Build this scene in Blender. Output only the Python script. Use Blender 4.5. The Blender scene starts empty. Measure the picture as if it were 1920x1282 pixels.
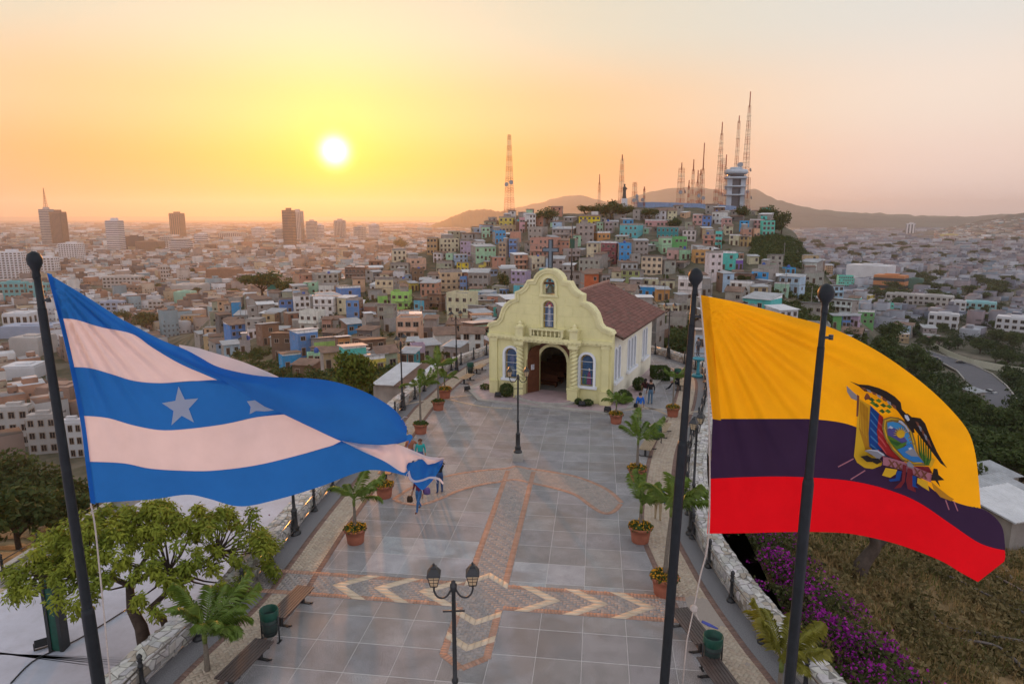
import bpy, bmesh, math, random
import numpy as np
from mathutils import Vector, Matrix, Quaternion
random.seed(7); rng = np.random.default_rng(7)
scene = bpy.context.scene
col = scene.collection
R_ = math.radians
# ---------------------------------------------------------------- camera
H = 12.3; FPX = 1250.0; PITCH = math.atan(236/FPX)
SP, CP = math.sin(PITCH), math.cos(PITCH)
cam_d = bpy.data.cameras.new('camera'); cam = bpy.data.objects.new('camera', cam_d); col.objects.link(cam)
cam.location = (0, 0, H); cam.rotation_euler = (math.pi/2-PITCH, 0, 0)
cam_d.sensor_width = 36; cam_d.lens = FPX/1920*36; cam_d.clip_start = 0.1; cam_d.clip_end = 90000
scene.camera = cam
# ---------------------------------------------------------------- light
SUN_AZ = math.atan2(-.266, 1.0355); SUN_EL = R_(5.1)
SUN_DIR = Vector((math.sin(SUN_AZ)*math.cos(SUN_EL), math.cos(SUN_AZ)*math.cos(SUN_EL), math.sin(SUN_EL)))
sun_d = bpy.data.lights.new('sun', 'SUN'); sun = bpy.data.objects.new('sun', sun_d); col.objects.link(sun)
sun_d.energy = 2.2; sun_d.angle = R_(1.5); sun_d.color = (1.0, .37, .09)
sun.rotation_euler = (-SUN_DIR).to_track_quat('-Z', 'Y').to_euler()
world = bpy.data.worlds.new('World'); scene.world = world; world.use_nodes = True
def build_world():
    nt = world.node_tree; nt.nodes.clear(); N = nt.nodes.new; L = nt.links.new
    def math_(op, a, b=None, clamp=False):
        n = N('ShaderNodeMath'); n.operation = op; n.use_clamp = clamp
        for i, x in enumerate((a, b)):
            if x is None: continue
            if isinstance(x, (int, float)): n.inputs[i].default_value = x
            else: L(x, n.inputs[i])
        return n.outputs[0]
    def ramp(fac, stops, interp='EASE'):
        r = N('ShaderNodeValToRGB'); r.color_ramp.interpolation = interp
        els = r.color_ramp.elements
        while len(els) < len(stops): els.new(0.5)
        for e, (p, c) in zip(els, stops): e.position = p; e.color = (*c, 1)
        L(fac, r.inputs[0]); return r.outputs[0]
    def mix(fac, a, b, mode='MIX'):
        m = N('ShaderNodeMix'); m.data_type = 'RGBA'; m.blend_type = mode; m.clamp_factor = True
        if isinstance(fac, (int, float)): m.inputs[0].default_value = fac
        else: L(fac, m.inputs[0])
        for i, x in ((6, a), (7, b)):
            if isinstance(x, tuple): m.inputs[i].default_value = (*x, 1)
            else: L(x, m.inputs[i])
        return m.outputs[2]
    tc = N('ShaderNodeTexCoord'); nrm = N('ShaderNodeVectorMath'); nrm.operation = 'NORMALIZE'; L(tc.outputs['Generated'], nrm.inputs[0])
    d = nrm.outputs[0]
    sep = N('ShaderNodeSeparateXYZ'); L(d, sep.inputs[0])
    dot = N('ShaderNodeVectorMath'); dot.operation = 'DOT_PRODUCT'; L(d, dot.inputs[0]); dot.inputs[1].default_value = SUN_DIR
    cosang = dot.outputs['Value']
    ang = math_('ARCCOSINE', math_('MINIMUM', cosang, 0.999999))          # radians from the sun
    up = math_('MAXIMUM', sep.outputs[2], 0.0)
    elev = math_('POWER', up, 0.6)                                          # stretch the horizon
    # hazy dusk sky: a warm side round the sun and a cool side away from it
    warm = ramp(elev, [(0, (.56, .25, .07)), (.20, (.61, .285, .09)), (.32, (.60, .385, .21)), (.44, (.50, .48, .39)), (.62, (.46, .50, .51)), (1, (.48, .50, .55))])
    cool = ramp(elev, [(0, (.62, .49, .46)), (.20, (.68, .53, .47)), (.32, (.68, .57, .50)), (.44, (.57, .55, .52)), (.62, (.49, .52, .55)), (1, (.48, .50, .55))])
    back = ramp(elev, [(0, (.56, .50, .60)), (.3, (.80, .74, .80)), (.6, (.72, .71, .78)), (1, (.48, .50, .55))])
    azf = ramp(math_('DIVIDE', ang, math.pi), [(0, (0, 0, 0)), (.09, (.05, .05, .05)), (.27, (1, 1, 1))])
    sky = mix(azf, warm, cool)
    azb = ramp(math_('DIVIDE', ang, math.pi), [(0, (0, 0, 0)), (.3, (0, 0, 0)), (.6, (1, 1, 1))])
    sky = mix(azb, sky, back)
    def glow(k, p, colr):
        g = math_('EXPONENT', math_('MULTIPLY', math_('POWER', math_('DIVIDE', ang, k), p), -1.0))
        m = N('ShaderNodeVectorMath'); m.operation = 'SCALE'; m.inputs[0].default_value = colr; L(g, m.inputs[3]); return m.outputs[0]
    def add(a, b):
        n = N('ShaderNodeVectorMath'); n.operation = 'ADD'; L(a, n.inputs[0]); L(b, n.inputs[1]); return n.outputs[0]
    g1 = glow(.26, 1.6, (-.20, -.11, -.06)); g2 = glow(.046, 1.1, (.30, .24, -.03)); g3 = glow(.0165, 2.2, (2.6, 2.5, 1.9))
    base = add(add(add(sky, g1), g2), g3)
    clampn = N('ShaderNodeVectorMath'); clampn.operation = 'MAXIMUM'; L(base, clampn.inputs[0]); clampn.inputs[1].default_value = (0.01, 0.01, 0.01)
    ns = N('ShaderNodeTexSky'); ns.sky_type = 'NISHITA'; ns.sun_disc = False; ns.sun_elevation = SUN_EL; ns.sun_rotation = SUN_AZ
    ns.air_density = 1.5; ns.dust_density = 4.0; ns.altitude = 80
    b1 = N('ShaderNodeBackground'); L(clampn.outputs[0], b1.inputs[0]); b1.inputs[1].default_value = 1.0
    b2 = N('ShaderNodeBackground'); L(ns.outputs[0], b2.inputs[0]); b2.inputs[1].default_value = 0.02
    ad = N('ShaderNodeAddShader'); L(b1.outputs[0], ad.inputs[0]); L(b2.outputs[0], ad.inputs[1])
    out = N('ShaderNodeOutputWorld'); L(ad.outputs[0], out.inputs[0])
build_world()
vs = scene.view_settings; vs.view_transform = 'Standard'; vs.look = 'None'; vs.exposure = 0.38; vs.gamma = 1.0; vs.use_curve_mapping = False
scene.render.engine = 'CYCLES'
cy = scene.cycles
cy.use_denoising = True; cy.denoiser = 'OPENIMAGEDENOISE'; cy.max_bounces = 4; cy.diffuse_bounces = 2; cy.glossy_bounces = 2
cy.transmission_bounces = 3; cy.transparent_max_bounces = 8; cy.volume_bounces = 0; cy.sample_clamp_indirect = 4.0
cy.use_adaptive_sampling = True; cy.adaptive_threshold = 0.02; cy.volume_max_steps = 32
try: cy.caustics_reflective = False; cy.caustics_refractive = False
except Exception: pass
# ---------------------------------------------------------------- pixel -> place
def ray(u, v):
    x, yd = (u-960)/FPX, (v-641)/FPX
    return x, CP-yd*SP, -SP-yd*CP
def G(u, v, z=0.0):                     # where the pixel's ray meets the level z
    dx, dy, dz = ray(u, v); t = (z-H)/dz
    return Vector((dx*t, dy*t, z))
def AY(u, v, Y):                        # where the pixel's ray meets depth Y
    dx, dy, dz = ray(u, v); t = Y/dy
    return Vector((dx*t, Y, H+dz*t))
def px_of(p):
    dep = p[1]*CP-(p[2]-H)*SP; up = p[1]*SP+(p[2]-H)*CP
    return 960+FPX*p[0]/dep, 641-FPX*up/dep, dep
# ---------------------------------------------------------------- materials
MATS = {}
def mat(name, color=(.5, .5, .5), rough=.8, var=.15, scale=3.0, bump=0.0, bscale=20.0, metal=0.0, objcol=False, attr=None, stain=0.0, spec=.3, transl=0.0, detail=4.0, emit=None, tint=None):
    if name in MATS: return MATS[name]
    m = bpy.data.materials.new(name); m.use_nodes = True; nt = m.node_tree; N = nt.nodes.new; L = nt.links.new
    bs = nt.nodes['Principled BSDF']; bs.inputs['Roughness'].default_value = rough; bs.inputs['Metallic'].default_value = metal
    bs.inputs['Specular IOR Level'].default_value = spec
    tc = N('ShaderNodeTexCoord'); geo = N('ShaderNodeNewGeometry')
    if objcol:
        oi = N('ShaderNodeObjectInfo'); base = oi.outputs['Color']
    elif attr:
        at = N('ShaderNodeAttribute'); at.attribute_name = attr; base = at.outputs['Color']
    else:
        rgb = N('ShaderNodeRGB'); rgb.outputs[0].default_value = (*color, 1); base = rgb.outputs[0]
    def mx(fac, a, b, mode):
        n = N('ShaderNodeMix'); n.data_type = 'RGBA'; n.blend_type = mode
        if isinstance(fac, float): n.inputs[0].default_value = fac
        else: L(fac, n.inputs[0])
        L(a, n.inputs[6])
        if isinstance(b, tuple): n.inputs[7].default_value = (*b, 1)
        else: L(b, n.inputs[7])
        return n.outputs[2]
    pos = geo.outputs['Position']
    if var > 0:
        nz = N('ShaderNodeTexNoise'); nz.inputs['Scale'].default_value = scale; nz.inputs['Detail'].default_value = detail; nz.inputs['Roughness'].default_value = .65; L(pos, nz.inputs['Vector'])
        mr = N('ShaderNodeMapRange'); mr.inputs[1].default_value = .28; mr.inputs[2].default_value = .72; mr.inputs[3].default_value = 1-var; mr.inputs[4].default_value = 1+var; L(nz.outputs['Fac'], mr.inputs[0])
        vm = N('ShaderNodeVectorMath'); vm.operation = 'SCALE'; L(base, vm.inputs[0]); L(mr.outputs[0], vm.inputs[3]); base = vm.outputs[0]
        if tint:
            n2 = N('ShaderNodeTexNoise'); n2.inputs['Scale'].default_value = scale*.37; n2.inputs['Detail'].default_value = 3; L(pos, n2.inputs['Vector'])
            m2 = N('ShaderNodeMapRange'); m2.inputs[1].default_value = .42; m2.inputs[2].default_value = .62; L(n2.outputs['Fac'], m2.inputs[0])
            base = mx(m2.outputs[0], base, tint, 'MIX')
    if stain > 0:                                           # vertical weather streaks and blotches
        mp = N('ShaderNodeMapping'); mp.inputs['Scale'].default_value = (2.2, 2.2, .35); L(pos, mp.inputs['Vector'])
        ns = N('ShaderNodeTexNoise'); ns.inputs['Scale'].default_value = .9; ns.inputs['Detail'].default_value = 6; ns.inputs['Roughness'].default_value = .7; L(mp.outputs[0], ns.inputs['Vector'])
        m3 = N('ShaderNodeMapRange'); m3.inputs[1].default_value = .48; m3.inputs[2].default_value = .75; m3.inputs[4].default_value = stain; L(ns.outputs['Fac'], m3.inputs[0])
        base = mx(m3.outputs[0], base, (.17, .145, .12), 'MIX')
    L(base, bs.inputs['Base Color'])
    if bump > 0:
        nb = N('ShaderNodeTexNoise'); nb.inputs['Scale'].default_value = bscale; nb.inputs['Detail'].default_value = 3; L(pos, nb.inputs['Vector'])
        bp = N('ShaderNodeBump'); bp.inputs['Strength'].default_value = bump; bp.inputs['Distance'].default_value = .02; L(nb.outputs['Fac'], bp.inputs['Height']); L(bp.outputs[0], bs.inputs['Normal'])
    if emit:
        bs.inputs['Emission Color'].default_value = (*emit[0], 1); bs.inputs['Emission Strength'].default_value = emit[1]
    if transl > 0:
        tr = N('ShaderNodeBsdfTranslucent'); L(base, tr.inputs[0]); ms = N('ShaderNodeMixShader'); ms.inputs[0].default_value = transl
        L(bs.outputs[0], ms.inputs[1]); L(tr.outputs[0], ms.inputs[2]); L(ms.outputs[0], nt.nodes['Material Output'].inputs[0])
    MATS[name] = m; return m
# ---------------------------------------------------------------- mesh helpers
class MB:
    """collects geometry; build() links it as one mesh object"""
    def __init__(s): s.v = []; s.f = []; s.m = []; s.sm = []
    def add(s, vs, fs, m=0, smooth=False):
        o = len(s.v); s.v.extend(tuple(x) for x in vs)
        for f in fs: s.f.append(tuple(i+o for i in f)); s.m.append(m); s.sm.append(smooth)
        return s
    def box(s, x0, x1, y0, y1, z0, z1, m=0, M=None):
        vs = [Vector((x, y, z)) for z in (z0, z1) for y in (y0, y1) for x in (x0, x1)]
        if M is not None: vs = [M @ q for q in vs]
        return s.add(vs, [(0, 2, 3, 1), (4, 5, 7, 6), (0, 1, 5, 4), (2, 6, 7, 3), (0, 4, 6, 2), (1, 3, 7, 5)], m)
    def tube(s, pts, rad, n=6, m=0, smooth=True, cap=True):
        pts = [Vector(p) for p in pts]; k = len(pts)
        rads = rad if isinstance(rad, (list, tuple)) else [rad]*k
        o = len(s.v); prev = None
        for i, p in enumerate(pts):
            t = (pts[min(i+1, k-1)]-pts[max(i-1, 0)]).normalized()
            if prev is None: a = t.orthogonal().normalized()
            else:
                a = prev-t*prev.dot(t); a = a.normalized() if a.length > 1e-6 else t.orthogonal().normalized()
            prev = a; b = t.cross(a)
            for j in range(n):
                q = 2*math.pi*j/n; s.v.append(tuple(p+(a*math.cos(q)+b*math.sin(q))*rads[i]))
        for i in range(k-1):
            for j in range(n):
                s.f.append((o+i*n+j, o+i*n+(j+1) % n, o+(i+1)*n+(j+1) % n, o+(i+1)*n+j)); s.m.append(m); s.sm.append(smooth)
        if cap:
            s.f.append(tuple(o+j for j in range(n))[::-1]); s.m.append(m); s.sm.append(False)
            s.f.append(tuple(o+(k-1)*n+j for j in range(n))); s.m.append(m); s.sm.append(False)
        return s
    def lathe(s, prof, n=12, c=(0, 0, 0), m=0, smooth=True):
        o = len(s.v)
        for r, z in prof:
            for j in range(n):
                q = 2*math.pi*j/n; s.v.append((c[0]+r*math.cos(q), c[1]+r*math.sin(q), c[2]+z))
        for i in range(len(prof)-1):
            for j in range(n):
                s.f.append((o+i*n+j, o+i*n+(j+1) % n, o+(i+1)*n+(j+1) % n, o+(i+1)*n+j)); s.m.append(m); s.sm.append(smooth)
        s.f.append(tuple(o+j for j in range(n))[::-1]); s.m.append(m); s.sm.append(False)
        s.f.append(tuple(o+(len(prof)-1)*n+j for j in range(n))); s.m.append(m); s.sm.append(False)
        return s
    def prism(s, poly, z0, z1, m=0):
        n = len(poly); o = [(x, y, z0) for x, y in poly]+[(x, y, z1) for x, y in poly]
        return s.add(o, [tuple(range(n))[::-1], tuple(range(n, 2*n))]+[(i, (i+1) % n, n+(i+1) % n, n+i) for i in range(n)], m)
    def mesh(s, name):
        me = bpy.data.meshes.new(name); me.from_pydata(s.v, [], s.f)
        if s.f:
            me.polygons.foreach_set('material_index', s.m); me.polygons.foreach_set('use_smooth', s.sm)
        me.update(); return me
    def build(s, name, mats, parent=None, loc=None):
        me = s.mesh(name)
        for x in (mats if isinstance(mats, (list, tuple)) else [mats]): me.materials.append(x)
        return link(name, me, parent, loc)
def link(name, me, parent=None, loc=None, rotz=None, scale=None, color=None):
    o = bpy.data.objects.new(name, me); col.objects.link(o)
    if parent is not None: o.parent = parent
    if loc is not None: o.location = loc
    if rotz is not None: o.rotation_euler[2] = rotz
    if scale is not None: o.scale = scale
    if color is not None: o.color = (*color, 1)
    return o
def np_mesh(name, verts, quads, mats, colors=None, smooth=False, midx=None):
    """verts (n,3), faces (k,3|4); colors one rgb per face -> attribute 'Col'"""
    verts = np.asarray(verts, np.float32); quads = np.asarray(quads, np.int32); k, w = quads.shape
    me = bpy.data.meshes.new(name); me.vertices.add(len(verts)); me.vertices.foreach_set('co', verts.ravel())
    me.loops.add(k*w); me.loops.foreach_set('vertex_index', quads.ravel())
    me.polygons.add(k); me.polygons.foreach_set('loop_start', np.arange(k, dtype=np.int32)*w)
    try: me.polygons.foreach_set('loop_total', np.full(k, w, np.int32))
    except Exception: pass
    if smooth: me.polygons.foreach_set('use_smooth', np.ones(k, bool))
    for x in (mats if isinstance(mats, (list, tuple)) else [mats]): me.materials.append(x)
    if midx is not None: me.polygons.foreach_set('material_index', np.asarray(midx, np.int32))
    if colors is not None:
        ca = me.color_attributes.new('Col', 'FLOAT_COLOR', 'CORNER')
        c = np.ones((k, w, 4), np.float32); c[:, :, :3] = np.asarray(colors, np.float32)[:, None, :]; ca.data.foreach_set('color', c.ravel())
    me.update(calc_edges=True); me.validate(); return me
def tag(o, label=None, cat=None, group=None, kind=None):
    if label: o['label'] = label
    if cat: o['category'] = cat
    if group: o['group'] = group
    if kind: o['kind'] = kind
    return o
def thing(name, label, cat, loc=(0, 0, 0), rotz=0.0, group=None):
    o = bpy.data.objects.new(name, None); col.objects.link(o); o.empty_display_size = .2
    o.location = loc; o.rotation_euler[2] = rotz; return tag(o, label, cat, group)
def copy_tree(o, parent=None):
    c = o.copy(); col.objects.link(c); c.parent = parent
    for ch in list(o.children): copy_tree(ch, c)
    return c
def catmull(pts, n=8):
    pts = [np.array(p, float) for p in pts]; out = []
    for i in range(len(pts)-1):
        p0, p1, p2, p3 = pts[max(i-1, 0)], pts[i], pts[i+1], pts[min(i+2, len(pts)-1)]
        for k in range(n):
            t = k/n; out.append(.5*((2*p1)+(-p0+p2)*t+(2*p0-5*p1+4*p2-p3)*t*t+(-p0+3*p1-3*p2+p3)*t**3))
    out.append(pts[-1]); return np.array(out)
def resample(P, n):
    P = np.asarray(P, float); d = np.r_[0, np.cumsum(np.linalg.norm(np.diff(P, axis=0), axis=1))]; s = np.linspace(0, d[-1], n)
    return np.stack([np.interp(s, d, P[:, i]) for i in range(P.shape[1])], 1)
def inside(poly, x, y):
    r = False; n = len(poly); j = n-1
    for i in range(n):
        xi, yi = poly[i][0], poly[i][1]; xj, yj = poly[j][0], poly[j][1]
        if (yi > y) != (yj > y) and x < (xj-xi)*(y-yi)/(yj-yi)+xi: r = not r
        j = i
    return r
def smooth01(x): x = min(1, max(0, x)); return x*x*(3-2*x)
# ================================================================ terrain
PLAIN = -63.0
def vz(v, Y):
    dx, dy, dz = ray(960, v); return H+Y*dz/dy
# columns of the land seen past the terrace: (column, [(depth, level) ...]) read from where houses and slopes meet the ground
def prof(u, near, vy, drop):
    p = list(near)+[(Y, vz(v, Y)) for v, Y in vy]
    if drop: p.append((drop, PLAIN))
    p.append((60000, PLAIN)); return (u-960)/1240.0, p
COLS = [
 prof(-900, [(0, -6), (30, -9), (60, -22), (110, -45), (170, PLAIN)], [], None),
 prof(0, [(0, -5), (30, -8), (60, -21), (110, -44), (175, PLAIN)], [], None),
 prof(300, [(0, -3), (30, -6), (60, -18), (120, -42), (190, -60), (220, PLAIN)], [], None),
 prof(430, [(0, -3), (35, -7), (60, -15)], [(650, 210), (600, 270), (560, 340)], 430),
 prof(540, [(0, -3), (40, -7), (60, -13)], [(700, 150), (600, 240), (540, 310)], 440),
 prof(640, [(0, -2), (45, -6), (60, -10)], [(720, 110), (650, 165), (600, 215), (520, 310)], 450),
 prof(750, [(0, -2), (45, -5), (60, -8)], [(690, 115), (600, 210), (520, 300), (475, 350)], 520),
 prof(860, [(0, -2), (55, -4), (70, -8)], [(690, 120), (600, 215), (520, 300), (440, 385)], 580),
 prof(950, [(0, -2), (62, -3), (75, -9)], [(690, 115), (600, 200), (520, 285), (450, 350), (402, 400)], 620),
 prof(1050, [(0, -2), (62, -3), (75, -9)], [(600, 190), (520, 275), (450, 340), (398, 400)], 640),
 prof(1150, [(0, -2), (62, -3), (75, -9)], [(600, 180), (520, 265), (450, 330), (392, 400), (388, 440)], 660),
 prof(1300, [(0, -2), (62, -3), (75, -9)], [(600, 170), (520, 250), (450, 320), (396, 390), (390, 440)], 660),
 prof(1420, [(0, -2), (50, -6), (70, -11)], [(620, 160), (560, 205), (500, 260), (440, 320), (402, 380), (394, 420)], 620),
 prof(1480, [(0, -2), (45, -8), (70, -15)], [(640, 160), (560, 215), (500, 265), (445, 320), (430, 350)], 540),
 prof(1540, [(0, -2), (40, -9), (70, -19)], [(660, 160), (600, 205), (550, 245), (505, 285)], 470),
 prof(1600, [(0, -2), (40, -9), (70, -21)], [(700, 165), (650, 200), (600, 240), (580, 265)], 430),
 prof(1680, [(0, -2), (40, -10), (70, -23)], [(760, 150), (700, 200), (655, 250), (640, 280)], 400),
 prof(1780, [(0, -2), (40, -10), (70, -23)], [(780, 170), (720, 240)], 330),
 prof(1920, [(0, -2), (40, -11), (60, -18)], [(950, 80), (850, 150), (780, 200), (750, 240)], 316),
 prof(2400, [(0, -2), (40, -12), (60, -18), (80, -24), (150, -43), (200, -49), (240, -53), (310, PLAIN)], [], None)]
CA = np.array([c[0] for c in COLS])
def _col(i, Y):
    p = COLS[i][1]; return np.interp(Y, [q[0] for q in p], [q[1] for q in p])
GA = np.concatenate([np.linspace(-1.9, CA[0]+.02, 6), np.linspace(-.78, .78, 236), np.linspace(CA[-1]+.02, 1.9, 5)])
GA = np.unique(np.clip(np.concatenate([np.linspace(-1.9, -.80, 24), np.linspace(-.79, .79, 236), np.linspace(.80, 1.9, 24)]), -1.9, 1.9))
GY = np.unique(np.concatenate([np.linspace(0, 90, 61), np.linspace(93, 480, 120), np.geomspace(490, 60000, 46)]))
def _grid():
    Z = np.zeros((len(GA), len(GY)))
    cols = np.array([_col(i, GY) for i in range(len(COLS))])
    for j in range(len(GY)): Z[:, j] = np.interp(GA, CA, cols[:, j])
    k = np.array([.25, .5, .25])                     # soften the creases between the columns
    for _ in range(3):
        Z[1:-1] = Z[:-2]*k[0]+Z[1:-1]*k[1]+Z[2:]*k[2]
        Zs = Z.copy(); Zs[:, 1:-1] = Z[:, :-2]*k[0]+Z[:, 1:-1]*k[1]+Z[:, 2:]*k[2]; Z = Zs
    rr = np.random.default_rng(3); nz = rr.normal(0, 1, Z.shape)
    for _ in range(2):
        nz[1:-1] = (nz[:-2]+nz[1:-1]*2+nz[2:])/4; nz[:, 1:-1] = (nz[:, :-2]+nz[:, 1:-1]*2+nz[:, 2:])/4
    amp = np.clip((Z-PLAIN-3)/12, 0, 1)*np.clip((GY-12)/60, 0, 1)[None, :]
    return Z+nz*amp*1.3
GZ = _grid()
_PB = [(-9.67, 15.9), (-8.7, 21.9), (-8.2, 29.0), (-6.7, 43.8), (-2.65, 58), (2.2, 63.4), (6.6, 64.2), (13.7, 59), (14.0, 50), (13.5, 45), (8.3, 30), (7.1, 24.4), (7.6, 15.7), (8.8, -6), (-10.8, -6)]
def _bank():
    """the ground falls away just outside the terrace wall: a planted ledge and a lower court on one side, a dry bank on the other"""
    P = np.array(_PB); Q = np.roll(P, -1, 0)
    for j, y in enumerate(GY):
        if y > 90: break
        for i, a in enumerate(GA):
            x = a*max(y, .5); p = np.array([x, y]); d = Q-P; t = np.clip(((p-P)*d).sum(1)/(d*d).sum(1), 0, 1); dist = float(np.min(np.linalg.norm(P+d*t[:, None]-p, axis=1)))
            r = False; n = len(P); k = n-1
            for m in range(n):
                if (P[m, 1] > y) != (P[k, 1] > y) and x < (P[k, 0]-P[m, 0])*(y-P[m, 1])/(P[k, 1]-P[m, 1])+P[m, 0]: r = not r
                k = m
            if r: GZ[i, j] = -1.4; continue
            if x < 0 and y < 46: z = -1.5 if dist < 2.2 else (-3.3 if dist < 13 else (-5.0 if dist < 17.5 else -5.0-(dist-17.5)*.5)); w = 1 if dist < 17 else max(0, 1-(dist-17)/14)
            else: z = -1.0-.42*max(0, dist-1.2); w = max(0, 1-max(0, dist-4)/16)
            GZ[i, j] = GZ[i, j]*(1-w)+z*w
_bank()
def zt(x, y):
    y = max(y, .5); a = x/y
    i = min(max(np.searchsorted(GA, a)-1, 0), len(GA)-2); j = min(max(np.searchsorted(GY, y)-1, 0), len(GY)-2)
    fa = min(max((a-GA[i])/(GA[i+1]-GA[i]), 0), 1); fy = (y-GY[j])/(GY[j+1]-GY[j])
    return float((GZ[i, j]*(1-fa)+GZ[i+1, j]*fa)*(1-fy)+(GZ[i, j+1]*(1-fa)+GZ[i+1, j+1]*fa)*fy)
def T(u, v, y0=62.0):
    """first place past depth y0 where the pixel's ray comes down on the land"""
    dx, dy, dz = ray(u, v); Y = y0; step = 1.5
    prev = Y
    while Y < 30000:
        t = Y/dy
        if H+dz*t <= zt(dx*t, Y):
            lo, hi = prev, Y
            for _ in range(18):
                m = (lo+hi)/2; t = m/dy
                if H+dz*t <= zt(dx*t, m): hi = m
                else: lo = m
            t = hi/dy; return Vector((dx*t, hi, zt(dx*t, hi)))
        prev = Y; Y += step; step = min(step*1.02, 60)
    return None
def build_terrain():
    na, ny = len(GA), len(GY)
    X = GA[:, None]*np.maximum(GY, .5)[None, :]; Y = np.repeat(np.maximum(GY, .0)[None, :], na, 0)
    V = np.stack([X, Y, GZ], -1).reshape(-1, 3)
    I = np.arange(na*ny).reshape(na, ny)
    F = np.stack([I[:-1, :-1], I[1:, :-1], I[1:, 1:], I[:-1, 1:]], -1).reshape(-1, 4)
    m = bpy.data.materials.new('hillside_earth'); m.use_nodes = True; nt = m.node_tree; N = nt.nodes.new; L = nt.links.new
    bs = nt.nodes['Principled BSDF']; bs.inputs['Roughness'].default_value = .95; bs.inputs['Specular IOR Level'].default_value = .1
    geo = N('ShaderNodeNewGeometry')
    def noise(s, d=5):
        n = N('ShaderNodeTexNoise'); n.inputs['Scale'].default_value = s; n.inputs['Detail'].default_value = d; n.inputs['Roughness'].default_value = .65; L(geo.outputs['Position'], n.inputs['Vector']); return n.outputs['Fac']
    def rmp(f, st):
        r = N('ShaderNodeValToRGB'); e = r.color_ramp.elements
        while len(e) < len(st): e.new(.5)
        for x, (p, c) in zip(e, st): x.position = p; x.color = (*c, 1)
        L(f, r.inputs[0]); return r.outputs[0]
    near = rmp(noise(.35, 8), [(.30, (.07, .065, .025)), (.43, (.16, .115, .055)), (.55, (.25, .17, .085)), (.72, (.33, .24, .13))])
    far = rmp(noise(.05, 8), [(.32, (.04, .05, .025)), (.45, (.09, .09, .06)), (.58, (.16, .14, .105)), (.75, (.25, .22, .18))])
    ln = N('ShaderNodeVectorMath'); ln.operation = 'LENGTH'; L(geo.outputs['Position'], ln.inputs[0])
    mr = N('ShaderNodeMapRange'); mr.inputs[1].default_value = 90; mr.inputs[2].default_value = 260; L(ln.outputs['Value'], mr.inputs[0])
    mx = N('ShaderNodeMix'); mx.data_type = 'RGBA'; L(mr.outputs[0], mx.inputs[0]); L(near, mx.inputs[6]); L(far, mx.inputs[7]); L(mx.outputs[2], bs.inputs['Base Color'])
    bp = N('ShaderNodeBump'); bp.inputs['Strength'].default_value = .8; bp.inputs['Distance'].default_value = .3; L(noise(1.3, 6), bp.inputs['Height']); L(bp.outputs[0], bs.inputs['Normal'])
    o = link('ground', np_mesh('ground', V, F, m, smooth=True)); tag(o, kind='structure')
build_terrain()
# ---------------------------------------------------------------- far hills on the horizon
def ridge(name, pts, Y, base_v, depth, colr):
    """a hill range: its crest stands at depth Y, foothills run towards us, the back slope away"""
    P = resample(catmull(pts, 10), 220); rr = np.random.default_rng(len(name)+int(Y)); n = len(P)
    jit = rr.normal(0, 1, n); jit = np.convolve(jit, [.25, .5, .25], 'same')*1.1
    crest = np.array([AY(u, v+j, Y) for (u, v), j in zip(P, jit)])
    rows = 9; V = []
    for k in range(-rows, 4):
        s = k/rows if k < 0 else k/3
        f = (1-abs(s))**1.25
        y = Y+s*depth
        xs = crest[:, 0]*(y/Y)
        fold = np.convolve(rr.normal(0, 1, n), np.ones(9)/9, 'same')*.22*np.sin(math.pi*abs(s))
        V.append(np.stack([xs, np.full(n, y), PLAIN-2+(crest[:, 2]-PLAIN+2)*np.clip(f+fold*f, 0, 1.0)], 1))
    V = np.concatenate(V); I = np.arange(len(V)).reshape(rows+4, n)
    F = np.stack([I[:-1, :-1], I[:-1, 1:], I[1:, 1:], I[1:, :-1]], -1).reshape(-1, 4)
    o = link(name, np_mesh(name, V, F, mat('hill_'+str(int(Y)), colr, .95, .4, .004, spec=.1, detail=8), smooth=True)); tag(o, kind='structure')
ridge('mountain_range', [(860, 416), (900, 410), (960, 391), (1000, 383), (1040, 372), (1085, 365), (1115, 373), (1150, 378), (1200, 364), (1250, 354), (1300, 352), (1340, 356), (1375, 370), (1412, 354), (1450, 372), (1500, 386), (1560, 395), (1640, 400), (1740, 404), (1850, 408), (1950, 420)], 6200, 410, 1500, (.09, .10, .07))
ridge('green_ridge', [(795, 425), (826, 416), (850, 405), (880, 395), (910, 393), (940, 397), (980, 399), (1050, 400), (1120, 402), (1200, 424)], 4600, 415, 900, (.06, .07, .04))
ridge('far_ridge', [(1300, 425), (1380, 392), (1440, 388), (1520, 399), (1620, 405), (1760, 408), (1850, 404), (1960, 398), (2100, 392), (2300, 398), (2500, 424)], 5000, 415, 1300, (.10, .10, .08))
ridge('settled_hill', [(1660, 442), (1740, 434), (1810, 420), (1860, 410), (1900, 402), (1960, 397), (2050, 394), (2200, 410), (2400, 441)], 2600, 430, 800, (.12, .11, .09))
# the river, a bright strip past the towers
rv = MB()
ra = [G(u, v, PLAIN+.5) for u, v in ((700, 424), (735, 421.5), (770, 418), (830, 413), (905, 410.5))]
rb = [G(u, v, PLAIN+.5) for u, v in ((905, 411.6), (830, 415), (775, 420.5), (735, 424.5), (700, 426))]
rv.add(ra+rb, [tuple(range(len(ra)+len(rb)))[::-1]]); tag(rv.build('river', mat('river_water', (.25, .22, .2), .08, 0, spec=.9)), kind='structure')
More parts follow.
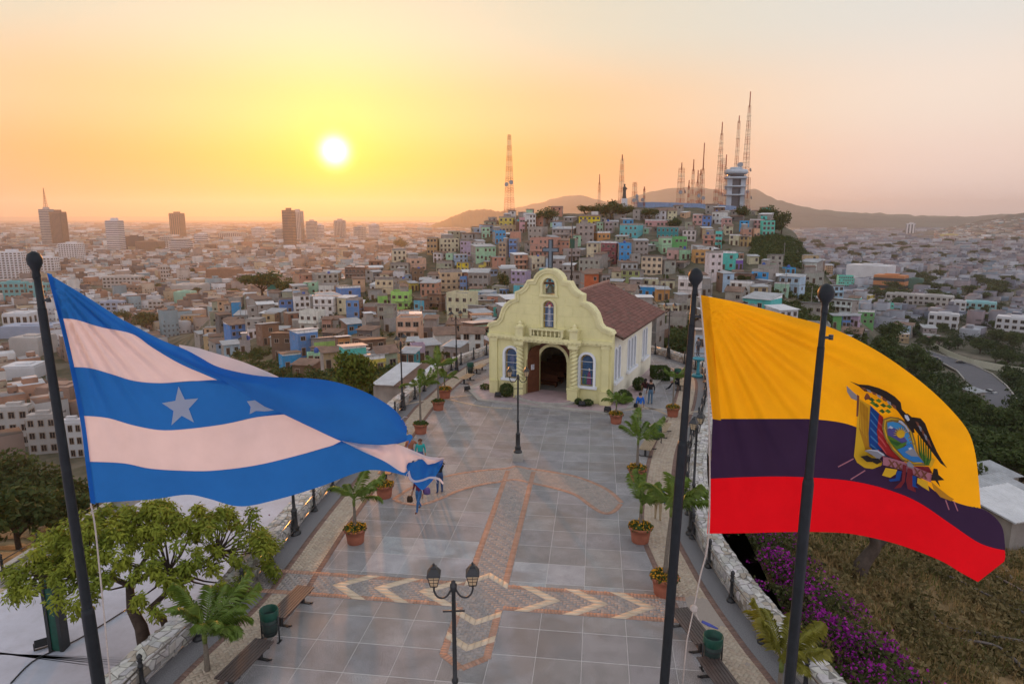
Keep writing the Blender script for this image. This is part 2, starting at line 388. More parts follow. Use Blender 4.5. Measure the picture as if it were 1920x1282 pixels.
# ================================================================ the terrace
LRAIL = [G(u, v) for u, v in ((285, 1277), (447, 1131), (504, 1063), (554, 1000), (595, 951), (629, 913), (692, 842), (755, 768), (776, 750), (815, 717), (853, 690), (877, 678), (904, 669))]
RRAIL = [G(u, v) for u, v in ((1497, 1285), (1430, 1205), (1364, 1117), (1322, 1051), (1296, 1001), (1289, 950), (1287, 900), (1293, 842), (1308, 800), (1320, 757), (1322, 720), (1312, 699), (1292, 686), (1275, 679), (1253, 672), (1240, 667))]
l0 = LRAIL[0]; r0 = RRAIL[0]
LRAIL = [Vector((-10.6, 6.5, 0)), Vector((-10.2, 11.2, 0))]+LRAIL+[Vector((-1.0, 61.2, 0)), Vector((2.2, 63.4, 0))]
RRAIL = [Vector((8.6, 6.5, 0)), Vector((8.2, 11.2, 0))]+RRAIL+[Vector((10.4, 62.4, 0)), Vector((6.6, 64.2, 0)), Vector((2.2, 63.4, 0))]
LC = catmull([tuple(p) for p in LRAIL], 8); RC = catmull([tuple(p) for p in RRAIL], 8)
PLAZA = [tuple(p[:2]) for p in LC]+[tuple(p[:2]) for p in RC[::-1][1:]]+[(8.8, -6), (-10.8, -6)]
def offset(C, d):                       # shift a line sideways (d > 0: to the right of travel)
    C = np.asarray(C)[:, :2]; t = np.gradient(C, axis=0); t /= np.linalg.norm(t, axis=1)[:, None]
    return C+np.stack([t[:, 1], -t[:, 0]], 1)*d
AX = R_(7.2); ax = Vector((math.sin(AX), math.cos(AX), 0)); rx = Vector((math.cos(AX), -math.sin(AX), 0))
C0 = G(906, 1116)
def PL(t, s, z=0.0): return C0+rx*t+ax*s+Vector((0, 0, z))
CH_C = Vector((2.43, 43.8, 0)); CH_A = R_(-23.8)          # chapel front centre and heading
def chapel_xy(p):
    d = Vector((p[0], p[1], 0))-CH_C; c, s = math.cos(-CH_A), math.sin(-CH_A)
    return d.x*c-d.y*s, d.x*s+d.y*c
M_joint = mat('joint_mortar', (.54, .52, .50), .9, .1, 6)
def slab_mat():
    m = mat('terrazzo_slab', (.2, .2, .2), .5, .22, 1.1, objcol=True, spec=.35, tint=None, bump=.08, bscale=60)
    nt = m.node_tree; N = nt.nodes.new; L = nt.links.new; bs = nt.nodes['Principled BSDF']; src = bs.inputs['Base Color'].links[0].from_socket
    geo = N('ShaderNodeNewGeometry')
    sp = N('ShaderNodeTexNoise'); sp.inputs['Scale'].default_value = 55; sp.inputs['Detail'].default_value = 1; L(geo.outputs['Position'], sp.inputs['Vector'])
    mr = N('ShaderNodeMapRange'); mr.inputs[1].default_value = .35; mr.inputs[2].default_value = .65; mr.inputs[3].default_value = .72; mr.inputs[4].default_value = 1.28; L(sp.outputs['Fac'], mr.inputs[0])
    v = N('ShaderNodeVectorMath'); v.operation = 'SCALE'; L(src, v.inputs[0]); L(mr.outputs[0], v.inputs[3])
    w = N('ShaderNodeTexNoise'); w.inputs['Scale'].default_value = .45; w.inputs['Detail'].default_value = 5; w.inputs['Distortion'].default_value = .8; L(geo.outputs['Position'], w.inputs['Vector'])
    m2 = N('ShaderNodeMapRange'); m2.inputs[1].default_value = .5; m2.inputs[2].default_value = .7; m2.inputs[4].default_value = .42; L(w.outputs['Fac'], m2.inputs[0])
    x = N('ShaderNodeMix'); x.data_type = 'RGBA'; L(m2.outputs[0], x.inputs[0]); L(v.outputs[0], x.inputs[6]); x.inputs[7].default_value = (.21, .175, .15, 1); L(x.outputs[2], bs.inputs['Base Color'])
    r = N('ShaderNodeMapRange'); r.inputs[1].default_value = .3; r.inputs[2].default_value = .7; r.inputs[3].default_value = .58; r.inputs[4].default_value = .85; L(w.outputs['Fac'], r.inputs[0]); L(r.outputs[0], bs.inputs['Roughness'])
    return m
def build_floor():
    b = MB(); n = len(PLAZA)
    o = bmesh.new(); vs = [o.verts.new((x, y, -.003)) for x, y in PLAZA]
    ring = [o.verts.new((x, y, -1.6)) for x, y in PLAZA]
    f = o.faces.new(vs); bmesh.ops.triangulate(o, faces=[f])
    for i in range(n): o.faces.new((vs[i], ring[i], ring[(i+1) % n], vs[(i+1) % n]))
    bmesh.ops.recalc_face_normals(o, faces=o.faces[:])
    me = bpy.data.meshes.new('plaza_floor'); o.to_mesh(me); o.free(); me.materials.append(M_joint)
    fl = link('plaza_floor', me); tag(fl, kind='structure')
    # big terrazzo slabs
    S = 1.30; g = .013; M = slab_mat(); A = R_(7.2)
    bm = MB(); bm.box(-S/2+g/2, S/2-g/2, -S/2+g, S/2-g, -.019, 0); me = bm.mesh('slab'); me.materials.append(M)
    spots = []
    for i in range(-9, 13):
        for j in range(-8, 36):
            p = PL(i*S+.05, j*S+.35)
            if not (inside(PLAZA, p.x, p.y) or inside(PLAZA, p.x*.96+.05, p.y)): continue
            cx, cyy = chapel_xy(p)
            if abs(cx) < 4.1 and .6 < cyy < 11.6: continue
            spots.append((p.length, i, j, p))
    spots.sort(key=lambda q: q[0])
    rr = random.Random(5); rest = []
    pale = {(1, 0), (3, 0), (2, 1), (-3, 2), (-2, 2), (-1, 2), (-2, 1), (-3, 1), (-1, 1), (1, 1)}
    for k, (d, i, j, p) in enumerate(spots):
        t = rr.uniform(.20, .26); c = (t*1.03, t*.99, t*(.96+rr.uniform(0, .06)))
        if (i, j) in pale: c = (.33+rr.uniform(-.03, .02), .325, .335)
        if d < 11 or k > 330: rest.append((p, c)); continue
        link('slab', me, fl, p, -A, color=c)
    V, F, Cc = [], [], []
    h = S/2-g/2; ca, sa = math.cos(-A), math.sin(-A)
    for p, c in rest:
        o = len(V)
        for x, y in ((-h, -h), (h, -h), (h, h), (-h, h)): V.append((p.x+x*ca-y*sa, p.y+x*sa+y*ca, 0.0))
        F.append((o, o+1, o+2, o+3)); Cc.append(c)
    ms = slab_mat().copy(); ms.name = 'terrazzo_slab_far'
    for nd in ms.node_tree.nodes:
        if nd.type == 'OBJECT_INFO':
            at = ms.node_tree.nodes.new('ShaderNodeAttribute'); at.attribute_name = 'Col'
            for l in list(nd.outputs['Color'].links): ms.node_tree.links.new(at.outputs['Color'], l.to_socket)
    tag(link('slab_field', np_mesh('slab_field', V, F, ms, Cc), fl), kind='stuff')
    return fl
FLOOR = build_floor()
# ---- block paving: herringbone fields, edge courses and chevrons, every block with its own joint
PAVERS = []                             # (corner points, level, colour)
def herring(test, c, s, ang, colors, lvl, span):
    L, W, g = .22, .11, .004; rr = random.Random(3)
    ca, sa = math.cos(ang), math.sin(ang); n = int(span/W)+2
    for y in range(-n, n):
        for x in range(-n, n):
            k = (x+y) % 4
            if k == 0: q = (x, y, x+2, y+1)
            elif k == 2: q = (x, y, x+1, y+2)
            else: continue
            mx, my = (q[0]+q[2])/2*W, (q[1]+q[3])/2*W
            X, Y = c.x+mx*ca-my*sa, c.y+mx*sa+my*ca
            if not test(X, Y): continue
            co = []
            for a, b in ((q[0]*W+g/2, q[1]*W+g/2), (q[2]*W-g/2, q[1]*W+g/2), (q[2]*W-g/2, q[3]*W-g/2), (q[0]*W+g/2, q[3]*W-g/2)):
                co.append((c.x+a*ca-b*sa, c.y+a*sa+b*ca))
            b = rr.choice(colors); f = rr.uniform(.94, 1.05); PAVERS.append((co, lvl+rr.uniform(-.0003, .0003), tuple(min(1, x*f) for x in b)))
CREAM = [(.46, .37, .28), (.43, .345, .265), (.48, .40, .31)]; GREYP = [(.31, .28, .265), (.28, .26, .25), (.34, .30, .275)]
SALMON = [(.40, .235, .165), (.37, .215, .15), (.43, .26, .19)]; BROWN = [(.20, .125, .10), (.22, .14, .11), (.18, .115, .095)]
PALE = [(.60, .48, .35), (.57, .455, .33), (.62, .50, .37)]
def course(line, width, step, colors, lvl):
    """blocks laid side by side along a line, lengthways across it"""
    P = np.asarray(line)[:, :2]; d = np.r_[0, np.cumsum(np.linalg.norm(np.diff(P, axis=0), axis=1))]; n = max(1, int(d[-1]/step)); rr = random.Random(int(d[-1]*100))
    s = np.linspace(0, d[-1], n+1); Q = np.stack([np.interp(s, d, P[:, i]) for i in (0, 1)], 1)
    T_ = np.gradient(Q, axis=0); T_ /= np.linalg.norm(T_, axis=1)[:, None]; Nn = np.stack([T_[:, 1], -T_[:, 0]], 1)*width/2
    for i in range(n):
        g = .004/ step
        a = Q[i]*(1-g)+Q[i+1]*g; b = Q[i]*g+Q[i+1]*(1-g)
        na, nb = Nn[i], Nn[i+1]; f = rr.uniform(.92, 1.06); c = rr.choice(colors)
        PAVERS.append(([tuple(a+na), tuple(b+nb), tuple(b-nb), tuple(a-na)], lvl, tuple(min(1, x*f) for x in c)))
def bed(poly, z, c):
    b = MB(); b.add([(x, y, z) for x, y in poly], [tuple(range(len(poly)))]); return b
def strip_poly(C, d0, d1): return [tuple(p) for p in offset(C, d0)]+[tuple(p) for p in offset(C, d1)[::-1]]
def near_cross(X, Y): s = (Vector((X, Y, 0))-C0).dot(ax); return abs(s) < .78
BEDS = []
def build_paving():
    sel = lambda C, y0, y1: np.array([p for p in C if y0 <= p[1] <= y1])
    for C, sg, w0, w1, y1 in ((LC, 1, .70, 1.86, 58), (RC, -1, .62, 1.9, 60)):
        Cs = sel(C, 11, y1); poly = strip_poly(Cs, sg*w0, sg*w1)
        if sg < 0:                                     # stop before the line turns round behind the chapel
            k = int(np.argmax(Cs[:, 0]))+6; Cs = Cs[:k]; poly = strip_poly(Cs, sg*w0, sg*w1)
        BEDS.append((poly, .0012))
        cen = Cs[len(Cs)//2]; L = 27
        for k0 in range(0, len(Cs)-1, 12):             # in runs, the pattern turning with the wall
            seg = Cs[k0:k0+13]
            if len(seg) < 2: continue
            sp = strip_poly(seg, sg*(w0+.0), sg*w1); mid = seg[len(seg)//2]
            d = seg[-1]-seg[0]; a = math.atan2(d[1], d[0])+math.pi/4
            ln = float(np.linalg.norm(d[:2]))
            herring(lambda X, Y: inside(sp, X, Y) and not near_cross(X, Y), Vector((mid[0], mid[1], 0)), 0, a, CREAM, .0034, ln/2+1.6)
        for d in (w0, w1): course(offset(Cs, sg*d), .2, .11, BROWN, .0052)
    W = .74                                             # half width of the cross
    LE, RE = -8.2, 6.6
    def bar(t0, t1, s0, s1): return [tuple(PL(a, b)[:2]) for a, b in ((t0, s0), (t1, s0), (t1, s1), (t0, s1))]
    arms = [bar(LE, RE, -W, W), bar(-W, W, W, 11.0), bar(-W, W, -3.15, -W)]
    BEDS.extend((a, .0018) for a in arms[:1]); BEDS.extend((a, .0018) for a in arms[1:])
    tip = [tuple(PL(-W, -3.15)[:2]), tuple(PL(0, -3.75)[:2]), tuple(PL(W, -3.15)[:2])]; BEDS.append((tip, .0018))
    herring(lambda X, Y: any(inside(a, X, Y) for a in arms+[tip]), C0+ax*3, 0, -AX, GREYP, .0040, 13)
    e = W-.11
    for t0, t1, s in ((LE, -W, e), (LE, -W, -e), (W, RE, e), (W, RE, -e)): course([PL(t0, s), PL(t1, s)], .22, .11, SALMON, .0058)
    for t, s0, s1 in ((-e, W, 11), (e, W, 11), (-e, -3.15, -W), (e, -3.15, -W)): course([PL(t, s0), PL(t, s1)], .22, .11, SALMON, .0058)
    course([PL(-e, -3.12), PL(0, -3.64)], .22, .11, SALMON, .0061); course([PL(0, -3.64), PL(e, -3.12)], .22, .11, SALMON, .0064)
    rc = random.Random(6)
    def cv(tip, end, wd):                               # one limb of a chevron, four cream blocks
        for k in range(4):
            f0, f1 = k/4+.006, (k+1)/4-.006; q = [(tip[0]+(end[0]-tip[0])*f, tip[1]+(end[1]-tip[1])*f) for f in (f0, f1)]
            g = rc.uniform(.94, 1.05); c = rc.choice(PALE); PAVERS.append(([tuple(PL(*q[0])[:2]), tuple(PL(*q[1])[:2]), tuple(PL(q[1][0]+wd[0], q[1][1]+wd[1])[:2]), tuple(PL(q[0][0]+wd[0], q[0][1]+wd[1])[:2])], .0072, tuple(min(1, x*g) for x in c)))
    def chev(t, s): cv((t, .004), (t+1.0*s, W), (.46*s, 0)); cv((t, -.004), (t+1.0*s, -W), (.46*s, 0))
    for t in (-5.2, -3.75, -2.2): chev(t, 1)
    for t in (2.55, 4.1, 5.6): chev(t, -1)
    cv((0, 1.45), (W, .82), (0, -.34)); cv((0, 1.45), (-W, .82), (0, -.34))
    for q in (-1.1, -2.35): cv((0, q-.55), (W, q), (0, .30)); cv((0, q-.55), (-W, q), (0, .30))
    # the sickle-shaped band across the top of the cross
    up = [G(u, v) for u, v in ((738, 937), (765, 918), (800, 904), (850, 890), (905, 882), (950, 878), (968, 874), (990, 878), (1030, 884), (1075, 892), (1115, 906), (1145, 922), (1166, 942))]
    lo = [G(u, v) for u, v in ((738, 937), (760, 944), (790, 946), (825, 935), (860, 920), (905, 908), (938, 903), (965, 899), (995, 905), (1040, 915), (1080, 928), (1105, 946), (1130, 961), (1150, 959), (1166, 942))]
    poly = [tuple(p[:2]) for p in catmull([tuple(q) for q in up], 5)]+[tuple(p[:2]) for p in catmull([tuple(q) for q in lo], 5)[::-1]]
    BEDS.append((poly, .0024)); cc = G(968, 890)
    herring(lambda X, Y: inside(poly, X, Y), cc, 0, -AX+.6, [(.33, .285, .255), (.31, .275, .25), (.35, .30, .265)], .0052, 7.5)
    course(catmull([tuple(q) for q in up], 5), .2, .11, SALMON, .0062); course(catmull([tuple(q) for q in lo], 5)[1:-1], .2, .11, SALMON, .0067)
    # thin rings and bands beside the chapel
    for pts in (((812, 742), (850, 751), (905, 762), (960, 766)), ((740, 763), (790, 752), (850, 745), (905, 738)), ((1165, 770), (1200, 766), (1245, 768), (1300, 776)), ((1215, 800), (1250, 785), (1275, 775), (1310, 771)), ((1203, 762), (1235, 770), (1265, 785), (1290, 800))):
        course(catmull([tuple(G(*q)) for q in pts], 6), .26, .13, CREAM, .0078)
    M_bed = mat('paving_sand', (.335, .285, .245), .95, .06, 8)
    for poly, z in BEDS:
        bm = bmesh.new(); f = bm.faces.new([bm.verts.new((x, y, z)) for x, y in poly]); bmesh.ops.triangulate(bm, faces=[f])
        for q in bm.faces:
            if q.normal.z < 0: q.normal_flip()
        me = bpy.data.meshes.new('paving_bed'); bm.to_mesh(me); bm.free(); me.materials.append(M_bed); link('paving_bed', me, FLOOR)
    M_pav = mat('paver', (.4, .3, .2), .85, .07, 3, attr='Col', bump=.05, bscale=50)
    def vis(p):
        c = np.mean(p[0], axis=0); u, v, d = px_of((c[0], c[1], 0)); return d if (0 < u < 1920 and v < 1290) else 1e9
    order = sorted(PAVERS, key=vis)
    def mesh(name, lst):
        V, F, Cc = [], [], []
        for co, z, c in lst:
            a = sum((co[i][0]*co[(i+1) % 4][1]-co[(i+1) % 4][0]*co[i][1]) for i in range(4))
            if a < 0: co = co[::-1]
            o = len(V); V += [(x, y, z) for x, y in co]+[(x, y, z-.004) for x, y in co]
            F += [(o, o+1, o+2, o+3)]+[(o+i, o+4+i, o+4+(i+1) % 4, o+(i+1) % 4) for i in range(4)]; Cc += [c]*5
        return np_mesh(name, V, F, M_pav, Cc)
    for p in order[:300]: link('paver', mesh('paver', [p]), FLOOR)
    tag(link('paver_field', mesh('paver_field', order[300:]), FLOOR), kind='stuff')
build_paving()
def verge(C, sg):
    Cs = np.array(C); A, B = offset(Cs, -.2*sg), offset(Cs, .66*sg); n = len(Cs); b = MB(); b.add([(x, y, .0028) for x, y in A]+[(x, y, .0028) for x, y in B], [(i, i+1, n+i+1, n+i) for i in range(n-1)]); o = b.build('granite_verge', mat('granite_verge', (.17, .165, .17), .7, .3, 30, detail=2), FLOOR)
    for f in o.data.polygons:
        if f.normal.z < 0: f.flip()
verge(LC, 1); verge(RC[:-14], -1)
# ---------------------------------------------------------------- rubble parapets: stones with recessed mortar
M_stone = mat('wall_stone', (.5, .5, .5), .85, .18, 5, attr='Col', bump=.5, bscale=14); M_mort = mat('wall_mortar', (.25, .235, .215), .95, .12, 6)
def parapet(name, C, side, label, seed, width=.72, height=.5):
    """C: railing line; side +1 wall lies to the left of travel"""
    rr = random.Random(seed)
    root = thing(name, label, 'wall')
    P = resample(np.asarray(C)[:, :2], int(np.sum(np.linalg.norm(np.diff(np.asarray(C)[:, :2], axis=0), axis=1))/.25)+2)
    Tn = np.gradient(P, axis=0); Tn /= np.linalg.norm(Tn, axis=1)[:, None]; Nn = np.stack([-Tn[:, 1], Tn[:, 0]], 1)*side
    seglen = np.r_[0, np.cumsum(np.linalg.norm(np.diff(P, axis=0), axis=1))]; LEN = seglen[-1]
    i0 = .14
    prof = [(i0, -.02), (i0+.03, height), (i0+.03+width, height+.02), (i0+.06+width, -1.6)]      # distance outward, level
    pl = [0]
    for a, b in zip(prof[:-1], prof[1:]): pl.append(pl[-1]+math.dist(a, b))
    def S(s, t, lift=0.0):
        s = min(max(s, 0), LEN); t = min(max(t, 0), pl[-1]-.001)
        x, y = np.interp(s, seglen, P[:, 0]), np.interp(s, seglen, P[:, 1]); nx, ny = np.interp(s, seglen, Nn[:, 0]), np.interp(s, seglen, Nn[:, 1])
        k = 0
        while t > pl[k+1]: k += 1
        f = (t-pl[k])/(pl[k+1]-pl[k]); (d0, z0), (d1, z1) = prof[k], prof[k+1]
        dd, dz = d1-d0, z1-z0; l = math.hypot(dd, dz); nd, nz = -dz/l, dd/l
        d = d0+dd*f+nd*lift; z = z0+dz*f+nz*lift
        return (x+nx*d, y+ny*d, z)
    core = MB(); n = len(P)
    cv = [S(seglen[i], q, -.012) for i in range(n) for q in (0.0, pl[1]-.002, pl[2]-.002, pl[3]-.01)]
    core.add(cv, [(i*4+j, i*4+j+1, i*4+4+j+1, i*4+4+j) for i in range(n-1) for j in range(3)])
    core.build('mortar_core', M_mort, root)
    dt, ds = .215, .27; rows = int((pl[2]+.3)/dt); stones = []
    jit = {}
    def J(i, j):
        if (i, j) not in jit: jit[(i, j)] = (rr.uniform(-.10, .10), rr.uniform(-.065, .065))
        a, b = jit[(i, j)]; return (i*ds/2+a, j*dt+b)
    for j in range(rows):
        for i in range(j % 2, int(LEN/ds*2)-2, 2):
            cell = [J(i, j), J(i+1, j), J(i+2, j), J(i+2, j+1), J(i+1, j+1), J(i, j+1)]
            if rr.random() < .12: cell = [cell[0], cell[1], cell[2], cell[4]]
            cx = sum(q[0] for q in cell)/len(cell); ct = sum(q[1] for q in cell)/len(cell)
            k = rr.uniform(.88, .93); out = [(cx+(a-cx)*k, ct+(b-ct)*k) for a, b in cell]; ins = [(cx+(a-cx)*k*.8, ct+(b-ct)*k*.8) for a, b in cell]
            lift = rr.uniform(.012, .04)
            v = [S(a, b, -.012) for a, b in out]+[S(a, b, lift*.75) for a, b in out]+[S(a, b, lift) for a, b in ins]
            m = len(cell); f = [tuple(range(2*m, 3*m))]+[(q, (q+1) % m, m+(q+1) % m, m+q) for q in range(m)]+[(m+q, m+(q+1) % m, 2*m+(q+1) % m, 2*m+q) for q in range(m)]
            if side < 0: f = f
            t = rr.uniform(.36, .58); c = (t, t*rr.uniform(.93, .98), t*rr.uniform(.84, .95))
            if rr.random() < .15: c = (t*.72, t*.62, t*.50)
            p = S(cx, ct); u, vv, d = px_of(p); stones.append((d if 0 < u < 1920 and vv < 1285 and p[2] > .05 else 1e6+d, v, f, c))
    stones.sort(key=lambda q: q[0])
    def mk(nm, lst):
        V, F, Cs = [], [], []
        for _, v, f, c in lst:
            o = len(V); V += v
            for q in f: F.append([x+o for x in q]); Cs.append(c)
        me = bpy.data.meshes.new(nm); me.from_pydata(V, [], F); me.materials.append(M_stone)
        ca = me.color_attributes.new('Col', 'FLOAT_COLOR', 'CORNER'); arr = []
        for q, c in zip(F, Cs): arr += [c[0], c[1], c[2], 1]*len(q)
        ca.data.foreach_set('color', arr)
        bm = bmesh.new(); bm.from_mesh(me); bmesh.ops.recalc_face_normals(bm, faces=bm.faces[:]); bm.to_mesh(me); bm.free(); return me
    for q in stones[:300]: link('stone', mk('stone', [q]), root)
    tag(link('stone_field', mk('stone_field', stones[300:]), root), kind='stuff')
    return root
parapet('stone_parapet', LC, 1, 'low rubble stone wall on the side of the terrace facing the city towers', 11)
parapet('stone_parapet', RC, -1, 'low rubble stone wall curving along the purple flower hedge and round the chapel', 12)
# ---------------------------------------------------------------- railings
M_iron = mat('cast_iron', (.022, .024, .026), .45, .25, 12, metal=.0, spec=.5, bump=.1, bscale=40)
M_steel = mat('rail_steel', (.30, .27, .25), .38, .15, 8, metal=.85)
def post_mesh():
    b = MB(); b.lathe([(.15, 0), (.15, .05), (.10, .09), (.085, .16), (.10, .18), (.085, .22), (.062, .26), (.055, .66), (.075, .69), (.075, .74), (.058, .78), (.05, .86), (.075, .89), (.045, .92), (.072, .97), (.072, 1.01), (.04, 1.06), (.012, 1.09)], 10)
    me = b.mesh('post'); me.materials.append(M_iron); return me
POST = post_mesh()
def railing(name, C, label, group):
    L = np.asarray(C); d = np.r_[0, np.cumsum(np.linalg.norm(np.diff(L, axis=0), axis=1))]; n = int(d[-1]/2.15); s = np.linspace(0, d[-1], n+1)
    Q = [Vector((np.interp(k, d, L[:, 0]), np.interp(k, d, L[:, 1]), 0)) for k in s]
    root = thing(name, label, 'railing', Q[0])
    for q in Q: link('post', POST, root, q-Q[0])
    for a, b in zip(Q[:-1], Q[1:]):
        t = (b-a).normalized()*.06
        for h, r in ((.70, .026), (.20, .022)):
            m = MB(); m.tube([a-Q[0]+t+Vector((0, 0, h)), b-Q[0]-t+Vector((0, 0, h))], r, 6); m.build('rail', M_steel, root)
railing('railing', LC[8:], 'iron post railing along the wall on the city tower side', None)
railing('railing', RC[8:], 'iron post railing along the wall beside the purple flower hedge', None)
# ================================================================ chapel
def plate(name, outer, holes, y0, y1, mats, parent, smooth=False):
    """a vertical slab in x-z with openings, from y0 (front) to y1"""
    cu = bpy.data.curves.new(name, 'CURVE'); cu.dimensions = '2D'; cu.fill_mode = 'BOTH'; cu.extrude = abs(y1-y0)/2
    for ring in [outer]+holes:
        sp = cu.splines.new('POLY'); sp.points.add(len(ring)-1); sp.use_cyclic_u = True
        for p, (x, z) in zip(sp.points, ring): p.co = (x, z, 0, 1)
    tmp = bpy.data.objects.new('tmp', cu); col.objects.link(tmp)
    dg = bpy.context.evaluated_depsgraph_get(); me = bpy.data.meshes.new_from_object(tmp.evaluated_get(dg))
    bpy.data.objects.remove(tmp); bpy.data.curves.remove(cu)
    me.transform(Matrix(((1, 0, 0, 0), (0, 0, -1, (y0+y1)/2), (0, 1, 0, 0), (0, 0, 0, 1)))); me.name = name; me.materials.clear()
    me.materials.append(mats); return link(name, me, parent)
def arch(cx, z0, z1, hw, n=14):
    zs = z1-hw; return [(cx-hw, z0), (cx+hw, z0)]+[(cx+hw*math.cos(math.pi*k/n), zs+hw*math.sin(math.pi*k/n)) for k in range(n+1)]
M_yel = mat('chapel_yellow', (.71, .66, .34), .75, .07, 1.3, stain=.10, bump=.08, bscale=25)
M_side = mat('chapel_cream', (.72, .69, .55), .8, .08, 1.2, stain=.16, bump=.08, bscale=25)
M_trim = mat('chapel_trim', (.72, .67, .37), .75, .1, 2.0, stain=.18)
M_white = mat('white_frame', (.74, .77, .80), .6, .06, 3)
M_dark = mat('dark_interior', (.03, .022, .018), .9, .2, 2)
M_wood = mat('door_wood', (.115, .04, .02), .5, .3, 4, bump=.15, bscale=30)
M_lead = mat('lead_came', (.55, .57, .6), .5, .05, 3)
M_pink = mat('pink_tile', (.40, .29, .30), .5, .12, 2.0, spec=.4); M_stepc = mat('step_concrete', (.36, .34, .31), .8, .2, 2)
CH = thing('chapel', 'pale yellow chapel with curved gable, twisted columns and reddish tile roof', 'chapel', CH_C, CH_A)
HALF = [(4.40, 4.80), (4.30, 4.98), (4.05, 5.06), (3.72, 5.16), (3.50, 5.40), (3.40, 5.72), (3.28, 6.06), (3.02, 6.42), (2.70, 6.65), (2.30, 6.78), (2.30, 7.26), (2.02, 7.34), (1.72, 7.56), (1.54, 7.80), (1.46, 8.02), (1.00, 8.05), (.93, 8.28), (.76, 8.52), (.52, 8.70), (.26, 8.80)]
OUT = [(4.40, 0)]+HALF+[(0, 8.83)]+[(-x, z) for x, z in HALF[::-1]]+[(-4.40, 0)]
def facade():
    door = [(-1.5, 0), (1.5, 0), (1.5, 3.95), (-1.5, 3.95)]
    win = [arch(s*2.72, 1.3, 3.42, .46) for s in (-1, 1)]
    outer = [(-4.4, 0), (-1.5, 0), (-1.5, 3.95), (1.5, 3.95), (1.5, 0), (4.4, 0)]+OUT[1:-1]
    f = plate('facade_wall', outer, win+[arch(0, 4.98, 6.82, .40), arch(0, 7.22, 8.30, .44)], 0, .55, M_yel, CH)
    # coping that follows the gable
    cp = MB(); pts = [(x, z) for x, z in OUT[1:-1]]
    for w0, w1, y0, y1 in ((-.02, .11, -.16, .62), (-.20, -.02, -.09, .60)):
        n = len(pts); N_ = []
        for i in range(n):
            a = Vector(pts[max(i-1, 0)]); b = Vector(pts[min(i+1, n-1)]); t = (b-a).normalized(); N_.append(Vector((t.y, -t.x)))
        ring = []
        for (x, z), q in zip(pts, N_):
            q = q if True else q
            o = Vector((x, z))
            ring.append([(o+q*w0), (o+q*w1)])
        vs = []
        for a, b in ring: vs += [(a.x, y0, a.y), (b.x, y0, b.y), (b.x, y1, b.y), (a.x, y1, a.y)]
        cp.add(vs, [(i*4+j, i*4+(j+1) % 4, i*4+4+(j+1) % 4, i*4+4+j) for i in range(n-1) for j in range(4)]+[(0, 3, 2, 1), (n*4-4, n*4-3, n*4-2, n*4-1)])
    o = cp.build('coping', M_trim, CH)
    bm = bmesh.new(); bm.from_mesh(o.data); bmesh.ops.recalc_face_normals(bm, faces=bm.faces[:]); bm.to_mesh(o.data); bm.free()
    # ashlar blocks, a hair proud of the wall
    poly = OUT; holes = [(-2.72, 1.05, 3.75, .78), (2.72, 1.05, 3.75, .78), (0, 4.7, 7.02, .62), (0, 7.0, 8.5, .66)]
    rr = random.Random(2); j = 0
    for z0, z1 in ((.1, .9), (.9, 1.7), (1.7, 2.5), (2.5, 3.3), (3.3, 4.0), (4.45, 5.1), (5.1, 5.8), (5.8, 6.5), (6.5, 7.1), (7.1, 7.75)):
        off = .55*(j % 2); j += 1
        for k in range(-5, 6):
            x0, x1 = k*1.15+off, k*1.15+off+1.15
            for h in holes:                          # cut back at openings
                if z1 > h[1] and z0 < h[2]:
                    if x0 < h[0]+h[3] < x1: x0 = h[0]+h[3]
                    elif x0 < h[0]-h[3] < x1: x1 = h[0]-h[3]
                    elif h[0]-h[3] <= x0 and x1 <= h[0]+h[3]: x1 = x0
            if z0 < 4.0:
                if x1 > -1.62 and x0 < 1.62:
                    if x0 < -1.62: x1 = -1.62
                    elif x1 > 1.62: x0 = 1.62
                    else: continue
                x0, x1 = max(x0, -4.35), min(x1, 4.35)
            else:
                for _ in range(30):
                    if all(inside(poly, x0+(.22 if s else 0), z) for s, z in ((0, z0), (0, z1))) or x0 > 0: break
                    x0 += .08
                for _ in range(30):
                    if all(inside(poly, x1, z) for z in (z0, z1+.1)) or x1 < 0: break
                    x1 -= .08
                if x0 < 0: x0 += .12*(not inside(poly, x0-.2, z1))
            if x1-x0 < .22: continue
            if not all(inside(poly, x, z) for x in (x0+.02, x1-.02) for z in (z0, z1)): continue
            b = MB(); g = .012; d = -.010-rr.uniform(0, .005)
            b.add([(x0+g, 0.002, z0+g), (x1-g, .002, z0+g), (x1-g, .002, z1-g), (x0+g, .002, z1-g), (x0+g+.012, d, z0+g+.012), (x1-g-.012, d, z0+g+.012), (x1-g-.012, d, z1-g-.012), (x0+g+.012, d, z1-g-.012)], [(4, 5, 6, 7), (0, 1, 5, 4), (1, 2, 6, 5), (2, 3, 7, 6), (3, 0, 4, 7)])
            b.build('ashlar_block', M_yel, CH)
facade()
GLASS = {}
def gmat(name, c, rough=.25):
    return mat('glass_'+name, c, rough, .45, 9, spec=.6, bump=.1, bscale=12)
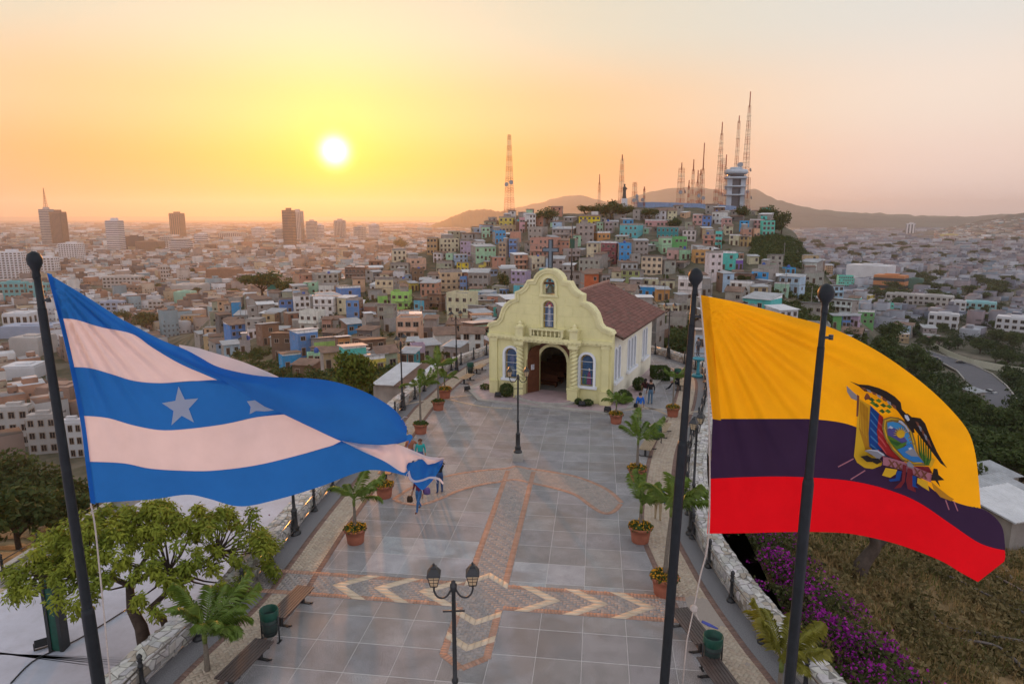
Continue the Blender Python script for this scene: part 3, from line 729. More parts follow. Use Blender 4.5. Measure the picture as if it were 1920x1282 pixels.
def stained(cx, z0, z1, hw, y, kind, nbars):
    """coloured leaded panes: field, border and a standing shape, held by pale bars"""
    w = thing_part('stained_window'); 
    pane = MB(); pane.add([(x, y, z) for x, z in arch(cx, z0, z1, hw)], [tuple(range(len(arch(cx, z0, z1, hw))))], 0); p = pane.build('pane', gmat('blue', (.03, .08, .17)), w)
    def shp(pts, m, dy, nm):
        b = MB(); n = len(pts); b.add([(cx+x*hw, y-dy, z0+(z1-z0)*z) for x, z in pts], [tuple(range(n))]); b.build(nm, m, w)
    br = MB(); A = arch(cx, z0, z1, hw); B = arch(cx, z0+.04, z1-.12, hw-.11); n = len(A)
    br.add([(x, y-.004, z) for x, z in A]+[(x, y-.004, z) for x, z in B], [(i, (i+1) % n, n+(i+1) % n, n+i) for i in range(n)]); br.build('glass_border', gmat('amber', (.30, .20, .05)), w)
    if kind == 'figure':
        shp([(-.5, .05), (.5, .05), (.36, .4), (.25, .68), (0, .74), (-.25, .68), (-.36, .4)], gmat('robe', (.16, .20, .30)), .006, 'robe_glass')
        shp([(-.14, .05), (.10, .05), (.16, .45), (.1, .68), (-.12, .68), (-.18, .4)], gmat('white', (.34, .36, .42)), .008, 'gown_glass')
        shp([(.26*math.cos(a), .78+.075*math.sin(a)) for a in [k*math.pi/6 for k in range(12)]], gmat('halo', (.62, .42, .22)), .009, 'halo_glass')
        shp([(.13*math.cos(a), .77+.045*math.sin(a)) for a in [k*math.pi/5 for k in range(10)]], gmat('face', (.70, .60, .52)), .011, 'face_glass')
        shp([(-.75, .72), (-.45, .86), (0, .97), (.45, .86), (.75, .72), (.5, .76), (0, .9), (-.5, .76)], gmat('red', (.35, .06, .05)), .007, 'arch_glass')
    elif kind == 'mother':
        shp([(-.1, .04), (.62, .04), (.5, .3), (.35, .46), (.12, .42), (-.05, .25)], gmat('rose', (.20, .05, .12)), .006, 'gown_glass')
        shp([(.27+.12*math.cos(a), .5+.05*math.sin(a)) for a in [k*math.pi/5 for k in range(10)]], gmat('face', (.70, .60, .52)), .008, 'face_glass')
        shp([(-.6, .04), (-.15, .04), (-.2, .3), (-.5, .36)], gmat('green', (.05, .14, .08)), .006, 'hill_glass')
    else:
        shp([(-.45, .10), (.45, .10), (.5, .28), (.2, .40), (-.3, .38), (-.55, .25)], gmat('grey', (.14, .18, .24)), .006, 'boat_glass')
        shp([(-.25, .42), (.3, .42), (.42, .62), (.1, .78), (-.3, .66)], gmat('violet', (.10, .13, .24)), .006, 'sail_glass')
    for k in range(1, nbars+1):
        z = z0+(z1-z0)*k/(nbars+1); b = MB(); b.box(cx-hw, cx+hw, y-.045, y-.012, z-.018, z+.018); b.build('glazing_bar', M_lead, w)
    return w
def thing_part(name):
    o = bpy.data.objects.new(name, None); col.objects.link(o); o.parent = CH; o.empty_display_size = .1; return o
def ring_frame(parent, name, cx, z0, z1, hw, t, y0, y1, m, xf=None):
    A = arch(cx, z0, z1, hw); B = arch(cx, z0+.0, z1+t, hw+t); B[0] = (cx-hw-t, z0); B[1] = (cx+hw+t, z0); n = len(A); b = MB()
    vs = [(x, y0, z) for x, z in A]+[(x, y0, z) for x, z in B]+[(x, y1, z) for x, z in B]+[(x, y1, z) for x, z in A]
    fs = []
    for i in range(1, n):
        j = (i+1) % n
        fs += [(i, n+i, n+j, j), (n+i, 2*n+i, 2*n+j, n+j), (i, j, 3*n+j, 3*n+i)]
    b.add([xf(*q) for q in vs] if xf else vs, fs); o = b.build(name, m, parent)
    bm = bmesh.new(); bm.from_mesh(o.data); bmesh.ops.recalc_face_normals(bm, faces=bm.faces[:]); bm.to_mesh(o.data); bm.free(); return o
def front_details():
    for s, kind in ((-1, 'boat'), (1, 'mother')):
        w = stained(s*2.72, 1.3, 3.42, .46, .16, kind, 3); ring_frame(w, 'frame', s*2.72, 1.3, 3.42, .45, .16, -.09, .2, M_white)
        b = MB(); b.box(s*2.72-.72, s*2.72+.72, -.16, .1, 1.12, 1.30); b.build('sill', M_white, w)
    w = stained(0, 4.98, 6.82, .40, .14, 'figure', 3); ring_frame(w, 'frame', 0, 4.98, 6.82, .39, .16, -.07, .2, M_trim)
    bf = thing_part('bell_niche'); ring_frame(bf, 'frame', 0, 7.22, 8.30, .43, .17, -.08, .1, M_trim)
    b = MB(); b.box(-.66, .66, -.12, .1, 7.06, 7.22); b.build('sill', M_trim, bf)
    b = MB(); b.lathe([(.31, 0), (.29, .06), (.22, .16), (.19, .34), (.14, .46), (.05, .52)], 14, (0, .3, 7.34)); b.build('bell', mat('bell_bronze', (.12, .14, .11), .5, .3, 6, metal=.6), bf)
    b = MB(); b.box(-.45, .45, .24, .36, 7.86, 8.0); b.build('bell_beam', M_wood, bf)
    # entablature, stepped forward over the columns
    e = MB()
    for z0, z1, d in ((4.02, 4.16, .16), (4.162, 4.26, .24), (4.262, 4.36, .19)):
        e.box(-4.42, -2.42, -d, .02, z0, z1); e.box(2.42, 4.42, -d, .02, z0, z1)
        e.box(-2.42, 2.42, -d-.38, .02, z0+.001, z1+.001)
    e.build('entablature', M_trim, CH)
    dn = MB()
    for k in range(30):
        x = -4.3+k*.3
        y = -.62 if abs(x) < 2.3 else -.24
        dn.box(x, x+.12, y-.03, y+.02, 4.10, 4.17)
    dn.build('dentil_course', M_trim, CH)
    for s in (-1, 1):
        c = thing_part('column'); x = s*1.92; y = -.30
        b = MB(); b.box(x-.34, x+.34, y-.34, .0, 0, 1.05); b.box(x-.38, x+.38, y-.38, .0, 1.051, 1.15); b.box(x-.38, x+.38, y-.38, .0, -.02, .18); b.build('pedestal', M_yel, c)
        # twisted shaft
        b = MB(); n, rows = 24, 76; vs = []
        for r in range(rows):
            z = 1.25+r/(rows-1)*2.45; tw = r/(rows-1)*2*math.pi*4.6*s
            for j in range(n):
                a = 2*math.pi*j/n; rad = .205+.062*math.cos(2*(a-tw)); vs.append((x+rad*math.cos(a), y+rad*math.sin(a), z))
        b.add(vs, [(i*n+j, i*n+(j+1) % n, (i+1)*n+(j+1) % n, (i+1)*n+j) for i in range(rows-1) for j in range(n)], 0, True); b.build('twisted_shaft', M_trim, c)
        b = MB(); b.lathe([(.26, 1.15), (.29, 1.19), (.25, 1.26)], 16, (x, y, 0)); b.lathe([(.24, 3.66), (.28, 3.72), (.30, 3.8)], 16, (x, y, 0)); b.box(x-.33, x+.33, y-.33, 0, 3.80, 4.02); b.build('capital', M_trim, c)
        b = MB(); b.box(x-.26, x+.26, y-.22, .0, 4.362, 4.95); b.box(x-.34, x+.34, y-.30, .0, 4.951, 5.05); b.lathe([(.27, 5.05), (.20, 5.12), (.10, 5.16), (.14, 5.22), (.14, 5.3), (.07, 5.38), (.01, 5.4)], 12, (x, y+.02, 0)); b.build('finial', M_trim, c)
        p = thing_part('pilaster'); xx = s*3.98
        b = MB(); b.box(xx-.24, xx+.24, -.12, .0, 1.05, 3.85); b.build('shaft', M_yel, p)
        b = MB(); b.box(xx-.31, xx+.31, -.20, .0, 0, 1.02); b.box(xx-.34, xx+.34, -.24, .0, 1.021, 1.06); b.build('pedestal', M_yel, p)
        b = MB(); b.box(xx-.29, xx+.29, -.17, .0, 3.851, 4.018); b.build('capital', M_trim, p)
    # balustrade under the figure window
    bl = thing_part('balustrade')
    b = MB(); b.box(-1.22, 1.22, -.50, -.02, 4.86, 4.95); b.build('handrail', M_trim, bl)
    b = MB(); b.box(-1.10, 1.10, -.46, -.02, 4.365, 4.45); b.build('plinth', M_trim, bl)
    me = MB().lathe([(.05, 0), (.05, .04), (.035, .07), (.075, .17), (.06, .24), (.035, .32), (.05, .37), (.05, .41)], 10).mesh('baluster'); me.materials.append(M_trim)
    for k in range(7): link('baluster', me, bl, (-.9+k*.3, -.40, 4.45))
    b = MB(); b.box(-1.18, -1.02, -.48, -.02, 4.45, 4.86); b.box(1.02, 1.18, -.48, -.02, 4.45, 4.86); b.build('end_block', M_trim, bl)
    # porch recess and door
    inner = [(-1.5, 0), (-1.0, 0)]+[( -1.0, 2.55)]+[(math.cos(math.pi-math.pi*k/16)*1.0, 2.55+math.sin(math.pi*k/16)*1.0) for k in range(1, 16)]+[(1.0, 2.55), (1.0, 0), (1.5, 0), (1.5, 3.95), (-1.5, 3.95)]
    plate('porch_wall', inner, [], .95, 1.15, M_yel, CH)
    b = MB(); b.box(-1.62, -1.5, .552, 1.15, 0, 3.95); b.box(1.5, 1.62, .552, 1.15, 0, 3.95); b.box(-1.62, 1.62, .552, 1.15, 3.951, 4.05); b.build('porch_cheek', M_yel, CH)
    A = [(math.cos(math.pi-math.pi*k/16), math.sin(math.pi*k/16)) for k in range(17)]
    for r0, r1, y, m, nm in ((1.0, 1.2, .86, M_trim, 'door_arch'), (1.2, 1.42, .90, M_wood, 'brick_arch')):
        b = MB(); vs = [(x*r0, y, 2.55+z*r0) for x, z in A]+[(x*r1, y, 2.55+z*r1) for x, z in A]+[(x*r1, .96, 2.55+z*r1) for x, z in A]+[(x*r0, .96, 2.55+z*r0) for x, z in A]; n = 17
        b.add(vs, [f for i in range(16) for f in ((i, i+1, n+i+1, n+i), (n+i, n+i+1, 2*n+i+1, 2*n+i), (3*n+i, 3*n+i+1, i+1, i))]); o = b.build(nm, m, CH)
    dr = thing_part('door')
    leaf = [(0, 0), (1.0, 0), (1.0, 2.55)]+[(1-(1-math.cos(math.pi/2*k/8)), 2.55+math.sin(math.pi/2*k/8)*1.0) for k in range(1, 9)]
    leaf = [(0, 0), (1.05, 0), (1.05, 2.6), (.98, 2.95), (.80, 3.25), (.52, 3.48), (.2, 3.56), (0, 3.56)]
    for s in (-1, 1):
        b = MB(); n = len(leaf); vs = [(x, 0, z+.02) for x, z in leaf]+[(x, .07, z+.02) for x, z in leaf]
        b.add(vs, [tuple(range(n)), tuple(range(2*n-1, n-1, -1))]+[(i, n+i, n+(i+1) % n, (i+1) % n) for i in range(n)])
        o = b.build('door_leaf', M_wood, dr)
        if s < 0: o.location = (-1.03, .9, 0); o.rotation_euler[2] = R_(-122); o.scale[0] = 1
        else: o.location = (1.03, 1.2, 0); o.rotation_euler[2] = R_(78)
        for zz in (.15, 1.0, 1.9):
            b = MB(); b.box(.12, .93, -.02, .0, zz, zz+.62); q = b.build('door_panel', M_wood, dr); q.location = o.location; q.rotation_euler = o.rotation_euler
            b = MB(); b.box(.12, .93, .07, .09, zz, zz+.62); q = b.build('door_panel', M_wood, dr); q.location = o.location; q.rotation_euler = o.rotation_euler
    nt = MB(); nt.box(.46, .72, -.006, -.03, 1.95, 2.3)
    o = nt.build('notice', mat('notice_paper', (.75, .77, .8), .7, .03, 3), dr); o.location = (-1.03, .9, 0); o.rotation_euler[2] = R_(-122)
    nt = MB(); nt.box(.46, .72, .076, .10, 1.95, 2.3); o2 = nt.build('notice', mat('notice_paper'), dr); o2.location = (-1.03, .9, 0); o2.rotation_euler[2] = R_(-122)
    ln = MB()
    for k, w in enumerate((.16, .2, .12, .2, .18)): ln.box(.49, .49+w, .101, .104, 2.24-k*.06, 2.265-k*.06)
    o3 = ln.build('notice_text', mat('notice_ink', (.05, .06, .2), .7, 0), dr); o3.location = (-1.03, .9, 0); o3.rotation_euler[2] = R_(-122)
front_details()
def body():
    L = 12.2
    # side walls with real window openings (right side seen), back wall, floor and pews inside
    wins = []
    for c, n in ((1.55, 2), (5.5, 3), (9.7, 2)):
        for k in range(n): wins.append(c+(k-(n-1)/2)*.86)
    for s in (-1, 1):
        o = plate('side_wall', [(.552, 0), (L, 0), (L, 4.62), (.552, 4.62)], [arch(c, 1.55, 3.72, .30) for c in wins], -.15, .15, M_side, CH)
        o.location = (s*4.18, 0, 0); o.rotation_euler[2] = math.pi/2
        for c in wins:
            w = thing_part('side_window')
            xf = lambda x, y, z, s=s: (s*(4.33-y), x, z)
            ring_frame(w, 'frame', c, 1.55, 3.72, .29, .11, -.05, .16, M_white, xf)
            pts = arch(c, 1.55, 3.72, .30); b = MB(); b.add([(s*4.20, x, z) for x, z in pts], [tuple(range(len(pts)))]); b.build('pane', gmat('side', (.04, .05, .08), .15), w)
            for z in (2.1, 2.65, 3.2):
                b = MB(); b.box(s*4.21-.02, s*4.21+.02, c-.29, c+.29, z-.015, z+.015); b.build('glazing_bar', M_white, w)
        for c, n in ((1.55, 2), (5.5, 3), (9.7, 2)):
            b = MB(); hw = n*.43+.1; b.box(min(s*4.32, s*4.55), max(s*4.32, s*4.55), c-hw, c+hw, 1.36, 1.54); b.build('sill', M_white, CH)
    plate('back_wall', [(-4.03, 0), (4.03, 0), (4.03, 4.62), (0, 6.3), (-4.03, 4.62)], [], L-.3, L, M_side, CH)
    b = MB(); b.box(-4.03, 4.03, 1.16, L-.3, -.01, .03); b.build('nave_floor', M_pink, CH)
    for k in range(6):
        for s in (-1, 1):
            b = MB(); x0, x1 = (.55, 3.4) if s > 0 else (-3.4, -.55); y = 3+k*1.3
            b.box(x0, x1, y, y+.42, .42, .47); b.box(x0, x1, y+.42, y+.47, .05, .95); b.box(x0, x0+.06, y, y+.42, .03, .42); b.box(x1-.06, x1, y, y+.42, .03, .42); b.build('pew', M_wood, CH)
    # roof: deck, then courses of tiles
    roof = thing_part('roof'); ez, rz, ex = 4.50, 6.75, 4.95; y0, y1 = .56, 14.0
    b = MB()
    for s in (-1, 1):
        b.add([(s*ex, y0, ez), (0, y0, rz), (0, y1, rz), (s*ex, y1, ez), (s*ex, y0, ez-.1), (0, y0, rz-.1), (0, y1, rz-.1), (s*ex, y1, ez-.1)], [(0, 1, 2, 3), (4, 7, 6, 5), (0, 3, 7, 4), (0, 4, 5, 1), (3, 2, 6, 7)])
    b.build('roof_deck', mat('roof_timber', (.10, .06, .045), .9, .2, 3), roof)
    V, F, Cc = [], [], []; rr = random.Random(4); sl = math.hypot(ex, rz-ez); rows = 19; ncol = 52
    for s in (-1, 1):
        up = Vector((-s*ex, 0, rz-ez)).normalized(); nn = Vector((s*(rz-ez), 0, ex)).normalized(); tw = (y1-y0)/ncol
        for r in range(rows):
            for c in range(ncol):
                a = sl/rows; base = Vector((s*ex, y0+c*tw, ez))+up*(r*a)
                t = rr.uniform(.75, 1.2); colr = (.20*t, .098*t, .078*t)
                if rr.random() < .08: colr = (.15, .095, .075)
                lift0 = .055+rr.uniform(0, .012); o = len(V)
                for k in range(5):
                    f = k/4; arc = math.sin(math.pi*f)*.045
                    for q, lf in ((-.02, lift0), (a+.03, .02)):
                        V.append(tuple(base+Vector((0, tw*(f*.97+.015), 0))+up*q+nn*(lf+arc)))
                for k in range(4): F.append((o+2*k, o+2*k+2, o+2*k+3, o+2*k+1)); Cc.append(colr)
                for k in range(4):
                    i0 = o+2*k; i1 = o+2*k+2; V.append(tuple(Vector(V[i0])-nn*.05)); V.append(tuple(Vector(V[i1])-nn*.05)); F.append((i0, len(V)-2, len(V)-1, i1)); Cc.append(colr)
    tag(link('roof_tiling', np_mesh('roof_tiling', V, F, mat('roof_tile', (.2, .1, .08), .85, .18, 2.5, attr='Col'), Cc), roof), kind='stuff')
    b = MB()
    for k in range(34):
        y = y0+.05+k*.405; b.tube([(0, y, rz+.05), (0, y+.43, rz+.065)], [.12, .135], 8)
    b.build('ridge_cap', mat('ridge_tile', (.30, .17, .13), .85, .2, 4), roof)
    # cross on the gable
    cr = thing_part('cross'); m = mat('cross_metal', (.16, .20, .23), .45, .15, 5, metal=.3); m2 = mat('cross_edge', (.03, .035, .04), .5, .1, 5)
    b = MB(); b.box(-.10, .10, .2, .32, 8.85, 10.75); b.box(-.52, -.1005, .2, .32, 10.02, 10.22); b.box(.1005, .52, .2, .32, 10.02, 10.22); b.build('cross_panel', m, cr)
    b = MB()
    for x0, x1, z0, z1 in ((-.14, -.10, 8.85, 10.02), (.10, .14, 8.85, 10.02), (-.14, -.10, 10.22, 10.79), (.10, .14, 10.22, 10.79), (-.14, .14, 10.75, 10.79), (-.56, -.14, 9.98, 10.02), (.14, .56, 9.98, 10.02), (-.56, -.14, 10.22, 10.26), (.14, .56, 10.22, 10.26), (-.56, -.52, 10.02, 10.22), (.52, .56, 10.02, 10.22)):
        b.box(x0, x1, .17, .35, z0, z1)
    b.build('cross_rim', m2, cr); b = MB(); b.lathe([(.2, 8.8), (.16, 8.92), (.08, 8.98)], 10, (0, .26, 0)); b.build('cross_foot', m2, cr)
body()
# porch platform: pink tiled terrace, kerb and the round step at the door
def platform():
    pf = thing('chapel_porch', 'pink tiled porch floor with kerb and rounded step before the chapel', 'porch', CH_C, CH_A)
    out = [(-6.3, .2), (-4.2, -2.2), (4.6, -1.75), (5.7, .3), (6.1, 12.2), (-6.0, 12.2)]
    b = MB(); b.prism([(x, y) for x, y in out], 0.0, .13); b.build('kerb', M_stepc, pf)
    b = MB(); tl = .42
    me = MB().box(-.205, .205, -.205, .205, 0, .018).mesh('porch_tile'); me.materials.append(mat('pink_tile_single', (.42, .30, .31), .5, .12, 2, objcol=True, spec=.4))
    ins = [(-5.75, .15), (-4.0, -1.9), (4.45, -1.45), (5.45, .35), (5.75, 11.9), (-5.7, 11.9)]; rr = random.Random(8)
    for i in range(-14, 14):
        for j in range(-5, 29):
            x, y = i*tl+.2, j*tl
            if not inside(ins, x, y) or (abs(x) < 4.2 and y > .3 and not (abs(x) < 1.4 and y < 1.2)): continue
            if y > 5 and x < 0: continue
            t = rr.uniform(.88, 1.1); link('porch_tile', me, pf, (x, y, .125), color=(.40*t, .30*t, .31*t))
    n = 18; st = [(2.1*math.cos(math.pi+math.pi*k/n)*1.05, -.3+1.5*math.sin(math.pi+math.pi*k/n)) for k in range(n+1)]
    b = MB(); b.prism(st, .126, .30); b.build('round_step', M_stepc, pf)
    b = MB(); b.prism([(x*.88, y*.86) for x, y in st], .298, .36); b.prism([(-1.49, -.4), (1.49, -.4), (1.49, 1.3), (-1.49, 1.3)], .296, .352); b.build('upper_step', M_pink, pf)
platform()
# ================================================================ lamps, benches, bins, palms in pots
M_amber = mat('lantern_glass', (.85, .72, .50), .3, .12, 10, spec=.5, transl=.55)
def lantern_parts(root, x, y, z, s=1.0):
    """four-sided tapered lantern; x,y,z its foot"""
    lan = bpy.data.objects.new('lantern', None); col.objects.link(lan); lan.parent = root; lan.empty_display_size = .1
    def sq(r, zz): return [(x+a*r*s, y+b*r*s, z+zz*s) for a, b in ((-1, -1), (1, -1), (1, 1), (-1, 1))]
    for k in range(4):
        b = MB(); lo, hi = sq(.105, .10), sq(.185, .46); k2 = (k+1) % 4; b.add([lo[k], lo[k2], hi[k2], hi[k]], [(0, 1, 2, 3)]); b.build('pane', M_amber, lan)
    b = MB()
    lo, hi = sq(.11, .08), sq(.195, .47)
    for k in range(4):
        b.tube([lo[k], hi[k]], .016*s, 4); k2 = (k+1) % 4; b.tube([lo[k], lo[k2]], .016*s, 4); b.tube([hi[k], hi[k2]], .02*s, 4)
        ml = (Vector(lo[k])+Vector(lo[k2]))/2; mh = (Vector(hi[k])+Vector(hi[k2]))/2; b.tube([ml, mh], .010*s, 4)
        for f in (.38, .72): b.tube([Vector(lo[k]).lerp(Vector(hi[k]), f), Vector(lo[k2]).lerp(Vector(hi[k2]), f)], .009*s, 4)
    b.add(sq(.11, .08)+sq(.03, .0), [(0, 1, 2, 3)]+[(k, (k+1) % 4, 4+(k+1) % 4, 4+k) for k in range(4)])
    b.build('lantern_frame', M_iron, lan)
    b = MB(); q = [sq(.225, .46), sq(.225, .49), sq(.13, .66), sq(.10, .69), sq(.10, .74), sq(.03, .79)]
    vs = [p for r in q for p in r]; b.add(vs, [(i*4+j, i*4+(j+1) % 4, i*4+4+(j+1) % 4, i*4+4+j) for i in range(5) for j in range(4)]+[(3, 2, 1, 0), (20, 21, 22, 23)])
    b.lathe([(.035*s, .79*s), (.05*s, .82*s), (.01, .87*s)], 8, (x, y, z)); b.build('lantern_cap', M_iron, lan)
def lamp(p, label, ang=0.0, plinth=True, h=4.4):
    root = thing('street_lamp', label, 'street lamp', p, ang, 'two-lantern lamps on the terrace')
    b0 = 0
    if plinth:
        b = MB(); b.box(-.27, .27, -.27, .27, 0, .42); b.build('plinth', M_stepc, root); b0 = .42
    b = MB(); b.lathe([(.22, b0), (.22, b0+.06), (.16, b0+.1), (.15, b0+.22), (.17, b0+.25), (.12, b0+.34), (.11, b0+.95), (.13, b0+.98), (.10, b0+1.02), (.065, b0+1.1), (.052, 2.0), (.075, 2.03), (.075, 2.1), (.05, 2.14), (.045, h-.16), (.07, h-.14), (.075, h-.05), (.075, h+.02), (.045, h+.05), (.05, h+.09), (.01, h+.12)], 12)
    b.build('post', M_iron, root)
    for s in (-1, 1):
        b = MB(); pts = [(s*.06, 0, h-.12), (s*.15, 0, h-.26), (s*.27, 0, h-.30), (s*.37, 0, h-.24), (s*.42, 0, h-.12), (s*.42, 0, h-.02)]
        b.tube(catmull(pts, 4), .022, 6); b.build('arm', M_iron, root); lantern_parts(root, s*.42, 0, h-.04, .66)
    b = MB(); b.tube([(-.24, 0, h-.62), (.24, 0, h-.62)], .022, 6); b.build('ladder_bar', M_iron, root)
    return root
lamp(G(971, 862), 'black two-lantern lamp on a concrete block in front of the chapel door', 0)
lp = AY(850, 1092, 13.3); lamp(Vector((lp.x, lp.y, 0)), 'black two-lantern lamp standing over the light chevron cross paving', .05)
lamp(G(755, 768), 'two-lantern lamp beside the city-side railing with three potted palms', 1.2, False)
lamp(G(554, 1000), 'lamp post by the railing behind the blue and white flag', 1.2, False)
lamp(G(1296, 1001), 'two-lantern lamp at the curved parapet behind the tall flagpole', 1.0, False)
lamp(Vector((CH_C.x-6.9, 52.5, 0)), 'lamp at the railing beside the chapel left corner', .6, False)
lamp(G(1252, 672), 'lamp at the rounded parapet behind the chapel back corner', .2, False)
M_slat = mat('bench_slat', (.075, .055, .05), .5, .2, 5, spec=.4)
M_slatw = mat('bench_slat_tan', (.30, .22, .13), .5, .2, 5, spec=.4)
def bench(p, ang, label, m=None, L=1.75):
    root = thing('bench', label, 'bench', p, ang, 'backless slatted benches on the terrace')
    for k in range(7):
        b = MB(); x = -.27+k*.09; b.box(x-.034, x+.034, -L/2, L/2, .42, .455); b.build('slat', m or M_slat, root)
    for s in (-1, 1):
        y = s*L*.36; b = MB(); b.box(-.05, .05, y-.05, y+.05, .03, .38); b.box(-.30, .30, y-.035, y+.035, .38, .42); b.box(-.26, .26, y-.045, y+.045, 0, .03); b.tube([(-.26, y, .02), (-.36, y, .05)], .03, 5); b.tube([(.26, y, .02), (.36, y, .05)], .03, 5); b.build('leg', M_iron, root)
def dirang(a, b): d = G(*b)-G(*a); return math.atan2(d.y, d.x)-math.pi/2
bench(G(548, 1150), dirang((520, 1180), (575, 1122)), 'dark slatted bench just past the cross arm, next to the green bin, city side')
bench(G(462, 1262), dirang((430, 1300), (500, 1228)), 'dark slatted bench below the green bin on the city side, by the bushy palm')
bench(G(1295, 1196), dirang((1320, 1230), (1272, 1165)), 'dark slatted bench beneath the hanging rope knot, hedge side')
bench(G(1352, 1297), dirang((1375, 1330), (1330, 1265)), 'dark slatted bench just past the hedge-side bin away from the rope')
bench(G(1214, 848), dirang((1206, 864), (1228, 826)), 'slatted bench beside the potted palm with the bin at its far end, hedge side', M_slatw)
bench(G(1243, 814), dirang((1236, 828), (1252, 802)), 'slatted bench past the bin towards the chapel, hedge side', M_slatw)
bench(G(876, 716), dirang((862, 724), (890, 706)), 'pale sunlit bench nearer the potted palms beside the chapel', M_slatw)
bench(G(899, 697), dirang((886, 704), (912, 688)), 'pale sunlit bench past the bin beside the chapel', M_slatw)
bench(G(1275, 728), dirang((1275, 748), (1274, 712)), 'slatted bench where the person in black sits by the chapel side', M_slatw)
bench(G(733, 892), dirang((720, 906), (748, 878)), 'bench half hidden behind the blue and white flag', M_slat)
M_green = mat('bin_green', (.012, .075, .05), .5, .25, 6, spec=.4)
def bin_(p, ang, label):
    root = thing('litter_bin', label, 'litter bin', p, ang, 'green litter bins on the terrace')
    b = MB(); b.lathe([(.20, .22), (.235, .55), (.25, .80)], 14); o = b.build('basket', mat('bin_mesh', (.03, .05, .045), .6, .2, 30), root)
    b = MB(); b.lathe([(.25, .74), (.265, .76), (.275, 1.0), (.265, 1.02), (.245, 1.0), (.23, .78)], 14); b.build('rim', M_green, root)
    [MB().lathe([(r, z), (r+.005, z+.03)], 14).build('hoop', M_iron, root) for r, z in ((.22, .30), (.245, .60))]
    for s in (-1, 1):
        b = MB(); b.tube([(s*.29, 0, 0), (s*.29, 0, .82)], .022, 6); b.box(min(s*.26, s*.32), max(s*.26, s*.32), -.1, .1, 0, .02); b.build('support', M_iron, root)
bin_(G(508, 1200), dirang((520, 1180), (575, 1122)), 'green litter bin between the two dark benches on the city side')
bin_(G(1334, 1252), dirang((1320, 1230), (1272, 1165)), 'green litter bin beside the bench under the rope, hedge side')
bin_(G(1230, 830), 0.1, 'green litter bin between two slatted benches behind a potted palm')
bin_(G(882, 704), .2, 'green litter bin between the two pale sunlit benches')
bin_(G(1270, 716), 0, 'green litter bin behind the seated person in black')
# ---------------------------------------------------------------- potted palms
M_terra = mat('terracotta', (.36, .125, .075), .85, .16, 4, bump=.1, bscale=30, stain=.12)
M_soil = mat('soil', (.06, .045, .03), .95, .2, 10)
M_frond = mat('palm_leaf', (.13, .20, .03), .55, .35, 5, spec=.35, transl=.25); M_frondy = mat('palm_leaf_yellow', (.22, .21, .03), .55, .35, 5, transl=.25)
M_trunk = mat('palm_trunk', (.17, .145, .115), .85, .25, 14, bump=.4, bscale=30); M_shaft = mat('palm_crownshaft', (.13, .17, .04), .6, .2, 6)
def leafy(cen, rad, n, size, rr, flat=.4):
    V, F = [], []
    for _ in range(n):
        a = rr.uniform(0, 6.28); r = rad*math.sqrt(rr.random()); h = (1-(r/rad)**2)*rad*flat+rr.uniform(-.04, .05)
        p = Vector((cen[0]+r*math.cos(a), cen[1]+r*math.sin(a), cen[2]+h)); d = Vector((rr.gauss(0, 1), rr.gauss(0, 1), rr.gauss(.5, .8))).normalized(); e = d.orthogonal().normalized()*size*rr.uniform(.6, 1.3); f = d.cross(e)*rr.uniform(.5, .9)
        o = len(V); V += [tuple(p-e-f*.2), tuple(p-f), tuple(p+e+f*.1), tuple(p+f)]; F.append((o, o+1, o+2, o+3))
    return V, F
def frond(length, droop, rr, n=26, w=.30):
    """one feather leaf along +x: arching rib and two rows of narrow leaflets"""
    b = MB(); pts = []
    for k in range(11):
        t = k/10; pts.append(Vector((length*(math.sin(t*1.35)/math.sin(1.35))*(1-.12*t*droop), 0, length*(.52*t-droop*.92*t*t))))
    b.tube(pts, [.022*(1-.85*k/10) for k in range(11)], 4)
    for k in range(n):
        t = .14+.86*k/(n-1); i = min(int(t*10), 9); f = t*10-i; p = pts[i].lerp(pts[i+1], f); tan = (pts[i+1]-pts[i]).normalized()
        ll = w*length/1.3*(math.sin(math.pi*min(1, (.12+t*.92)))**.6+.12)*rr.uniform(.85, 1.12)
        for s in (-1, 1):
            side = Vector((0, s, 0)); up = side.cross(tan)*s
            d = (side*.72+tan*.55+Vector((0, 0, -.12-.35*rr.random()))).normalized(); wd = tan*.030*length/1.3
            tip = p+d*ll+Vector((0, 0, -ll*.28)); m = p+d*ll*.55+Vector((0, 0, .015))
            b.add([p-wd*.6, p+wd*.6, m+wd, tip, m-wd*.8], [(0, 1, 2, 3, 4)])
    return b.mesh('frond')
FRONDS = []
for q in range(6):
    rr = random.Random(50+q); me = frond(1.35, (.25, .45, .62, .78, .1, .5)[q], rr); me.materials.append(M_frond); FRONDS.append(me)
POTM = MB().lathe([(.30, 0), (.31, .02), (.345, .28), (.385, .50), (.43, .505), (.435, .60), (.40, .605), (.385, .56), (.05, .54)], 20).mesh('pot'); POTM.materials.append(M_terra)
def flower_mesh(seed, flowers):
    rr = random.Random(seed); V, F = leafy((0, 0, .56), .44, 420, .055, rr, .3); n1 = len(F); V2, F2 = leafy((0, 0, .60), .46, 150 if flowers else 10, .036, rr, .34); o = len(V); F += [tuple(i+o for i in f) for f in F2]; V += V2
    g = mat('bedding_leaf', (.06, .10, .02), .7, .4, 15, transl=.2); y = mat('bedding_flower', (.62, .30, .015), .6, .3, 12, transl=.2)
    return np_mesh('bedding_plants', V, F, [g, y], midx=[0]*n1+[1]*(len(F)-n1))
BED_Y, BED_G = flower_mesh(1, True), flower_mesh(2, False)
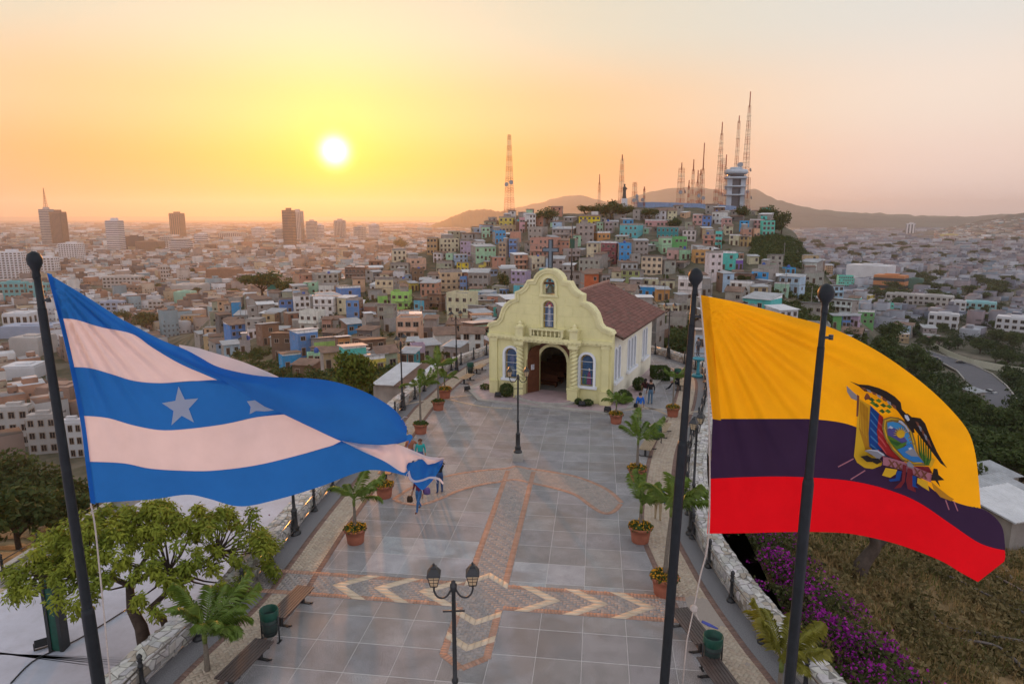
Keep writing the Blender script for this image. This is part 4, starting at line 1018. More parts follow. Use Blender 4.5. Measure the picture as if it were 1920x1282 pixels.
def palm(p, label, hgt, nf, size=1.0, pot=True, flowers=True, seed=0, lean=0.0, wind=.35, yellow=False, psize=1.0):
    rr = random.Random(seed*7+3); root = thing('potted_palm' if pot else 'young_palm', label, 'palm', p, rr.uniform(0, 6.28) if False else 0, 'potted palms along the terrace' if pot else None)
    z0 = 0
    if pot:
        o = link('pot', POTM, root, scale=(psize,)*3); o = link('bedding_plants', BED_Y if flowers else BED_G, root, rotz=rr.uniform(0, 6), scale=(psize,)*3); z0 = .55*psize
    b = MB(); cs = .26*size; top = Vector((lean, 0, z0+hgt))
    pts = [Vector((0, 0, z0)), Vector((lean*.25, 0, z0+hgt*.35)), Vector((lean*.6, .01, z0+hgt*.7)), top]
    b.tube(catmull(pts, 5), [.075*size*(1-.35*k/15) for k in range(16)], 9); b.build('trunk', M_trunk, root)
    b = MB(); b.tube([top-Vector((0, 0, .02)), top+Vector((0, 0, cs*.6)), top+Vector((.01, 0, cs*1.6))], [.055*size, .065*size, .03*size], 8); b.build('crownshaft', M_shaft, root)
    for k in range(nf):
        me = rr.choice(FRONDS); a = k*2.399+rr.uniform(-.25, .25); tilt = -R_(rr.uniform(-5, 42))*(1-.5*k/nf)-R_(12)
        if yellow:
            me = me.copy(); me.materials.clear(); me.materials.append(M_frondy)
        o = link('frond', me, root, top+Vector((0, 0, cs*(.8+.5*k/nf)))); a2 = a
        q = Quaternion((0, 0, 1), a2) @ Quaternion((0, 1, 0), tilt) @ Quaternion((1, 0, 0), rr.uniform(-.35, .35))
        d = q @ Vector((1, 0, 0)); w = Vector((wind*1.0, .1, 0)); nd = (d+w).normalized(); q = d.rotation_difference(nd) @ q
        o.rotation_mode = 'QUATERNION'; o.rotation_quaternion = q; s = size*rr.uniform(.78, 1.1); o.scale = (s, s, s)
    return root
palm(G(667, 1016), 'potted palm with yellow flowers just past the cross arm on the city side', .95, 9, .95, seed=1)
palm(G(721, 931), 'potted palm with a tall trunk half hidden by the blue and white flag', 2.0, 8, .9, seed=2)
palm(G(789, 812), 'slim potted palm without flowers beside the two-lantern lamp, city side', 1.9, 9, .95, flowers=False, seed=3)
palm(G(822, 768), 'tallest potted palm of the three by the city-side lamp', 2.05, 10, .95, flowers=False, seed=4)
palm(G(834, 746), 'short bushy potted palm next to the pale sunlit bench', .55, 9, .85, seed=5, psize=1.1)
palm(G(1155, 793), 'short potted palm at the right corner of the chapel front', .5, 9, .85, seed=6)
palm(G(1261, 780), 'potted palm in front of the seated person in black', 1.65, 8, .8, seed=7)
palm(G(1194, 900), 'potted palm beside the bench and bin on the hedge side', 1.2, 10, 1.0, seed=8, psize=1.05)
palm(G(1200, 1014), 'potted palm with dense yellow flowers between the sickle band and the cross arm', .6, 10, 1.05, seed=9, psize=1.05)
palm(G(1245, 1112), 'tall potted palm with orange flowers at the flagpole, before the standing boy', 2.15, 12, 1.1, seed=10, lean=.12, psize=1.08)
palm(Vector((-8.4, 16.4, 0)), 'bushy green palm at the rubble wall beside the dark bench', .85, 16, 1.15, pot=False, seed=11, wind=.5)
palm(Vector((6.75, 14.9, 0)), 'yellow-green palm at the rubble wall next to the purple hedge', 1.1, 13, 1.05, pot=False, seed=12, yellow=True, wind=.2)
# ---------------------------------------------------------------- shrubs, floodlights, basin, sign board
M_hedge = mat('shrub_leaf', (.055, .085, .02), .7, .4, 9, transl=.2)
def shrub(p, r, h, label, box=False, n=1700, seed=0, m=None, leaf=.05):
    rr = random.Random(seed+77); V, F = [], []
    for _ in range(n):
        if box: q = Vector((rr.uniform(-1, 1)*r, rr.uniform(-1, 1)*r, rr.uniform(.05, 1)*h)); k = rr.randrange(3); q[k] = (r*rr.choice((-1, 1)) if k < 2 else h)+rr.uniform(-.04, .04)
        else:
            d = Vector((rr.gauss(0, 1), rr.gauss(0, 1), rr.gauss(0, 1))).normalized()*rr.uniform(.7, 1.05); q = Vector((d.x*r, d.y*r, h*.5+d.z*h*.5))
        d = Vector((rr.gauss(0, 1), rr.gauss(0, 1), rr.gauss(.3, 1))).normalized(); e = d.orthogonal().normalized()*leaf*rr.uniform(.6, 1.4); f = d.cross(e)*.7; o = len(V)
        V += [tuple(q-e), tuple(q-f), tuple(q+e), tuple(q+f)]; F.append((o, o+1, o+2, o+3))
    root = thing('shrub', label, 'shrub', p); link('foliage', np_mesh('foliage', V, F, m or M_hedge), root)
    b = MB()
    for k in range(4): b.tube([(0, 0, 0), (rr.uniform(-.3, .3)*r, rr.uniform(-.3, .3)*r, h*.4), (rr.uniform(-.6, .6)*r, rr.uniform(-.6, .6)*r, h*.75)], [.025, .018, .008], 5)
    b.build('stem', mat('shrub_wood', (.09, .06, .04), .9, .2, 8), root)
def CHP(x, y, z=0.0):
    c, s = math.cos(CH_A), math.sin(CH_A); return Vector((CH_C.x+x*c-y*s, CH_C.y+x*s+y*c, z))
shrub(CHP(-2.75, -.75, .14), .48, .95, 'round clipped shrub under the left front window of the chapel', seed=1)
shrub(CHP(2.35, -.6, .14), .24, .42, 'small shrub at the foot of the right twisted column', n=350, seed=2)
shrub(CHP(3.05, -.6, .14), .34, .42, 'low shrub under the right front window of the chapel', n=420, seed=3)
shrub(CHP(5.0, .9, .14), .55, .9, 'round leafy shrub at the front of the chapel side wall', seed=4)
shrub(CHP(5.2, 4.6, .14), .5, .95, 'loose shrub beside the chapel wall behind the standing couple', seed=5)
shrub(CHP(5.75, 9.0, .0), .62, .95, 'box-clipped hedge block near the back corner of the chapel', True, 3600, seed=6, leaf=.06)
shrub(CHP(-5.0, .6, .0), .42, .5, 'low shrub at the left corner of the chapel front', n=500, seed=7)
def flood(p, ang, label):
    root = thing('floodlight', label, 'floodlight', p, ang, 'black floodlights at the chapel foot'); M = mat('flood_body', (.015, .016, .018), .5, .2, 10)
    b = MB(); Mx = Matrix.Rotation(R_(-35), 4, 'X'); T4 = Matrix.Translation((0, 0, .22)) @ Mx; b.box(-.19, .19, -.09, .09, -.13, .13, M=T4); b.build('housing', M, root)
    b = MB(); b.box(-.16, .16, .091, .097, -.10, .10, M=T4); b.build('lens', mat('flood_glass', (.25, .27, .28), .15, 0, spec=.8), root)
    b = MB(); b.box(-.23, -.20, -.03, .03, 0, .26); b.box(.20, .23, -.03, .03, 0, .26); b.box(-.23, .23, -.05, .05, 0, .02); b.build('bracket', M, root)
flood(CHP(-6.1, -.1, 0), .5, 'black floodlight at the sunlit end of the pink porch'); flood(CHP(4.6, -1.5, .13), -.4, 'black floodlight on the pink porch corner by the potted palm')
flood(CHP(-3.2, -1.15, .14), 0, 'black floodlight before the round clipped shrub'); flood(CHP(2.75, -1.0, .14), 0, 'black floodlight between the small shrubs by the right window')
bp_ = G(1308, 706); fb = thing('pedestal_basin', 'turquoise pedestal basin beside the curved railing behind the flagpole', 'basin', bp_)
M_turq = mat('turquoise_paint', (.05, .25, .31), .45, .12, 5)
b = MB(); b.lathe([(.50, 0), (.50, .16), (.42, .20)], 14); b.build('base', M_turq, fb)
b = MB(); b.lathe([(.20, .20), (.14, .30), (.11, .7), (.12, 1.15), (.18, 1.25)], 12); b.build('pedestal', M_turq, fb)
b = MB(); b.lathe([(.18, 1.25), (.45, 1.38), (.52, 1.46), (.50, 1.48), (.40, 1.40), (.05, 1.34)], 16); b.build('bowl', M_turq, fb)
# reading board at the near lamp
sg = AY(838, 1290, 12.0); sb = thing('information_board', 'tilted information board edge beside the near chevron lamp post', 'sign', (sg.x, sg.y, 0), R_(62))
Tm = Matrix.Translation((0, 0, 1.55)) @ Matrix.Rotation(R_(-58), 4, 'X')
b = MB(); b.box(-.62, .62, -.45, .45, -.03, .0, M=Tm); b.build('backing', mat('board_back', (.45, .40, .36), .6, .1, 4), sb)
b = MB(); b.box(-.56, .56, -.39, .39, .003, .012, M=Tm); b.build('panel', mat('board_face', (.34, .42, .50), .25, .1, 2, spec=.6), sb)
b = MB()
for a in ((-.64, -.56, -.47, .47), (.56, .64, -.47, .47), (-.56, .56, -.47, -.39), (-.56, .56, .39, .47)): b.box(a[0], a[1], a[2], a[3], -.032, .03, M=Tm)
b.build('frame', mat('board_frame', (.55, .50, .46), .5, .1, 4), sb)
for s in (-1, 1):
    b = MB(); b.tube([(s*.5, 0, 0), (s*.5, 0, 1.5)], .035, 6); b.build('leg', M_iron, sb)
# ================================================================ flagpoles and flags
M_pole = mat('pole_paint', (.010, .013, .016), .5, .35, 7, spec=.25, bump=.1, bscale=18)
def flagpole(top, low, Y, label, k, joint):
    """pole through two pixels at depth Y, carried down to the terrace"""
    a = AY(top[0], top[1], Y); d = AY(low[0], low[1], Y)-a; foot = a+d*(a.z/-d.z)
    root = thing('flagpole', label, 'flagpole', foot); up = (a-foot); L = up.length; n = up.normalized()
    jz = (AY(joint[0], joint[1], Y)-foot).length
    b = MB(); P = lambda s: tuple(n*s)
    b.tube([P(0), P(jz), P(jz+.02), P(jz+.10)], [.105*k, .10*k, .10*k, .084*k], 14); b.tube([P(jz+.10), P((jz+L-.65)/2), P(L-.75)], [.078*k, .072*k, .062*k], 14, cap=False)
    b.tube([P(L-.75), P(L-.73), P(L-.30)], [.062*k, .055*k, .05*k], 14); b.build('shaft', M_pole, root)
    b = MB(); b.lathe([(.05*k, -.34), (.058*k, -.30), (.05*k, -.24), (.062*k, -.20), (.092, -.13), (.097, -.06), (.072, .0), (.02, .035)], 14); o = b.build('ball_finial', M_pole, root, n*L)
    b = MB(); b.lathe([(.32, 0), (.32, .03), (.16, .05), (.14, .25), (.12, .27)], 14); b.build('base_plate', M_pole, root)
    b = MB(); q = n*(L-.62); b.box(q.x+.02, q.x+.10, q.y-.012, q.y+.012, q.z-.02, q.z+.012); b.lathe([(.028, -.03), (.028, .03)], 10, (q.x+.11, q.y, q.z)); b.build('pulley', M_iron, root)
    return root, foot, n, L
PY1, PY2, PY3 = 9.0, 9.0, 8.0
flagpole((63, 476), (178, 1235), PY1, 'tall black flagpole carrying the blue and white starred flag', .90, (169, 1150))
flagpole((1305, 507), (1247, 1260), PY2, 'tall black flagpole carrying the yellow, blue and red flag', .70, (1281, 838))
flagpole((1550, 537), (1483, 1250), PY3, 'bare black flagpole in front of the yellow, blue and red flag', .70, (1520, 910))
M_rope = mat('rope_fibre', (.42, .37, .33), .9, .2, 20)
def rope(px, Y, label, r=.010):
    pts = [AY(u, v, y) for (u, v), y in zip(px, Y)]; root = thing('flag_rope', label, 'rope', pts[-1])
    b = MB(); b.tube(catmull([tuple(p-pts[-1]) for p in pts], 5), r, 5); b.build('cord', M_rope, root); return root
rp = rope([(1312, 548), (1322, 660), (1330, 790), (1329, 1000), (1313, 1080), (1302, 1135)], [8.97, 8.95, 8.95, 8.95, 8.9, 8.85], 'pale halyard rope running down the yellow flag edge to a knot', .012)
b = MB(); k = AY(1301, 1140, 8.85)-Vector(rp.location); b.lathe([(.01, -.06), (.05, -.03), (.055, .02), (.02, .06)], 8, k); b.tube([k, AY(1288, 1200, 8.8)-Vector(rp.location), AY(1280, 1285, 8.75)-Vector(rp.location)], .010, 5); b.tube([k, AY(1309, 1160, 8.84)-Vector(rp.location), AY(1319, 1170, 8.84)-Vector(rp.location)], .009, 5); b.build('knot', M_rope, rp)
b = MB(); b.tube([AY(1316, 1164, 8.83)-Vector(rp.location), AY(1330, 1171, 8.8)-Vector(rp.location), AY(1346, 1178, 8.8)-Vector(rp.location)], [.02, .026, .012], 5); b.build('rag_end', mat('rag_blue', (.06, .08, .30), .8, .3, 20), rp)
rope([(82, 508), (86, 512)], [9.0, 9.0], 'short cord tying the blue flag corner to its pole', .012)
rope([(170, 943), (178, 985), (186, 1060), (196, 1160), (208, 1290)], [9.0, 9.0, 8.98, 8.95, 8.9], 'pale halyard rope hanging below the blue and white flag', .012)
def cloth(name, c, c2=None, transl=.48):
    m = mat(name, c, .85, .07, 1.6, spec=.15, transl=transl, bump=.25, bscale=5.0); return m
F_BLUE = cloth('flag_blue', (.018, .145, .50)); F_WHITE = cloth('flag_white', (.66, .59, .61)); F_YEL = cloth('flag_yellow', (.78, .43, .008)); F_NAVY = cloth('flag_navy', (.030, .018, .055)); F_RED = cloth('flag_red', (.60, .004, .012)); F_STAR = cloth('flag_star', (.50, .52, .58))
def patch(name, top, bot, mt, parent, depth, nu=60, nv=18, org=Vector((0, 0, 0)), off=0.0, cat=True):
    A = resample(catmull(top, 6) if cat else np.array(top, float), nu); B = resample(catmull(bot, 6) if cat else np.array(bot, float), nu)
    V = []
    for i in range(nu):
        for j in range(nv):
            f = j/(nv-1); u, v = A[i]*(1-f)+B[i]*f; V.append(tuple(AY(u, v, depth(u, v)+(off(i/(nu-1), f) if callable(off) else off))-org))
    I = np.arange(nu*nv).reshape(nu, nv); F = np.stack([I[:-1, :-1], I[:-1, 1:], I[1:, 1:], I[1:, :-1]], -1).reshape(-1, 4)
    o = link(name, np_mesh(name, V, F, mt, smooth=True), parent); return o
# ---- blue and white flag
def d1(u, v):
    s = (u-90)/700.0; q = max(0, min(1, s))
    r = math.hypot(u-88, v-512); th = math.atan2(v-512, u-88)
    w = .042*math.sin(th*46+r*.004)*math.exp(-((r-170)/150)**2)+.018*math.sin(th*74)*math.exp(-((r-130)/110)**2)
    big = .22*q*math.sin(u*.0135+v*.006-1.2)+.07*q*math.sin(u*.028-v*.013)
    return 9.0+.55*q*q+big+w+.010*math.sin(u*.07+v*.05)*q
fo = AY(120, 700, 9.0); FL1 = thing('city_flag', 'torn blue and white striped flag with white stars blowing from its pole', 'flag', fo)
def P1(n, t, b, m, **k): return patch(n, t, b, m, FL1, d1, org=fo, **k)
b0 = [(88, 512), (130, 537), (170, 561), (240, 606), (300, 640), (350, 664), (421, 700)]
b1 = [(110, 597), (141, 599), (188, 613), (248, 626), (285, 651), (336, 681), (386, 703), (430, 722)]
b2 = [(131, 688), (168, 690), (208, 701), (252, 714), (302, 718), (369, 714), (430, 722)]
fold = [(421, 716), (480, 750), (527, 772), (590, 802), (650, 828)]
b3 = [(149, 779), (200, 783), (250, 797), (300, 806), (350, 804), (420, 795), (480, 782), (540, 776)]
b4 = [(160, 865), (230, 868), (280, 878), (340, 882), (400, 882), (480, 872), (560, 853), (620, 836), (665, 828)]
b5 = [(170, 943), (220, 940), (290, 935), (350, 927), (390, 934), (450, 949), (520, 936), (600, 912), (690, 881), (768, 893)]
P1('blue_stripe', b0, b1, F_BLUE); P1('white_stripe', b1, b2, F_WHITE, off=.008)
P1('blue_stripe', b2[:-1]+[(424, 715), (480, 748), (540, 774)], b3, F_BLUE)
P1('white_stripe', b3[:-1]+[(534, 772), (590, 800), (665, 828)], b4, F_WHITE, off=.008)
P1('blue_stripe', b4[:-1]+[(655, 826), (720, 860), (768, 886)], b5, F_BLUE, nu=80)
ov_t = [(232, 600), (300, 636), (345, 654), (372, 668), (410, 688), (470, 702), (520, 707), (580, 709), (620, 714), (660, 725), (700, 742), (735, 764), (752, 782), (763, 800)]
ov_b = [(236, 612), (290, 648), (336, 672), (380, 695), (424, 717), (480, 751), (527, 774), (590, 804), (650, 830), (700, 834), (745, 831), (762, 824)]
P1('blue_fold', ov_t, ov_b, F_BLUE, nu=90, nv=22, off=lambda s, f: -.06-.30*math.sin(math.pi*f)**.8*smooth01(s*1.6)-.05*math.sin(s*17+f*4)*s)
P1('white_back', [(336, 646), (370, 652), (400, 661), (430, 670), (460, 680), (490, 692), (522, 706)], [(336, 650), (365, 666), (400, 688), (430, 698), (460, 704), (490, 707), (522, 709)], F_WHITE, nu=30, nv=8, off=lambda s, f: .22*(1-f)-.02)
tl = [(640, 826), (680, 832), (720, 834), (742, 832), (760, 838), (793, 852), (807, 856), (833, 858)]
tb = [(648, 830), (680, 846), (720, 864), (757, 886), (766, 868), (790, 860), (803, 871), (820, 866), (833, 859)]
P1('white_tail', tl, tb, F_WHITE, nu=60, nv=12, off=lambda s, f: -.10-.10*math.sin(math.pi*f)-.04*math.sin(s*26))
P1('blue_tail', [(760, 868), (775, 866), (790, 861), (803, 869), (820, 866), (832, 860)], [(769, 900), (778, 907), (790, 918), (797, 915), (813, 898), (829, 872)], F_BLUE, nu=36, nv=14, off=lambda s, f: -.03-.10*math.sin(math.pi*f)-.06*math.sin(s*12+f*3))
P1('torn_hem', [(765, 884), (767, 897), (776, 904), (792, 902), (806, 897), (822, 900), (830, 908)], [(768, 882), (771, 894), (778, 900), (792, 898), (807, 893), (824, 896), (832, 905)], F_WHITE, nu=40, nv=3, off=-.20)
P1('torn_strip', [(742, 826), (756, 818), (770, 814), (774, 820)], [(744, 832), (758, 828), (768, 826), (762, 840)], F_BLUE, nu=20, nv=5, off=-.12)
for i, (a, c) in enumerate((((758, 800), (766, 792)), ((752, 786), (764, 782)), ((762, 812), (771, 808)), ((826, 862), (838, 868)), ((813, 898), (820, 906)), ((790, 918), (793, 926)), ((766, 886), (760, 896)), ((830, 870), (836, 880)))):
    p, q = AY(*a, d1(*a)-.12)-fo, AY(*c, d1(*c)-.16)-fo; b = MB(); m_ = (p+q)/2+Vector((0, .02, .02)); b.tube([p, m_, q], [.008, .006, .003], 4); b.build('loose_thread', F_WHITE, FL1)
hem = [(88, 512), (110, 597), (131, 688), (149, 779), (160, 865), (170, 943)]
P1('hoist_band', hem, [(x+9, y+2) for x, y in hem], F_BLUE, nu=40, nv=3, off=-.012)
def decal(name, pts, m, parent, depth, org, off, cuts=2):
    bm = bmesh.new(); vs = [bm.verts.new((x, y, 0)) for x, y in pts]
    try: f = bm.faces.new(vs)
    except ValueError: bm.free(); return
    bmesh.ops.triangulate(bm, faces=[f])
    for _ in range(cuts):
        long_ = [e for e in bm.edges if e.calc_length() > 7]
        if not long_: break
        bmesh.ops.subdivide_edges(bm, edges=long_, cuts=1); bmesh.ops.triangulate(bm, faces=bm.faces[:])
    for v in bm.verts: p = AY(v.co.x, v.co.y, depth(v.co.x, v.co.y)+off)-org; v.co = p
    for f in bm.faces: f.smooth = True
    me = bpy.data.meshes.new(name); bm.to_mesh(me); bm.free(); me.materials.append(m); return link(name, me, parent)
def star(cx, cy, r, rot): return [(cx+(r if k % 2 == 0 else r*.42)*math.sin(rot+k*math.pi/5)*1.0, cy-(r if k % 2 == 0 else r*.42)*math.cos(rot+k*math.pi/5)*1.08) for k in range(10)]
decal('star', star(339, 763, 36, -.12), F_STAR, FL1, d1, fo, -.012)
decal('star', [(463, 752), (478, 750), (496, 762), (514, 769), (496, 771), (480, 770), (468, 776), (470, 763)], F_STAR, FL1, d1, fo, -.012)
# ---- yellow, blue and red flag
def d2(u, v):
    s = (u-1313)/570.0; q = max(0, min(1.05, s)); r = math.hypot(u-1313, v-553); th = math.atan2(v-553, u-1313)
    w = .055*math.sin(th*34)*math.exp(-((r-190)/170)**2)+.012*math.sin(th*61+1)*math.exp(-((r-260)/150)**2)
    # long folds run from the hoist corner along the top edge
    t = (v-553)-(u-1313)*.44; w += .07*q*math.sin(t*.075)*math.exp(-(t/110)**2)
    return 9.1+.25*q+.20*q*math.sin(q*4.2+.4)+.55*max(0, q-.72)**1.5*2.2+w+.03*q*math.sin(v*.016+u*.008)
eo = AY(1330, 780, 9.1); FL2 = thing('national_flag', 'yellow, dark blue and red flag with a condor coat of arms', 'flag', eo)
def P2(n, t, b, m, **k): return patch(n, t, b, m, FL2, d2, org=eo, **k)
e0 = [(1313, 553), (1360, 562), (1400, 571), (1480, 592), (1560, 615), (1640, 655), (1700, 695), (1750, 735), (1790, 775), (1815, 808), (1827, 842), (1834, 890), (1839, 952)]
e1 = [(1336, 785), (1400, 785), (1470, 785), (1530, 786), (1590, 795), (1640, 818), (1680, 850), (1720, 890), (1750, 918), (1780, 936), (1810, 947), (1839, 953)]
e2 = [(1332, 897), (1400, 894), (1470, 893), (1540, 896), (1600, 902), (1660, 916), (1720, 940), (1780, 980), (1830, 1014), (1860, 1026), (1884, 1031)]
e1b = e1[:-1]+[(1838, 952), (1862, 966), (1880, 990), (1885, 1030)]
e3 = [(1326, 1000), (1400, 999), (1470, 997), (1540, 997), (1600, 1001), (1680, 1019), (1760, 1049), (1833, 1090)]
P2('yellow_stripe', e0, e1, F_YEL, nu=110, nv=48); P2('blue_stripe', e1b, e2, F_NAVY, nu=90, nv=22)
P2('red_stripe', e2, e3[:-1]+[(1800, 1072), (1833, 1090)], F_RED, nu=90, nv=24)
P2('red_stripe_end', [(1884, 1030), (1885, 1042), (1883, 1052)], [(1834, 1088), (1834, 1089), (1833, 1091)], F_RED, nu=8, nv=10, off=.002)
hem = [(1313, 553), (1322, 640), (1330, 720), (1336, 785)]; P2('hoist_band', hem, [(x+16, y+3) for x, y in hem], F_YEL, nu=30, nv=3, off=-.014)
# coat of arms, stitched shape by shape; coordinates read in the crop, 4.577 px each
def arms():
    root = bpy.data.objects.new('coat_of_arms', None); col.objects.link(root); root.parent = FL2; root.empty_display_size = .1
    c = lambda pts: [(1560+x/4.577, 680+y/4.577) for x, y in pts]
    lvl = [-.012]
    def D(n, pts, m):
        lvl[0] -= .0012; decal(n, c(pts), m, root, d2, eo, lvl[0])
    K = lambda n, col_: cloth('arms_'+n, col_, transl=.15)
    black, gold, blue, red, green, dgreen = K('black', (.022, .016, .014)), K('gold', (.60, .36, .02)), K('blue', (.012, .055, .22)), K('red', (.30, .02, .02)), K('green', (.07, .16, .02)), K('dgreen', (.03, .09, .02))
    sky, snow, purple, rose, wood, steel, sea, oval, maroon = K('sky', (.05, .25, .50)), K('snow', (.45, .48, .55)), K('purple', (.08, .07, .22)), K('rose', (.34, .14, .17)), K('wood', (.16, .06, .035)), K('steel', (.22, .22, .24)), K('sea', (.03, .16, .40)), K('oval', (.22, .15, .04)), K('maroon', (.16, .02, .025))
    lite, lred = K('blue_light', (.05, .17, .38)), K('red_light', (.48, .07, .07)); shade = K('gold_shade', (.42, .20, .015))
    # flags at the left
    D('banner', [(235, 310), (290, 345), (330, 365), (325, 560), (330, 720), (380, 800), (432, 850), (425, 880), (350, 910), (280, 900), (215, 855), (188, 800), (200, 690), (212, 545), (218, 420)], gold)
    for k in range(6): D('banner_fold', [(242+k*12, 330+k*10), (250+k*12, 335+k*10), (240+k*14, 560+k*20), (300+k*10, 760+k*8), (292+k*10, 764+k*8), (231+k*14, 562+k*20)], shade)
    D('banner', [(330, 365), (360, 395), (405, 435), (390, 560), (395, 700), (430, 745), (360, 750), (320, 720), (315, 600)], blue)
    for k in range(5): D('banner_fold', [(330, 410+k*70), (400, 500+k*62), (398, 514+k*62), (330, 426+k*70)], lite)
    D('banner', [(405, 435), (440, 465), (435, 560), (470, 680), (540, 770), (610, 830), (560, 835), (470, 790), (405, 710), (385, 590)], red)
    for k in range(5): D('banner_fold', [(396, 500+k*60), (436, 540+k*62), (470, 600+k*60), (462, 606+k*58), (432, 556+k*62), (394, 516+k*60)], lred)
    # right side banners and palm leaves
    for k in range(6): D('palm_leaf', [(735+k*22, 620+k*8), (743+k*22, 615+k*8), (758+k*19, 760+k*14), (790+k*10, 880), (775+k*8, 880), (742+k*19, 760+k*12)], green if k % 2 else dgreen)
    D('banner', [(860, 810), (885, 830), (865, 880), (840, 905), (835, 870)], gold); D('banner', [(700, 885), (830, 890), (865, 950), (780, 930)], maroon)
    # shield
    D('shield_rim', [(440, 480), (500, 462), (570, 470), (640, 510), (690, 580), (720, 680), (735, 760), (790, 860), (800, 885), (700, 880), (600, 835), (520, 755), (455, 650), (430, 560)], oval)
    D('shield_line', [(452, 492), (505, 474), (570, 482), (634, 522), (680, 590), (708, 690), (722, 765), (775, 862), (700, 866), (608, 822), (530, 745), (467, 645), (444, 560)], gold)
    D('shield_line', [(464, 500), (510, 486), (570, 492), (628, 530), (672, 600), (698, 695), (712, 770), (762, 850), (700, 856), (616, 812), (540, 735), (478, 640), (456, 560)], oval)
    D('sky', [(474, 512), (520, 505), (572, 515), (620, 550), (660, 610), (688, 690), (670, 720), (560, 660), (480, 600)], sky)
    D('mountain', [(474, 575), (500, 540), (540, 562), (580, 590), (620, 640), (650, 670), (600, 690), (520, 640), (478, 620)], purple)
    D('snowcap', [(480, 560), (500, 540), (528, 556), (512, 566), (496, 560)], snow)
    for k in range(9):
        a = math.pi*(.95+k/9*1.05)
        D('sun_ray', [(590+34*math.cos(a-.16), 612+34*math.sin(a-.16)), (590+66*math.cos(a), 612+66*math.sin(a)), (590+34*math.cos(a+.16), 612+34*math.sin(a+.16))], gold)
    D('sun_disc', [(590+36*math.cos(k*math.pi/6), 612+34*math.sin(k*math.pi/6)) for k in range(12)], gold)
    D('field', [(478, 622), (520, 642), (600, 690), (650, 676), (600, 730), (560, 745), (505, 690)], green); D('field', [(490, 655), (540, 672), (600, 690), (560, 715), (515, 690)], dgreen)
    D('river', [(560, 745), (600, 730), (670, 690), (690, 700), (700, 730), (740, 800), (790, 855), (700, 850), (620, 810)], sea)
    D('ship', [(625, 765), (660, 745), (680, 725), (700, 740), (735, 790), (745, 805), (680, 800)], steel); D('ship_sail', [(655, 735), (675, 722), (690, 735), (668, 748)], snow)
    D('zodiac_band', [(575, 490), (600, 500), (640, 540), (668, 588), (655, 594), (625, 548), (590, 518), (570, 508)], snow)
    # fasces, bands and axe
    D('fasces', [(438, 808), (470, 808), (620, 850), (740, 905), (862, 955), (848, 1025), (700, 960), (560, 905), (436, 876)], rose)
    for x in (480, 540, 700, 760): D('binding', [(x, 812+(x-438)*.33), (x+18, 815+(x-438)*.34), (x+60, 880+(x-438)*.36), (x+42, 882+(x-438)*.36)], wood); D('binding', [(x+48, 826+(x-438)*.34), (x+62, 830+(x-438)*.34), (x+14, 875+(x-438)*.36), (x, 870+(x-438)*.36)], wood)
    D('axe_blade', [(278, 755), (330, 742), (390, 748), (440, 775), (460, 800), (430, 800), (400, 830), (360, 800), (310, 770)], steel); D('axe_head', [(242, 802), (300, 792), (340, 815), (400, 820), (430, 850), (385, 870), (345, 850), (300, 850)], black)
    D('axe_rim', [(282, 752), (330, 744), (392, 750), (450, 790), (440, 796), (390, 762), (330, 752)], snow)
    D('axe_head', [(872, 905), (905, 910), (915, 960), (965, 1005), (910, 1010), (930, 1065), (885, 1010), (850, 1010)], black); D('knot', [(640, 860), (665, 840), (700, 880), (700, 905), (650, 890)], steel)
    # ribbons below
    D('ribbon', [(460, 900), (560, 915), (545, 955), (500, 985), (430, 965)], gold); D('ribbon', [(558, 925), (600, 930), (580, 1010), (500, 1020), (485, 1000), (545, 990)], blue)
    D('ribbon', [(608, 870), (640, 880), (625, 1020), (590, 1070), (530, 1080), (600, 1010)], maroon); D('ribbon', [(650, 900), (690, 915), (675, 1060), (720, 1110), (650, 1080), (635, 1010)], maroon)
    D('ribbon', [(690, 965), (725, 975), (720, 1050), (745, 1075), (690, 1060)], blue); D('ribbon', [(735, 985), (820, 1020), (835, 1100), (770, 1060), (730, 1030)], gold)
    D('ribbon', [(850, 1015), (900, 1060), (1000, 1140), (1050, 1170), (1020, 1185), (930, 1150), (870, 1080)], shade)
    for a in (((52, 892), (185, 822)), ((160, 1000), (285, 922)), ((975, 1175), (1005, 1260)), ((1045, 1185), (1080, 1270))):
        (x0, y0), (x1, y1) = a; dx, dy = x1-x0, y1-y0; l = math.hypot(dx, dy); nx, ny = -dy/l*5, dx/l*5
        D('spear_shaft', [(x0+nx, y0+ny), (x1+nx, y1+ny), (x1-nx, y1-ny), (x0-nx, y0-ny)], rose)
    # condor
    D('condor_wing', [(150, 157), (230, 185), (310, 190), (400, 215), (470, 245), (540, 290), (590, 340), (600, 400), (640, 440), (650, 490), (620, 490), (560, 410), (500, 355), (430, 290), (350, 250), (280, 245), (235, 205)], black)
    D('condor_wing', [(690, 465), (760, 475), (800, 520), (830, 600), (860, 670), (900, 760), (940, 830), (988, 902), (930, 860), (870, 740), (820, 650), (790, 585), (740, 590), (690, 545)], black)
    D('condor_body', [(610, 440), (650, 435), (690, 470), (700, 540), (710, 600), (690, 600), (650, 540), (618, 490)], black); D('condor_ruff', [(622, 445), (650, 450), (668, 490), (650, 500), (626, 470)], snow)
    for k in range(7): D('feather', [(250+k*44, 205+k*17+k*k*1.2), (285+k*44, 218+k*18+k*k*1.2), (300+k*42, 238+k*19+k*k*1.4), (265+k*43, 228+k*18+k*k*1.3)], steel if k % 2 else wood)
    for k in range(5): D('feather', [(715+k*24, 500+k*34), (740+k*24, 512+k*38), (760+k*24, 560+k*42), (735+k*22, 545+k*36)], steel if k % 2 else wood)
